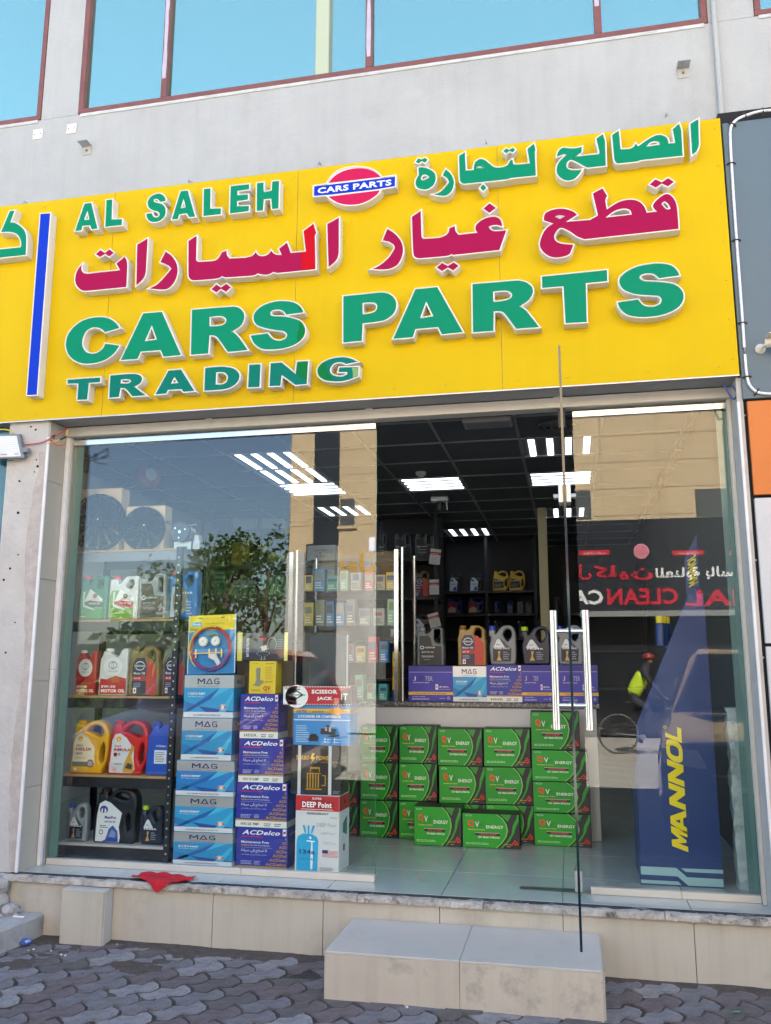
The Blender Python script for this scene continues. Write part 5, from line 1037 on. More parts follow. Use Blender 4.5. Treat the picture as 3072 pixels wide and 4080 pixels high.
# shelf 2
cas = lambda c1, c2, t: [('poly', [(.03, .03), (.86, .03), (.86, .40), (.38, .66), (.12, .66), (.03, .5)], c1, 1), ('poly', [(.40, .70), (.86, .46), (.86, .26), (.36, .30), (.20, .40)], 'EDEFEC', 2), ('ell', .58, .535, .085, .055, '1C6A3C', 3), ('poly', [(.50, .55), (.66, .55), (.62, .51), (.54, .51)], 'D03040', 4), ('poly', [(.20, .40), (.36, .30), (.86, .26), (.86, .40), (.42, .44)], c2, 3), ('text', t, .38, .345, .80, .385, 'F4F6F4', 4, .03), ('text', 'Castrol', .44, .45, .72, .48, 'B03040', 4, .02), ('text', '10W-40', .60, .255, .84, .285, 'E8F0D8', 4, .02), ('poly', [(.16, .62), (.22, .64), (.20, .34), (.60, .235), (.58, .215), (.16, .30)], 'E4E8E2', 4), ('lines', .1, .07, .36, .1, 1, 'E0F0E0', 3)]
jug('oil_jug', 'green oil jug with red cap, left end of the second shelf from the top', G5, (645, 1440, 897, 1805), RY, 'castrol', (.02, .20, .095), 'C03038', cas('2F9A48', '174A38', 'MAGNATEC'), SHELF[2], group=gj)
jug('oil_jug', 'white oil jug with red cap and green label on the second shelf from the top', G5, (893, 1440, 1152, 1795), RY, 'castrol', (.70, .72, .70), 'C83A42', cas('7AAA3A', 'C03440', 'GTX'), SHELF[2], group=gj)
lex = lambda bgc: [('poly', [(.09, .04), (.90, .04), (.90, .50), (.56, .52), (.50, .72), (.42, .78), (.09, .78)], bgc, 1), ('ell', .19, .47, .075, .045, 'D8DCE0', 2), ('ell', .19, .47, .055, .03, bgc, 3), ('text', 'LEXUS', .30, .455, .66, .49, 'D8DCE0', 2, .02), ('text', 'MOTOR OIL', .18, .335, .62, .37, 'C8CCD0', 2, .01), ('text', 'Fully Synthetic', .18, .22, .62, .265, 'D0D4D8', 2, .01), ('rect', .18, .205, .60, .21, '9AA0A4', 2), ('lines', .26, .15, .52, .17, 1, '9AA0A4', 2)]
jug('oil_jug', 'grey oil jug with a brown label on the second shelf from the top', G5, (1140, 1425, 1390, 1792), RY, 'lexus', (.30, .33, .34), '8A9296', lex('5A5248'), SHELF[2], group=gj)
jug('oil_jug', 'bright blue oil jug with red cap, right end of the second shelf from the top', G5, (1390, 1400, 1642, 1785), RY+.04, 'castrol', (.015, .17, .50), 'C8404C', [('poly', [(.08, .05), (.36, .05), (.36, .70), (.12, .66)], 'B8C4CC', 1), ('ell', .42, .38, .26, .30, '8A8478', 2), ('text', 'JUPITER', .24, .50, .86, .56, 'E8ECF0', 3, .02), ('lines', .64, .1, .86, .4, 5, 'A8C0D8', 3)], SHELF[2], group=gj)
# ------------------------------------------------------------------ boltless rack
rk = thing('window_rack', 'black boltless steel rack with wood shelves behind the left pane', 'shelf')
m_rack = mat('rack_steel', (.016, .018, .024), .45, metal=.2, var=.15, vs=10); m_rackg = mat('rack_grey', (.20, .22, .25), .5); m_board = mat('shelf_board', (.45, .27, .12), .6, var=.12, vs=25)
X0, X1, Y0, Y1 = -3.645, -2.875, .42, .86
for x, s in ((X0, 1), (X1, -1)):
    for y, t in ((Y0, 1), (Y1, -1)):
        po = MB().box(x, y, FLR, x+s*.034, y+t*.002, 2.185, m_rack).box(x, y+t*.0022, FLR, x+s*.002, y+t*.034, 2.184, m_rack).build('post', rk)
        if t > 0:
            h = MB()
            for k in range(38): h.lathe([(.006, 0), (.006, -.0006)], (x+s*.018, y-.0002, FLR+.05+k*.0475), 'y', m_steel if k % 3 else m_alu, 6)
            ho = h.build('slot_holes', po); ho['kind'] = 'stuff'
for k, z in SHELF.items():
    mm = m_rackg if k == 1 else m_rack
    sh = MB().box(X0+.036, Y0-.003, z-.014, X1-.036, Y1-.004, z-.001, mat('white_shelf', (.5, .5, .5), .6) if k == 5 else m_board).build('shelf_board', rk, bevel=.001)
    MB().box(X0+.0345, Y0+.0025, z-.075, X1-.0345, Y0+.0045, z-.0145, mm).build('beam', rk); MB().box(X0+.002, Y1-.004, z-.075, X1-.002, Y1-.002, z-.013, mm).build('beam', rk); MB().box(X1-.0045, Y0+.035, z-.075, X1-.0025, Y1-.035, z-.013, mm).build('beam', rk)
    if k == 5: MB().box(X0+.036, Y0+.0012, z-.016, X1-.036, Y0+.0024, z-.006, mat('red_price_strip', (.4, .02, .05), .5)).build('price_strip', rk)
MB().box(X0+.034, Y0+.005, FLR+.001, X1-.034, Y0+.008, SHELF[5]-.08, m_rack).build('kick_plate', rk)
# ------------------------------------------------------------------ fans with cartons, compressor
m_fan = mat('fan_black', (.008, .012, .016), .6, spec=.1); m_pkraft = mat('pale_kraft', (.58, .46, .31), .85, var=.06, vs=10)
def fan(label, c, r, y, n, z_floor):
    p = W(*G5(*c), y); t = thing('radiator_fan', label, 'fan', (p.x, y, z_floor), group='radiator fans on the top shelf')
    cz = r+.004
    MB().tube([(r*math.cos(a), -.012, cz+r*math.sin(a)) for a in [2*math.pi*k/40 for k in range(40)]], .007, m_fan, 8, closed=True).build('shroud_ring', t, smooth=True)
    MB().tube([(r*1.0*math.cos(a), .02, cz+r*1.0*math.sin(a)) for a in [2*math.pi*k/40 for k in range(40)]], .007, m_fan, 8, closed=True).build('rear_ring', t, smooth=True)
    for k in range(n):
        a = 2*math.pi*k/n+.2; b = a+4.6/n
        MB().face([(r*.26*math.cos(a), .008, cz+r*.26*math.sin(a)), (r*.93*math.cos(a-.1), .012, cz+r*.93*math.sin(a-.1)), (r*.93*math.cos(b-.05), -.004, cz+r*.93*math.sin(b-.05)), (r*.26*math.cos(b+.1), -.002, cz+r*.26*math.sin(b+.1))], m_fan).build('blade', t)
    for q in (.32, .40, .48, .56, .64, .72, .80, .88): MB().tube([(r*q*math.cos(a), -.018, cz+r*q*math.sin(a)) for a in [2*math.pi*k/32 for k in range(32)]], .0022, m_fan, 5, closed=True).build('guard_ring', t)
    for k in range(n): a = 2*math.pi*k/n; MB().tube([(r*.2*math.cos(a), -.02, cz+r*.2*math.sin(a)), (r*.98*math.cos(a), -.015, cz+r*.98*math.sin(a))], .004, m_fan, 6).build('guard_spoke', t)
    MB().lathe([(r*.27, .01), (r*.27, -.02), (r*.20, -.028), (r*.06, -.03)], (0, 0, cz), 'y', m_fan, 22).build('hub', t, smooth=True)
    MB().box(.012, -.0325, cz+.012, .022, -.0305, cz+.022, m_white).build('sticker', t)
    return t
zf = SHELF[1]
r1 = (W(*G5(1025, 1000), .46)-W(*G5(600, 1000), .46)).x/2; r2 = (W(*G5(1352, 1050), .46)-W(*G5(1032, 1050), .46)).x/2
fan('large black radiator fan before a brown carton on the top shelf', (812, 1005), r1, .465, 12, zf); fan('smaller black radiator fan in the middle of the top shelf', (1192, 1050), r2, .465, 10, zf)
carton('fan_carton', 'larger brown fan carton behind the large fan on the top shelf', 'box', G5, (588, 715, 1015, 1245), .505, .10, m_pkraft, 'brown fan cartons on the top shelf', zf)
o, fr, sd, tp = carton('fan_carton', 'smaller brown fan carton behind the smaller fan on the top shelf', 'box', G5, (1030, 860, 1372, 1220), .505, .10, m_pkraft, 'brown fan cartons on the top shelf', zf)
sd.text('MASTER', .2, .6, .8, .68, '3A2A18', 1); sd.build('side_print', o)
p = W(*G5(1492, 1080), .47); ac = thing('ac_compressor', 'round silver air conditioning compressor at the right end of the top shelf', 'compressor', (p.x, .47, zf))
rc = (W(*G5(1568, 1080), .47)-W(*G5(1418, 1080), .47)).x/2; hz = p.z-zf
m_cs = mat('cast_alloy', (.42, .44, .46), .4, metal=.7, var=.15, vs=20)
MB().lathe([(rc*.7, .0), (rc, .0), (rc, .03), (rc*.8, .035)], (0, 0, hz), 'y', mat('pulley_black', (.03, .05, .07), .4), 26).build('pulley', ac, smooth=True)
MB().lathe([(rc*.82, .035), (rc*.82, .15), (rc*.5, .16)], (0, 0, hz), 'y', m_cs, 20).build('cylinder_body', ac, smooth=True)
MB().lathe([(rc*.16, -.006), (rc*.16, 0)], (0, 0, hz), 'y', m_chrome, 12).build('hub_nut', ac)
for k in range(3): a = 2.1*k+.4; MB().lathe([(.006, -.004), (.006, 0)], (rc*.62*math.cos(a), 0, hz+rc*.62*math.sin(a)), 'y', m_chrome, 8).build('bolt', ac)
MB().prism([(-rc*.95, 0), (-rc*.6, 0), (-rc*.5, .018), (rc*.5, .018), (rc*.6, 0), (rc*.95, 0), (rc*1.0, hz*.5), (-rc*.95, hz*.5)], lambda u, v, t: (u, t, v), .04, .10, m_cs).build('bracket', ac, bevel=.004)
MB().tube([(rc*.5, .06, hz+rc*.7), (rc*1.0, .06, hz+rc*.85), (rc*1.4, .06, hz+rc*.85)], .007, m_steel, 8).build('hose_port', ac, smooth=True)
MB().prism([(rc, 0), (rc*2.0, 0), (rc*1.7, hz*.9), (rc*1.2, hz*.9)], lambda u, v, t: (u, t, v), .05, .11, m_cs).build('side_casting', ac, bevel=.006)
# red wall bell high at the left
p = W(*G5(1235, 612), 2.4); t = thing('alarm_bell', 'red round alarm bell with pale face, high up behind the left pane', 'alarm bell', (p.x, 2.4, p.z)); t.rotation_euler.z = .9
MB().lathe([(.02, .06), (.11, .05), (.125, .02), (.11, -.03), (.05, -.045)], (0, 0, 0), 'y', mat('bell_red', (.35, .01, .03), .35), 24).build('bell_gong', t, smooth=True); MB().lathe([(.055, -.045), (.055, -.05)], (0, 0, 0), 'y', m_white, 20).build('face_plate', t)
MB().box(-.02, .03, -.05, .02, .65, .0, m_steel).build('wall_arm', t)
# ------------------------------------------------------------------ bottles on the counter row
gc = 'oil jugs on the counter'
jug('oil_jug', 'dark grey square oil jug with black label on the counter, farthest left', E2, (472, 150, 635, 375), 1.67, 'lexus', (.10, .115, .125), '70787C', lex('0E0F12'), tops[0]+.001, group=gc)
jug('oil_jug', 'gold oil jug with violet and red label on the counter row', E2, (720, 138, 884, 375), 1.67, 'nissan', (.30, .18, .045), '7A5418', nis(), tops[1]+.001, group=gc)
jug('oil_bottle', 'silver oil jug with loop handle and blue cap in the middle of the counter row', E2, (908, 140, 1066, 373), 1.67, 'mag', (.20, .215, .23), '2038A8', magL('3A4656', 'SUPER DX-C'), tops[2]+.001, 'oil jug', gc)
jug('oil_bottle', 'navy oil jug with loop handle and lime cap on the counter row', E2, (1104, 145, 1272, 375), 1.67, 'mag', (.01, .015, .04), 'A8CC1C', magL('1A2234', 'PRIMA'), tops[3]+.001, 'oil jug', gc)
jug('oil_bottle', 'silver oil jug seen behind the open glass door on the counter', E2, (1322, 140, 1468, 373), 1.67, 'mag', (.20, .215, .23), '2038A8', magL('3A4656', 'SUPER DX-C'), tops[4]+.001, 'oil jug', gc)
# glass showcase on the counter, left part
sh = thing('counter_showcase', 'glass showcase with polished steel posts on the left of the counter', 'showcase', (0, 0, 0))
for x in (-2.515, -1.705):
    for y in (1.64, 2.15): MB().cyl((x, y, CZ), (x, y, 2.315), .014, m_chrome, 14).build('post', sh, smooth=True)
    MB().box(x-.06, 1.634, CZ, x-.03, 1.646, 2.30, m_chrome).build('flat_post', sh)
MB().box(-2.50, 1.636, CZ+.005, -1.77, 1.642, 2.29, CLEAR).build('front_glass', sh)
MB().box(-1.702, 1.66, CZ+.005, -1.698, 2.13, 2.29, CLEAR).build('side_glass', sh)
for z in (1.47, 1.74, 2.0): MB().box(-2.50, 1.66, z, -1.72, 2.13, z+.006, CLEAR).build('glass_shelf', sh)
R = random.Random(31)
names_ = ['teal', 'green', 'white', 'yellow', 'grey', 'blue', 'red', 'pale green', 'cream', 'black']
colr = [(.05, .35, .33), (.05, .30, .16), (.35, .36, .35), (.45, .37, .06), (.16, .17, .18), (.03, .2, .5), (.5, .03, .05), (.2, .45, .3), (.33, .30, .22), (.03, .03, .035)]
pos = ['first', 'second', 'third', 'fourth', 'fifth', 'sixth', 'seventh', 'eighth', 'ninth', 'tenth']
for zi, (z, lvl) in enumerate(((CZ, 'inside the showcase base'), (1.4765, 'on the lowest showcase shelf'), (1.7465, 'on the middle showcase shelf'), (2.0065, 'on the top showcase shelf'))):
    x = -2.47
    for k in range(8):
        w = R.uniform(.055, .085); h = R.uniform(.10, .20); ci = R.randrange(10)
        if x+w > -1.74: break
        o = MB().box(0, 0, 0, w, .08, h, mat('small_box_%d' % ci, colr[ci], .45)).build('parts_box', None, (x, 1.69, z+.001), bevel=.0015, label='small %s spare part box, %s from left %s' % (names_[ci], pos[k], lvl), cat='box', group='small boxes in the counter showcase')
        D = Decal((0, -.0006, 0), (w, 0, 0), (0, 0, h), (0, -1, 0)); D.rect(R.uniform(.05, .2), R.uniform(.5, .62), R.uniform(.7, .95), R.uniform(.75, .93), ('5A6460', '20282C', '6A7A30', '2A4A7A', '8A3A2A', '787C70')[R.randrange(6)], 1).lines(.15, .12, .85, .45, 3, 'D8DCD8' if ci not in (2, 8) else '505458', 1); D.build('front_print', o)
        x += w+R.uniform(.006, .03)
o, fr, sd, tp = carton('stop_leak_carton', 'tall yellow and blue stop leak carton beside the showcase post', 'box', FF, (287, 870, 332, 1215), 1.66, .06, mat('stopleak_yellow', (.72, .50, .02), .4), None, CZ)
fr.rect(0, 0, 1, .22, '1E2A80', 1).text('STOP', .04, .62, .98, .69, 'B02020', 2, .03).text('LEAK', .04, .53, .98, .60, 'B02020', 2, .03).ell(.5, .84, .35, .04, '1E2A80', 2); fr.build('front_print', o)
# ------------------------------------------------------------------ deeper in the shop
def rack(name, label, x0, x1, y0, y1, zs, ztop, posts):
    t = thing(name, label, 'shelf')
    for x in posts:
        for y in (y0, y1): MB().box(x-.02, y, FLR, x+.02, y+.003, ztop, m_rack).box(x-.02, y+.0032, FLR, x-.017, y+.04, ztop, m_rack).build('post', t)
    for z in zs: MB().box(x0, y0+.005, z-.03, x1, y1, z-.001, mat('dark_shelf', (.03, .03, .034), .4)).build('shelf_board', t)
    MB().box(x0, y1+.01, FLR, x1, y1+.02, ztop, mat('rack_back', (.03, .03, .033), .7)).build('back_panel', t)
    return t
YM = 4.95
zm = [W(*FF(450, v), YM).z for v in (216, 487, 772)]
xm1 = W(*FF(592, 500), YM).x
rack('stock_rack', 'long dark stock rack behind the counter with rows of boxes and jugs', -4.8, xm1, YM, YM+.45, [FLR+.1, zm[2]-.45]+zm, zm[0]+.62, (-4.77, W(*FF(150, 500), YM).x, xm1, W(*crop(700, 1650, 1.96)(430, 900), YM).x, W(*crop(700, 1650, 1.96)(650, 900), YM).x))
gm_ = 'jugs on the stock rack'
for b, lb in (((190, 45, 250, 216), 'dark grey jug on the top shelf of the stock rack, left of three'), ((300, 42, 425, 216), 'dark grey jug on the top shelf of the stock rack, middle of three'), ((445, 42, 572, 216), 'dark grey jug on the top shelf of the stock rack, right of three')):
    jug('oil_jug', lb, FF, b, YM+.05, 'lexus', (.05, .058, .066), '50585C', lex('0C0D10'), zm[0], group=gm_)
jug('oil_jug', 'brown jug with violet and red label on the middle shelf of the stock rack', FF, (437, 305, 542, 487), YM+.05, 'nissan', (.16, .10, .04), '5A4018', nis(), zm[1], group=gm_)
mx = [('poly', [(.06, .03), (.64, .02), (.62, .30), (.68, .56), (.40, .80), (.20, .80), (.10, .6)], 'C8D0D8', 1), ('ell', .26, .64, .12, .09, '2A3C8C', 2), ('ell', .26, .60, .07, .065, 'C8D0D8', 3), ('rect', .23, .56, .29, .68, '2A3C8C', 4), ('text', 'MaxPro', .20, .40, .58, .47, '1C4CA8', 3, .03), ('poly', [(.30, .05), (.62, .04), (.58, .26), (.42, .30)], '3A5CA0', 3)]
jug('oil_jug', 'black jug with white label beside the lowest price card on the stock rack', FF, (425, 610, 545, 772), YM+.05, 'maxpro', (.02, .02, .025), '14161A', mx, zm[2], group=gm_)
jug('oil_jug', 'black jug with white label beside the polished post on the stock rack', FF, (268, 612, 345, 772), YM+.05, 'maxpro', (.02, .02, .025), '14161A', mx, zm[2], group=gm_)
for b, lb, rz in (((548, 152, 622, 262), 'white and red price card hanging on the stock rack post, topmost of three', .14), ((545, 366, 612, 472), 'white and red price card hanging on the stock rack post, middle of three', 0), ((542, 600, 616, 702), 'white and red price card hanging on the stock rack post, lowest of three', -.25)):
    p, q = W(*FF(b[0], b[3]), YM-.03), W(*FF(b[2], b[1]), YM-.03); w, h = q.x-p.x, q.z-p.z
    o = MB().box(-w/2, 0, -h/2, w/2, .003, h/2, m_white).build('price_card', None, ((p.x+q.x)/2, YM-.03, (p.z+q.z)/2), label=lb, cat='price card', group='price cards on the stock rack'); o.rotation_euler.y = rz
    D = Decal((-w/2, -.0006, -h/2), (w, 0, 0), (0, 0, h), (0, -1, 0)); D.rect(0, .62, 1, .80, 'C02830', 1).lines(.08, .66, .92, .76, 1, 'E8C8C8', 2); D.lines(.15, .1, .85, .5, 4, 'A8AAAE', 1, .3); D.build('card_print', o)
# small stock on the left part of that rack
def small(name, label, cat, b, y, col, d=.08, prints=(), group=None, z0=None, cr=G7):
    o, fr, sd, tp = carton(name, label, cat, cr, b, y, d, mat('stock_%s' % (col if isinstance(col, str) else '%.2f%.2f%.2f' % col), col, .45), group, z0)
    for pr in prints: getattr(fr, pr[0])(*pr[1:])
    if prints: fr.build('front_print', o)
    return o
YS = YM+.02
zA = W(*G7(500, 690), YS).z
rack_ = MB().box(-4.8, YM-.005, zA-.03, W(*G7(820, 690), YS).x, YM+.3, zA-.001, m_rack).build('display_ledge', label='dark ledge under the row of green boxes on the left', cat='shelf')
ordn = ['first', 'second', 'third', 'fourth', 'fifth', 'sixth', 'seventh', 'eighth', 'ninth', 'tenth', 'eleventh', 'twelfth', 'thirteenth', 'fourteenth', 'fifteenth']
row = [('ell', .5, .48, .36, .27, 'C8C4B0', 1), ('poly', [(.2, .62), (.8, .66), (.7, .36), (.5, .5)], '8A3A2A', 2), ('rect', .05, .82, .95, .97, '2A8A4A', 1)]
xs_ = [30, 80, 128, 180, 230]+[292+52*k for k in range(10)]
for k, x in enumerate(xs_):
    o = small('bulb_box', '%s green picture box from the left in the long shelf row' % ordn[k], 'box', (x, 605, x+46, 690), YS, (.03, .36, .15), .1, row, 'green picture boxes in the long row', zA)
zB = o['top']+.001
num = ('first', 'second', 'third', 'fourth', 'fifth')
for k in range(5): small('filter_box', '%s tall green box from the left on top of the long row' % num[k], 'box', (557+51*k, 505, 604+51*k, 604), YS, (.025, .38, .15), .1, [('poly', [(.25, .2), (.5, .2), (.55, .6), (.75, .7), (.7, .85), (.25, .8)], 'D0D8D0', 1)], 'tall green boxes on the long row', zB)
for k in range(3): small('carton_pack', '%s flat pale green pack between the tall green boxes and the stacks' % ('left', 'middle', 'right')[k], 'box', (368+62*k, 540, 424+62*k, 604), YS, (.14, .36, .26), .1, [('rect', .1, .5, .9, .9, 'C0CCC4', 1), ('rect', .1, .1, .9, .4, '9AB0A4', 1)], 'flat pale green packs', zB)
for k, b in enumerate(((32, 540, 152, 604), (200, 545, 300, 604))):
    o = small('filter_carton', 'lower green carton of the %s stack on the long row' % ('far left', 'second')[k], 'box', b, YS, (.025, .36, .15), .12, [('rect', .05, .75, .95, .95, 'A8C0B0', 1), ('rect', .45, .2, .55, .6, 'D0D8D0', 1)], 'stacked green cartons', zB)
    small('filter_carton', 'upper green carton of the %s stack on the long row' % ('far left', 'second')[k], 'box', (b[0], b[1]-85, b[2], b[1]-3), YS, (.025, .36, .15), .12, [('rect', .05, .6, .95, .8, 'B0C8B8', 1), ('rect', .05, .2, .95, .35, 'A8C0B0', 1)], 'stacked green cartons', o['top']+.001)
def bag(label, b, y, col, tx=None):
    p, q = W(*G7(b[0], b[3]), y), W(*G7(b[2], b[1]), y); w, h = q.x-p.x, q.z-p.z
    t = thing('hanging_bag', label, 'bag', (p.x, y, p.z), group='hanging packs on the left')
    mb = MB(); curve_bits([[(x*w, v*h) for x, v in outline("0.02,0 0.55,0.02 ~0.98,0.35 ~0.98,0.75 0.9,1 0.08,1 ~0,0.5")]], mat('bag_%.2f%.2f%.2f' % col, col, .3), mb, lambda x, z, k: (x, .02-k, z), extrude=.008, bevel=.008, offset=-.006); mb.build('pouch', t, smooth=True)
    D = Decal((0, -.0008, 0), (w, 0, 0), (0, 0, h), (0, -1, 0)); D.lines(.15, .78, .6, .86, 1, '8A3A10', 1); D.text(tx or 'Sony', .1, .2, .4, .3, '6A5A10', 1); D.build('pouch_print', t)
    MB().tube([(w*.5, .02, h), (w*.5, .02, h+.04), (w*.5, .2, h+.05)], .003, m_steel, 6).build('hook', t)
bag('large yellow pouch hanging at the left of the stock rack', (355, 230, 505, 415), YS-.1, (.55, .42, .02), 'lucky'); bag('yellow green pouch hanging right of the large yellow pouch', (590, 240, 650, 330), YS-.1, (.45, .45, .05)); bag('olive yellow pouch hanging near the beige reflection', (650, 310, 815, 400), YS-.1, (.30, .30, .03))
# white and coloured boxes at the centre left of the rack
zc_ = W(*G7(1100, 675), YS).z
o = small('red_tool_box', 'red carton with two glove pictures on the stock rack', 'box', (1000, 570, 1212, 677), YS, (.50, .03, .05), .15, [('rect', .52, .2, .95, .8, 'DDE0E0', 1), ('poly', [(.58, .3), (.70, .3), (.72, .6), (.64, .7), (.57, .5)], '50584E', 2), ('poly', [(.76, .3), (.89, .3), (.9, .5), (.82, .7), (.75, .6)], '50584E', 2), ('lines', .06, .3, .46, .75, 4, 'E8C0C0', 1)])
o = small('grey_kit_box', 'pale grey kit box with round gauges above the red carton', 'box', (1030, 405, 1216, 566), YS, (.52, .53, .52), .15, [('rect', 0, .42, 1, .68, 'D8DADA', 1), ('text', 'SERIES', .3, .50, .85, .62, 'A0A8B0', 2), ('ell', .12, .15, .08, .1, '606468', 1), ('ell', .3, .15, .08, .1, 'A8ACA8', 1)], None, o['top']+.001)
o = small('first_aid_box', 'white first aid kit box with red crescent on the stock rack', 'box', (985, 252, 1222, 402), YS, (.66, .66, .64), .15, [('text', 'FIRST AID KIT', .28, .38, .66, .46, '70747A', 1), ('text', arabic('اسعافات اولية'), .26, .66, .70, .80, '60646A', 1, .01), ('ell', .46, .57, .025, .05, 'B03038', 1), ('rect', .14, .06, .36, .22, '34383C', 1)], None, o['top']+.001)
for b, c, lb in (((665, 705, 706, 890), (.03, .04, .06), 'left dark blister pack hanging below the green boxes'), ((715, 705, 786, 890), (.05, .09, .11), 'right dark blister pack hanging below the green boxes')):
    o = small('blister_pack', lb, 'blister pack', b, YS-.06, c, .03, [('rect', .1, .86, .9, .97, 'B0B41C', 1), ('rect', .25, .2, .75, .7, '8A9498', 1), ('lines', .2, .05, .8, .15, 2, 'C8CCD0', 1)], 'dark blister packs')
    MB().box(.005, .03, .0, .012, .2, .01, m_steel).build('hook', o)
# back rack
YB = 7.0
zb_ = [W(*FF(800, v), YB).z for v in (447, 607, 775)]
xb0, xb1 = W(*FF(628, 500), YB).x, W(*FF(1300, 500), YB).x
rack('back_rack', 'dark rack along the back wall with small rows of oil jugs', xb0, xb1, YB, YB+.45, [FLR+.1, zb_[2]-.5]+zb_, zb_[0]+.9, (xb0+.02, W(*FF(945, 500), YB).x, xb1-.02))
gb = 'oil jugs on the back rack'
for b, k, lb in (((680, 330, 772, 447), 'w', 'left black jug with white label on the top shelf of the back rack'), ((825, 330, 915, 447), 'w', 'right black jug with white label on the top shelf of the back rack'), ((988, 305, 1098, 442), 'y', 'left yellow jug on the top shelf of the back rack'), ((1103, 303, 1212, 442), 'y', 'right yellow jug on the top shelf of the back rack'), ((665, 490, 772, 607), 'r', 'left blue jug with red label on the middle shelf of the back rack'), ((812, 487, 922, 607), 'r', 'right blue jug with red label on the middle shelf of the back rack'), ((1000, 515, 1040, 604), 'b', 'first small blue bottle on the middle shelf of the back rack'), ((1088, 515, 1128, 604), 'b', 'second small blue bottle on the middle shelf of the back rack'), ((1210, 508, 1262, 604), 'k', 'small dark bottle at the right of the middle shelf of the back rack'), ((1000, 655, 1050, 770), 's', 'left dark bottle with silver cap on the lower shelf of the back rack'), ((1165, 655, 1215, 770), 's', 'right dark bottle with silver cap on the lower shelf of the back rack')):
    z0 = zb_[0] if b[3] < 480 else (zb_[1] if b[3] < 650 else zb_[2])
    if k == 'w': jug('oil_jug', lb, FF, b, YB+.06, 'maxpro', (.015, .016, .02), '101216', mx, z0, group=gb)
    elif k == 'y': jug('oil_jug', lb, FF, b, YB+.06, 'shell', (.62, .40, .02), 'B08A10', [('poly', [(.06, .12), (.70, .16), (.66, .5), (.10, .62)], '20241C', 1), ('text', 'Bullpro', .14, .44, .62, .54, 'E8D8A0', 2), ('lines', .14, .2, .6, .38, 3, '8A9488', 2)], z0, group=gb)
    elif k == 'r': jug('oil_jug', lb, FF, b, YB+.06, 'shell', (.015, .03, .16), '10206A', [('poly', [(.06, .06), (.66, .06), (.62, .55), (.36, .74), (.12, .70)], '8A1820', 1), ('poly', [(.1, .1), (.6, .12), (.58, .35), (.3, .45), (.1, .3)], 'B8A880', 2)], z0, group=gb)
    else: jug('oil_bottle', lb, FF, b, YB+.06, 'mag', {'b': (.01, .04, .22), 'k': (.03, .03, .035), 's': (.03, .035, .045)}[k], 'B0B4B8' if k == 's' else '14161A', [('rect', .2, .1, .8, .4, '30384C', 1)], z0, 'oil bottle', gb)
carton('small_carton', 'small grey carton between the blue bottles on the back rack', 'box', FF, (1160, 520, 1200, 604), YB+.06, .1, mat('dull_card', (.12, .12, .12), .6), None, zb_[1])
for k, b in enumerate(((445, 808, 830, 895), (445, 735, 826, 806))):
    o = carton('long_carton', '%s long white carton on top of the stock rack at the left' % ('lower', 'upper')[k], 'box', crop(700, 1650, 1.96), b, YM+.02, .28, mat('off_white_card', (.55, .53, .48), .6), 'long white cartons', None if k == 0 else zlc, .25 if k else .12)[0]; zlc = o['top']+.001
# cream post, right rack
p, q = W(*FF(1303, 0), 5.0), W(*FF(1364, 0), 5.0)
MB().box(p.x, 5.0, FLR, q.x, 5.09, 3.195, mat('cream_post', (.62, .56, .34), .7)).build('cream_post', bevel=.003, label='plain cream square post standing right of the back rack', cat='post')
MB().cyl((q.x+.08, 5.1, FLR), (q.x+.08, 5.1, 2.2), .03, m_black, 12).build('dark_pipe', smooth=True, label='dark vertical pipe right of the cream post', cat='pipe')
rack('empty_rack', 'dark empty rack behind the right pane', q.x+.15, .42, 6.2, 6.6, [.75, 1.2, 1.65, 2.1], 2.5, (q.x+.18, .38))
# ceiling fittings
K = crop(1450, 1600, 1.851)
p = WZ(*K(420, 515), 3.2); t = thing('smoke_detector', 'white smoke detector on the ceiling before the middle light', 'smoke detector', (p.x, p.y, 3.194))
MB().lathe([(.05, 0), (.05, -.012), (.042, -.03), (.03, -.035)], (0, 0, 0), 'z', m_white, 24).build('base', t, smooth=True); MB().lathe([(.028, -.035), (.026, -.045), (.018, -.05)], (0, 0, 0), 'z', m_white, 16).build('sensor_head', t, smooth=True)
p = WZ(*K(560, 700), 3.2); t = thing('ceiling_camera', 'white ceiling bracket with a small dark camera', 'camera', (p.x, p.y, 3.194))
MB().box(-.09, -.05, -.05, .09, .05, 0, m_white).build('junction_box', t, bevel=.006); MB().lathe([(.03, -.05), (.04, -.09), (.03, -.15)], (0, 0, 0), 'z', m_black, 14).build('camera_head', t, smooth=True); MB().cyl((.07, 0, -.05), (.075, 0, -.14), .006, m_white, 8).build('cable', t)
p = WZ(*K(1440, 165), 3.2); t = thing('air_diffuser', 'round dark air diffuser in the ceiling behind the door top', 'diffuser', (p.x, p.y, 3.194))
for r in (.15, .105, .06): MB().tube([(r*math.cos(a), r*math.sin(a), -.012) for a in [2*math.pi*k/28 for k in range(28)]], .014, m_ctile, 6, closed=True).build('ring', t, smooth=True)
p = WZ(*K(912, 140), 3.19); t = thing('ceiling_panel_unit', 'flat pale grey unit on the ceiling just inside the doorway', 'ceiling unit', (p.x, p.y, 3.192))
MB().box(-.175, -.10, -.035, .175, .10, 0, mat('unit_grey', (.42, .40, .40), .5)).build('casing', t, bevel=.008); MB().box(-.15, -.08, -.0385, .15, .08, -.0355, mat('unit_grille', (.30, .29, .30), .5)).build('cover', t)
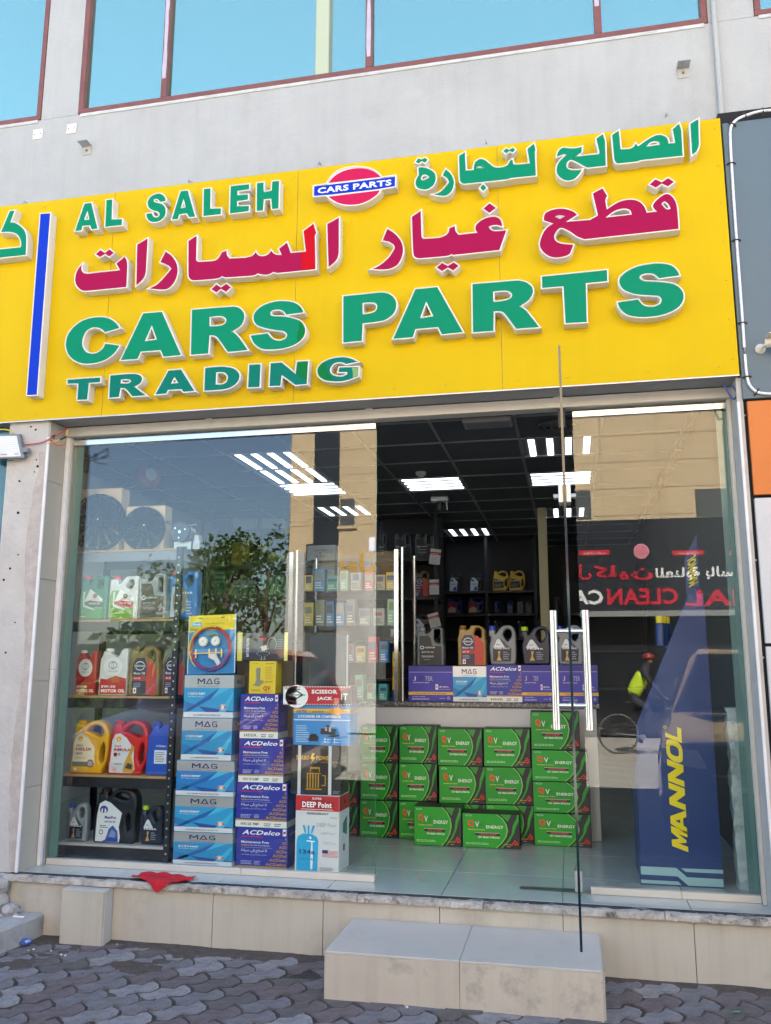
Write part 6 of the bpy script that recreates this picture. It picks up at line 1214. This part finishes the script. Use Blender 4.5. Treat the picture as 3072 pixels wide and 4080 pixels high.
# ------------------------------------------------------------------ tapering display tower and the chipped pier on the right
m_tw = mat('tower_blue', (.013, .042, .165), .35, var=.04, vs=4)
tw = thing('display_tower', 'tall tapering dark blue display stand with yellow lettering behind the right pane', 'display stand', (0, 0, 0))
yt = .50
xl0, xr, xl1 = -.200, .220, .135
ztp = W(*crop(2200, 1500, 1.9106)(1075, 1652), yt).z
fp = [(xl0, FLR), (xr, FLR), (xr-.004, ztp), (xl1, ztp), (xl0+.02, W(*R4(610, 720), yt).z)]
MB().prism(fp, lambda u, v, t: (u, t, v), yt, yt+.018, m_tw).build('front_panel', tw, bevel=.002)
MB().prism([(yt+.0185, FLR), (.95, FLR), (.95, .75), (yt+.0185, .93)], lambda u, v, t: (t, u, v), xl0+.01, xl0+.024, mat('tower_side', (.02, .05, .17), .35)).build('side_panel', tw)
MB().prism([(yt+.0185, FLR), (.95, FLR), (.95, 2.0), (yt+.1, ztp)], lambda u, v, t: (t, u, v), xr-.018, xr-.004, m_tw).build('side_panel', tw)
MB().box(xl0+.025, .93, FLR, xr-.02, .95, .75, m_tw).build('back_panel', tw)
for z, xa_ in ((.70, xl0+.025), (1.55, .0)): MB().box(xa_, yt+.02, z, xr-.02, .74, z+.015, m_tw).build('tray', tw)
MB().prism([(.15, ztp+.002), (.225, ztp+.002), (.225, 2.21), (.15, 2.06)], lambda u, v, t: (u, t, v), .70, .715, m_tw).build('header_fin', tw)
D = Decal((xl0, yt-.0008, FLR), (xr-xl0, 0, 0), (0, 0, 1), (0, -1, 0))
w_ = xr-xl0
GL = {'M': ["0,0 .26,0 .26,.58 .44,.08 .56,.08 .74,.58 .74,0 1,0 1,1 .68,1 .5,.52 .32,1 0,1"], 'A': ["0,0 .27,0 .35,.2 .65,.2 .73,0 1,0 .66,1 .34,1", ".42,.40 .58,.40 .5,.72"], 'N': ["0,0 .27,0 .27,.56 .70,0 1,0 1,1 .73,1 .73,.44 .30,1 0,1"], 'O': ["~0,.5 ~.05,.2 ~.2,.03 ~.5,0 ~.8,.03 ~.95,.2 ~1,.5 ~.95,.8 ~.8,.97 ~.5,1 ~.2,.97 ~.05,.8", "~.27,.5 ~.32,.27 ~.5,.22 ~.68,.27 ~.73,.5 ~.68,.73 ~.5,.78 ~.32,.73"], 'L': ["0,0 1,0 1,.25 .28,.25 .28,1 0,1"]}
m_ty = mat('tower_yellow', (.74, .60, .01), .4)
for ch, v0, v1 in (('M', 1650, 1502), ('A', 1520, 1345), ('N', 1345, 1183), ('N', 1172, 1012), ('O', 1008, 850), ('L', 848, 742)):
    def put(u, h_):
        yv = v0+(v1-v0)*u-26*h_*(ch != 'A'); xr_ = 1000-55*(1650-yv)/925
        p = W(*R4(xr_-118*h_, yv-20*h_), yt); return (p.x, p.z)
    mbl = MB(); curve_bits([[put(a_, b_) for a_, b_ in outline(s)] for s in GL[ch]], m_ty, mbl, lambda x, y, z: (x, yt-.0015-z, y), extrude=.0005); mbl.build('letter', tw)
D.ell((W(*R4(828, 732), yt).x-xl0)/w_, W(*R4(828, 732), yt).z-FLR, .02, .008, (.70, .58, .01), 2).ell((W(*R4(828, 732), yt).x-xl0)/w_, W(*R4(828, 732), yt).z-FLR, .013, .005, m_tw, 3)
pc = '8FB6BE'
def pr(pts): D.poly([((W(*R4(a, b), yt).x-xl0)/w_, W(*R4(a, b), yt).z-FLR) for a, b in pts], pc, 2)
pr([(648, 1752), (912, 1765), (990, 1833), (1256, 1848), (1260, 1908), (1000, 1895), (920, 1828), (652, 1812)]); pr([(945, 1768), (1256, 1780), (1256, 1808), (982, 1795)]); pr([(652, 1850), (925, 1865), (952, 1892), (655, 1875)])
D.build('lettering', tw)
v, f, _ = text2d('MANNOL', .04); mb = MB(); i = mb.mi(mat('tower_yellow', (.70, .58, .01), .4))
mb.v = [(.165+.05*(1-yy), .6985, 1.90+.17*xx+.03*(1-yy)) for xx, yy in v]; mb.f = [tuple(q) for q in f]; mb.m = [i]*len(f); mb.build('fin_lettering', tw)
for k in range(3):
    p = W(*crop(2200, 1500, 1.9106)(825+28*k, 1960), .58)
    t = thing('spray_can', '%s yellow capped spray can on the display stand ledge' % ('left', 'middle', 'right')[k], 'can', (p.x, .58+.03*k, 1.567), group='spray cans on the display stand')
    MB().lathe([(.027, 0), (.027, .11), (.02, .125)], (0, 0, 0), 'z', m_tw, 16).build('can', t, smooth=True); MB().lathe([(.022, .125), (.022, .16), (.018, .165)], (0, 0, 0), 'z', mat('can_yellow', (.72, .55, .02), .4), 14).build('cap', t, smooth=True)
m_chip = mat('chipped_white', (.48, .56, .55), .85, var=.12, vs=12, bump=.6, bs=30, stain=(.20, .22, .21), sscale=9, samt=.7)
mb = MB(); i = mb.mi(m_chip); Rp = random.Random(15); n = 26
for k in range(n+1):
    z = FLR+(1.232-FLR)*k/n; j = lambda: Rp.uniform(-.007, .007)
    mb.v += [(.292+j(), .50+j(), z), (.379, .50+j()*.5, z), (.379, .62, z), (.30+j(), .62, z)]
for k in range(n):
    for q in range(4): mb.f.append((k*4+q, k*4+(q+1) % 4, k*4+4+(q+1) % 4, k*4+4+q)); mb.m.append(i)
mb.f.append((3, 2, 1, 0)); mb.f.append(tuple(n*4+q for q in range(4))); mb.m += [i, i]
mb.build('chipped_pier', label='short white pier with chipped plaster in the right corner behind glass', cat='pier')
# ------------------------------------------------------------------ across the street (seen in the glass)
YO = -14.0
def V(cr, x, y, yy=YO): return W(*cr(x, y), .51-yy)          # where a reflection in the shop glass really stands
RR, LL = crop(2200, 1500, 1.9106), crop(700, 1650, 1.96)
m_sand2 = mat('sand_tile', (.60, .45, .27), .8, var=.06, vs=1.5, bump=.1, bs=8)
m_gl2 = mat('dark_glazing', (.02, .022, .026), .1, spec=.6)
m_pan = mat('grey_cladding', (.46, .44, .42), .6, var=.05, vs=2)
ob = thing('opposite_building', 'sand coloured building across the street, mirrored in the shop glass', 'building')
xe = V(LL, 907, 150).x; zs = V(RR, 500, 1095).z; zsb = V(RR, 300, 1790).z; xs0 = V(RR, 192, 1300).x-2.6
H = 9.6
MB().box(xe, YO-8, zs, 14, YO, H, m_sand2).build('upper_wall', ob)
MB().box(xe, YO-8, 0, xs0, YO, zs-.002, m_sand2).build('lower_wall', ob)
MB().box(xs0+.001, YO-8, 0, 14, YO-.35, zs-.002, m_gl2).build('shop_glazing', ob)
for k in range(9): MB().box(xe, YO+.001, zs+.1+k*.6, 14, YO+.004, zs+.112+k*.6, mat('sand_joint', (.33, .24, .14), .9)).build('joint', ob)
for k in range(16): MB().box(xe+1.2*k, YO+.0012, zs, xe+1.2*k+.012, YO+.0038, H, mat('sand_joint', (.33, .24, .14), .9)).build('joint', ob)
xa, xb = V(LL, 1090, 150).x, V(LL, 1283, 150).x
MB().box(xa, YO+.002, V(LL, 1180, 1010).z, xb, YO+.03, H, m_gl2).build('dark_column', ob)
for (a, b, c, d), cr in (((1285, 660, 1400, 875), LL), ((1100, 850, 1340, 1075), RR), ((150, 870, 290, 1098), RR)):
    p, q = V(cr, a, d), V(cr, c, b)
    w = MB().box(p.x, YO+.002, p.z, q.x, YO+.012, q.z, mat('window_grey', (.09, .095, .09), .3)).build('window', ob)
    MB().box(p.x-.06, YO+.003, p.z-.07, q.x+.06, YO+.05, p.z, m_sand2).build('sill', w); MB().box(q.x, YO+.003, p.z, q.x+.05, YO+.03, q.z, mat('cream_trim', (.55, .48, .34), .7)).build('frame', w)
# pale clad piers of the left unit
xq = [V(LL, u, 1500).x for u in (880, 1010, 1075, 1280)]
MB().box(xe-.02, YO+.005, 0, xq[1], YO+.12, V(LL, 900, 1090).z, m_pan).build('clad_pier', ob); MB().box(xb, YO+.005, 0, xs0-.3, YO+.12, V(LL, 1400, 1130).z, m_pan).build('clad_pier', ob)
MB().box(xq[1]+.02, YO+.01, .0, xb-.02, YO+.05, V(LL, 1150, 1010).z-.01, m_gl2).build('door_glazing', ob)
ys_ = thing('opposite_sign_letters', 'yellow raised lettering on the pale pier across the street', 'sign')
D = Decal((V(LL, 1570, 1240).x, YO+.125, V(LL, 1300, 1245).z), (-(V(LL, 1570, 1240).x-V(LL, 1290, 1240).x), 0, 0), (0, 0, .42), (0, 1, 0)); D.text(arabic('بول'), 0, 0, 1, 1, 'D8A01C', 1, .03); D.build('lettering', ys_)
# dark fascia with its lettering
fs = thing('car_wash_sign', 'dark fascia sign across the street, mirrored in the right pane', 'sign')
MB().box(xs0, YO+.005, zsb, 12, YO+.10, zs-.01, mat('fascia_navy', (.02, .022, .03), .35)).build('fascia', fs)
MB().box(xs0, YO+.10, zsb-.12, 12, YO+.13, zsb, mat('fascia_lip', (.25, .25, .24), .5)).build('lip', fs)
def oppo(tx, crx0, crx1, v0, v1, col, bold=.03):      # crop x of first and last letter edges as mirrored
    a, b = V(RR, crx0, v0), V(RR, crx1, v0); z0, z1 = V(RR, (crx0+crx1)/2, v1).z, V(RR, (crx0+crx1)/2, v0).z
    D = Decal((a.x, YO+.104, z0), (b.x-a.x, 0, 0), (0, 0, z1-z0), (0, 1, 0)); D.text(tx, 0, 0, 1, 1, col, 1, bold); return D.build('lettering', fs)
rd_, wh_ = 'C81E34', 'E4E4E0'
oppo('CLEAN', 950, 415, 1615, 1740, rd_); oppo('SPECIAL', 2080, 1005, 1620, 1745, rd_); oppo('CAR', 385, 50, 1630, 1740, wh_)
oppo(arabic('كلين'), 760, 315, 1440, 1555, rd_); oppo(arabic('سبيشل'), 295, -150, 1440, 1555, rd_); oppo(arabic('للعناية بالسيارات'), 1700, 780, 1450, 1550, wh_)
for a, b, tx in ((435, 205, 'بوليش'), (1147, 912, 'سيراميك'), (1700, 1340, 'تلميع')):
    p, q = V(RR, b, 1368), V(RR, a, 1325); MB().box(p.x, YO+.101, p.z, q.x, YO+.104, q.z, flat(rd_)).build('red_tag', fs)
    D = Decal((q.x-.1, YO+.106, p.z+.02), (-(q.x-p.x)+.2, 0, 0), (0, 0, (q.z-p.z)-.05), (0, 1, 0)); D.text(arabic(tx), 0, 0, 1, 1, wh_, 1, .01); D.build('lettering', fs)
p = V(RR, 675, 1335); D = Decal((p.x-.16, YO+.102, p.z-.16), (.32, 0, 0), (0, 0, .32), (0, 1, 0)); D.ell(.5, .5, .5, .5, 'E0A0A8', 1, 28).ell(.5, .5, .46, .46, 'D07A88', 2, 28); D.build('round_emblem', fs)
# a slim pale tower far off, mirrored in the upper window
p, q = W(1258, 150, .39+46), W(1312, 150, .39+46)
MB().box(p.x, -47, 0, q.x, -46, 58, mat('tower_cream', (.15, .098, .10), .8)).build('slim_tower', bevel=.05, label='slim cream tower far across the street, mirrored in the upper window', cat='tower')
# trees behind the camera on the left
m_leaf = mat('leaf', (.15, .23, .075), .6, var=.4, vs=1.2); m_bark = mat('bark', (.12, .085, .055), .9, var=.2, vs=6)
def tree(label, x, y, h, r, seed, n=1200):
    R = random.Random(seed); t = thing('street_tree', label, 'tree', (x, y, 0), group='street trees across the road')
    tr = MB().tube([(0, 0, 0), (.05, .02, h*.25), (-.04, .05, h*.5), (.02, 0, h*.75)], [.16, .13, .09, .04], m_bark, 9)
    for k in range(7): a = k*.9; z = h*(.35+.05*k); tr.tube([(0, 0, z), (r*.3*math.cos(a), r*.3*math.sin(a), z+h*.12), (r*.6*math.cos(a), r*.6*math.sin(a), z+h*.2)], [.06, .04, .015], m_bark, 6)
    tr.build('trunk', t, smooth=True)
    cl_ = [(R.uniform(-.6, .6)*r, R.uniform(-.6, .6)*r, h*R.uniform(.45, .9), r*R.uniform(.28, .5)) for _ in range(16)]
    mb = MB(); i = mb.mi(m_leaf)
    for _ in range(n):
        cx, cy, cz, cr_ = R.choice(cl_); d = Vector((R.gauss(0, 1), R.gauss(0, 1), R.gauss(0, .8))); d.normalize(); p = Vector((cx, cy, cz))+d*cr_*R.uniform(.55, 1.05)
        a = Vector((R.gauss(0, 1), R.gauss(0, 1), R.gauss(0, 1))).normalized()*R.uniform(.07, .14); b = a.orthogonal().normalized()*R.uniform(.05, .09); k = len(mb.v)
        mb.v += [tuple(p-a), tuple(p+b), tuple(p+a), tuple(p-b)]; mb.f.append((k, k+1, k+2, k+3)); mb.m.append(i)
    me = bpy.data.meshes.new('crown'); me.from_pydata(mb.v, [], mb.f); me.materials.append(m_leaf); add('crown', me, t)
for k, (u, top, yy, r, lb) in enumerate(((430, 930, -21, 1.5, 'dense round street tree mirrored left of the beige wall'), (730, 890, -22, 1.9, 'largest street tree mirrored beside the beige wall'), (200, 1060, -24, 1.6, 'street tree mirrored above the top rack shelf'), (-150, 1150, -26, 2.0, 'farthest left street tree mirrored over the rack'))):
    p = V(LL, u, top, yy); tree(lb, p.x, yy, p.z/.98, r, k)
R = random.Random(44); mb = MB(); i = mb.mi(m_leaf)  # leafy screen added to block the bright horizon in the glass reflection
for _ in range(9000):
    x = R.uniform(-34, xe-.6); zt_ = 2.3+.35*math.sin(x*1.3)+.2*math.sin(x*3.1); p = Vector((x, -11.8+R.uniform(-.6, .6), R.uniform(0, zt_)))
    a = Vector((R.gauss(0, 1), R.gauss(0, 1), R.gauss(0, 1))).normalized()*R.uniform(.10, .2); b = a.orthogonal().normalized()*R.uniform(.08, .14); k = len(mb.v)
    mb.v += [tuple(p-a), tuple(p+b), tuple(p+a), tuple(p-b)]; mb.f.append((k, k+1, k+2, k+3)); mb.m.append(i)
hg = thing('hedge', 'long clipped hedge across the street, mirrored low in the left pane', 'hedge', (0, 0, 0))
me = bpy.data.meshes.new('foliage'); me.from_pydata(mb.v, [], mb.f); me.materials.append(m_leaf); add('foliage', me, hg)
MB().box(-34, -12.2, -.03, xe-.7, -11.4, 1.9, mat('screen_core', (.02, .03, .012), .9)).build('branch_core', hg)
# ------------------------------------------------------------------ cars parked nose-in beside the camera
def car(label, x, y, col, seed=0, rz=0.):
    t = thing('parked_car', label, 'car', (x, y, -.04), rz, group='cars parked nose-in before the shops')
    pm = mat('car_paint_%d' % seed, col, .12, metal=.3, coat=1.0); L = 4.5; wd = .9
    prof = [(-.02, .28), (-.02, .62), (.06, .82), (.35, .92), (1.15, 1.02), (1.25, 1.06), (1.95, 1.62), (2.3, 1.70), (3.6, 1.68), (4.2, 1.45), (4.42, 1.05), (4.48, .6), (4.45, .3)]
    st_ = [(-1, .0), (-.97, .5), (-.80, 1), (0, 1.0), (.80, 1), (.97, .5), (1, 0)]
    mb = MB(); i = mb.mi(pm); n = len(prof)
    cols_ = [(-1.0, .80, .95), (-.96, .95, .98), (-.84, 1, 1), (.84, 1, 1), (.96, .95, .98), (1.0, .80, .95)]
    for s, zf_, lf in cols_:
        for (d, z) in prof:
            tuck = max(0, (z-1.0))*.32; zz = .28+(z-.28)*zf_; yy_ = -(L/2+(d-L/2)*lf)
            mb.v.append((s*(wd-tuck), yy_, zz))
    for a in range(len(cols_)-1):
        for b in range(n-1): mb.f.append((a*n+b, a*n+b+1, (a+1)*n+b+1, (a+1)*n+b)); mb.m.append(i)
    mb.f.append(tuple(range(n))); mb.f.append(tuple((len(cols_)-1)*n+b for b in range(n-1, -1, -1))); mb.m += [i, i]
    mb.build('body', t, smooth=True, ang=32)
    gk = mat('car_glass', (.01, .012, .014), .05, spec=.8)
    MB().face([(-.70, -1.28, 1.095), (.70, -1.28, 1.095), (.58, -1.93, 1.625), (-.58, -1.93, 1.625)], gk).build('windscreen', t)
    for s in (-1, 1):
        MB().face([(s*.905, -1.5, 1.06), (s*.905, -3.9, 1.06), (s*.745, -3.6, 1.56), (s*.745, -2.05, 1.56)], gk).build('side_window', t)
        MB().prism([(.48, .62), (.84, .66), (.86, .80), (.55, .77)], lambda u, v, q: (s*u, q, v), -.075, .035, mat('lamp_glass', (.55, .58, .60), .08, spec=.9)).build('headlight', t, bevel=.01)
        for d in (.85, 3.6):
            w = thing('wheel', None, None); w.parent = t; w.location = (s*.82, -d, .34)
            MB().lathe([(.22, -.11), (.335, -.11), (.34, -.05), (.34, .06), (.335, .11), (.22, .11)], (0, 0, 0), 'x', m_black, 24).build('tyre', w, smooth=True); MB().lathe([(.05, .125*s), (.20, .115*s), (.215, .09*s)], (0, 0, 0), 'x', m_steel, 16).build('rim', w)
        MB().box(s*.92, -1.55, 1.02, s*1.08, -1.45, 1.16, pm).build('mirror', t, bevel=.03)
    MB().box(-.45, -.01, .50, .45, .045, .70, m_black).build('grille', t, bevel=.015); MB().box(-.75, -.02, .30, .75, .04, .44, m_black).build('lower_intake', t, bevel=.02); MB().box(-.45, .042, .565, .45, .052, .585, m_chrome).build('grille_bar', t)
    MB().box(-.26, .041, .45, .26, .05, .49, m_white).build('number_plate', t)
car('dark blue car parked nose-in to the right of the camera', 1.08, -2.95, (.012, .02, .05), 1, rad(10)); car('red car parked nose-in to the left of the camera', -4.6, -2.9, (.25, .01, .015), 2)
# ------------------------------------------------------------------ cyclist on the road
YC = -10.8
pb = V(R4, 480, 650, YC)
bx_ = pb.x
bk_ = thing('bicycle', 'bicycle ridden along the road, mirrored in the right pane', 'bicycle', (bx_, YC, -.04))
for x, nm in ((0, 'wheel'), (1.05, 'wheel')):
    w = thing(nm, None, None); w.parent = bk_; w.location = (x, 0, .34)
    MB().tube([(.33*math.cos(a), 0, .33*math.sin(a)) for a in [2*math.pi*k/30 for k in range(30)]], .018, mat('tyre_grey', (.10, .10, .095), .7), 7, closed=True).build('tyre', w, smooth=True)
    for k in range(10): a = math.pi*k/10; MB().tube([(-.31*math.cos(a), 0, -.31*math.sin(a)), (.31*math.cos(a), 0, .31*math.sin(a))], .002, m_steel, 4).build('spoke', w)
fmb = MB(); mfr = mat('frame_dark', (.04, .04, .05), .4)
for a, b in (((0, .34), (.40, .30)), ((.40, .30), (.28, .82)), ((0, .34), (.30, .72)), ((.30, .72), (.88, .78)), ((.40, .30), (.90, .68)), ((.86, .92), (1.05, .34))): fmb.tube([(a[0], 0, a[1]), (b[0], 0, b[1])], .016, mfr, 8)
fmb.build('frame', bk_, smooth=True)
MB().box(.14, -.07, .84, .38, .07, .89, m_black).build('saddle', bk_, bevel=.02); MB().tube([(.80, -.28, .98), (.86, -.1, .94), (.86, .1, .94), (.80, .28, .98)], .013, m_steel, 8).build('handlebar', bk_, smooth=True)
MB().cyl((.40, -.12, .30), (.40, .12, .30), .05, m_steel, 12).build('crank', bk_)
ps = thing('person', 'person in a yellow high visibility vest and red helmet riding the bicycle', 'person', (bx_, YC, -.04)); ps.scale = (.94, .94, .98)
def skin(name, verts, edges, rads, m, parent, root=0):
    me = bpy.data.meshes.new(name); me.from_pydata(verts, edges, []); me.materials.append(m); o = add(name, me, parent)
    md = o.modifiers.new('skin', 'SKIN'); md.use_smooth_shade = True
    for k, r in enumerate(rads): me.skin_vertices[0].data[k].radius = (r, r)
    me.skin_vertices[0].data[root].use_root = True
    o.modifiers.new('sub', 'SUBSURF').levels = 1; o.modifiers['sub'].render_levels = 1
    dg = bpy.context.evaluated_depsgraph_get(); dg.update(); nm = bpy.data.meshes.new_from_object(o.evaluated_get(dg)); o.modifiers.clear(); o.data = nm
    return o
m_skin = mat('skin', (.25, .14, .09), .6); m_trs = mat('trousers', (.03, .03, .04), .8)
vs = [(.26, 0, .96), (.34, 0, 1.12), (.46, 0, 1.32), (.54, 0, 1.46), (.57, 0, 1.53), (.60, 0, 1.62), (.61, 0, 1.70),
      (.50, .17, 1.40), (.66, .22, 1.20), (.79, .24, 1.02), (.83, .24, .985), (.50, -.17, 1.40), (.66, -.22, 1.20), (.79, -.24, 1.02), (.83, -.24, .985),
      (.28, .10, .92), (.60, .11, .78), (.44, .11, .42), (.55, .11, .36), (.28, -.10, .92), (.55, -.11, .62), (.34, -.11, .26), (.45, -.11, .20)]
es = [(0, 1), (1, 2), (2, 3), (3, 4), (4, 5), (5, 6), (3, 7), (7, 8), (8, 9), (9, 10), (3, 11), (11, 12), (12, 13), (13, 14), (0, 15), (15, 16), (16, 17), (17, 18), (0, 19), (19, 20), (20, 21), (21, 22)]
rs = [.11, .10, .11, .09, .055, .09, .08, .06, .045, .033, .035, .06, .045, .033, .035, .09, .07, .045, .04, .09, .07, .045, .04]
skin('body', vs, es, rs, m_trs, ps); skin('head', [(.595, 0, 1.55), (.61, 0, 1.62), (.615, 0, 1.70)], [(0, 1), (1, 2)], [.06, .093, .085], m_skin, ps)
skin('vest', [(.27, 0, 1.0), (.34, 0, 1.12), (.46, 0, 1.32), (.53, 0, 1.45)], [(0, 1), (1, 2), (2, 3)], [.145, .14, .155, .125], mat('hi_vis', (.55, .72, .03), .6), ps)
MB().lathe([(.108, 0), (.11, .02), (.09, .065), (.045, .09), (.005, .095)], (.605, 0, 1.67), 'z', mat('helmet_red', (.28, .03, .025), .4), 18).build('helmet', ps, smooth=True)
for o in bpy.data.objects:
    if 'top' in o: del o['top']
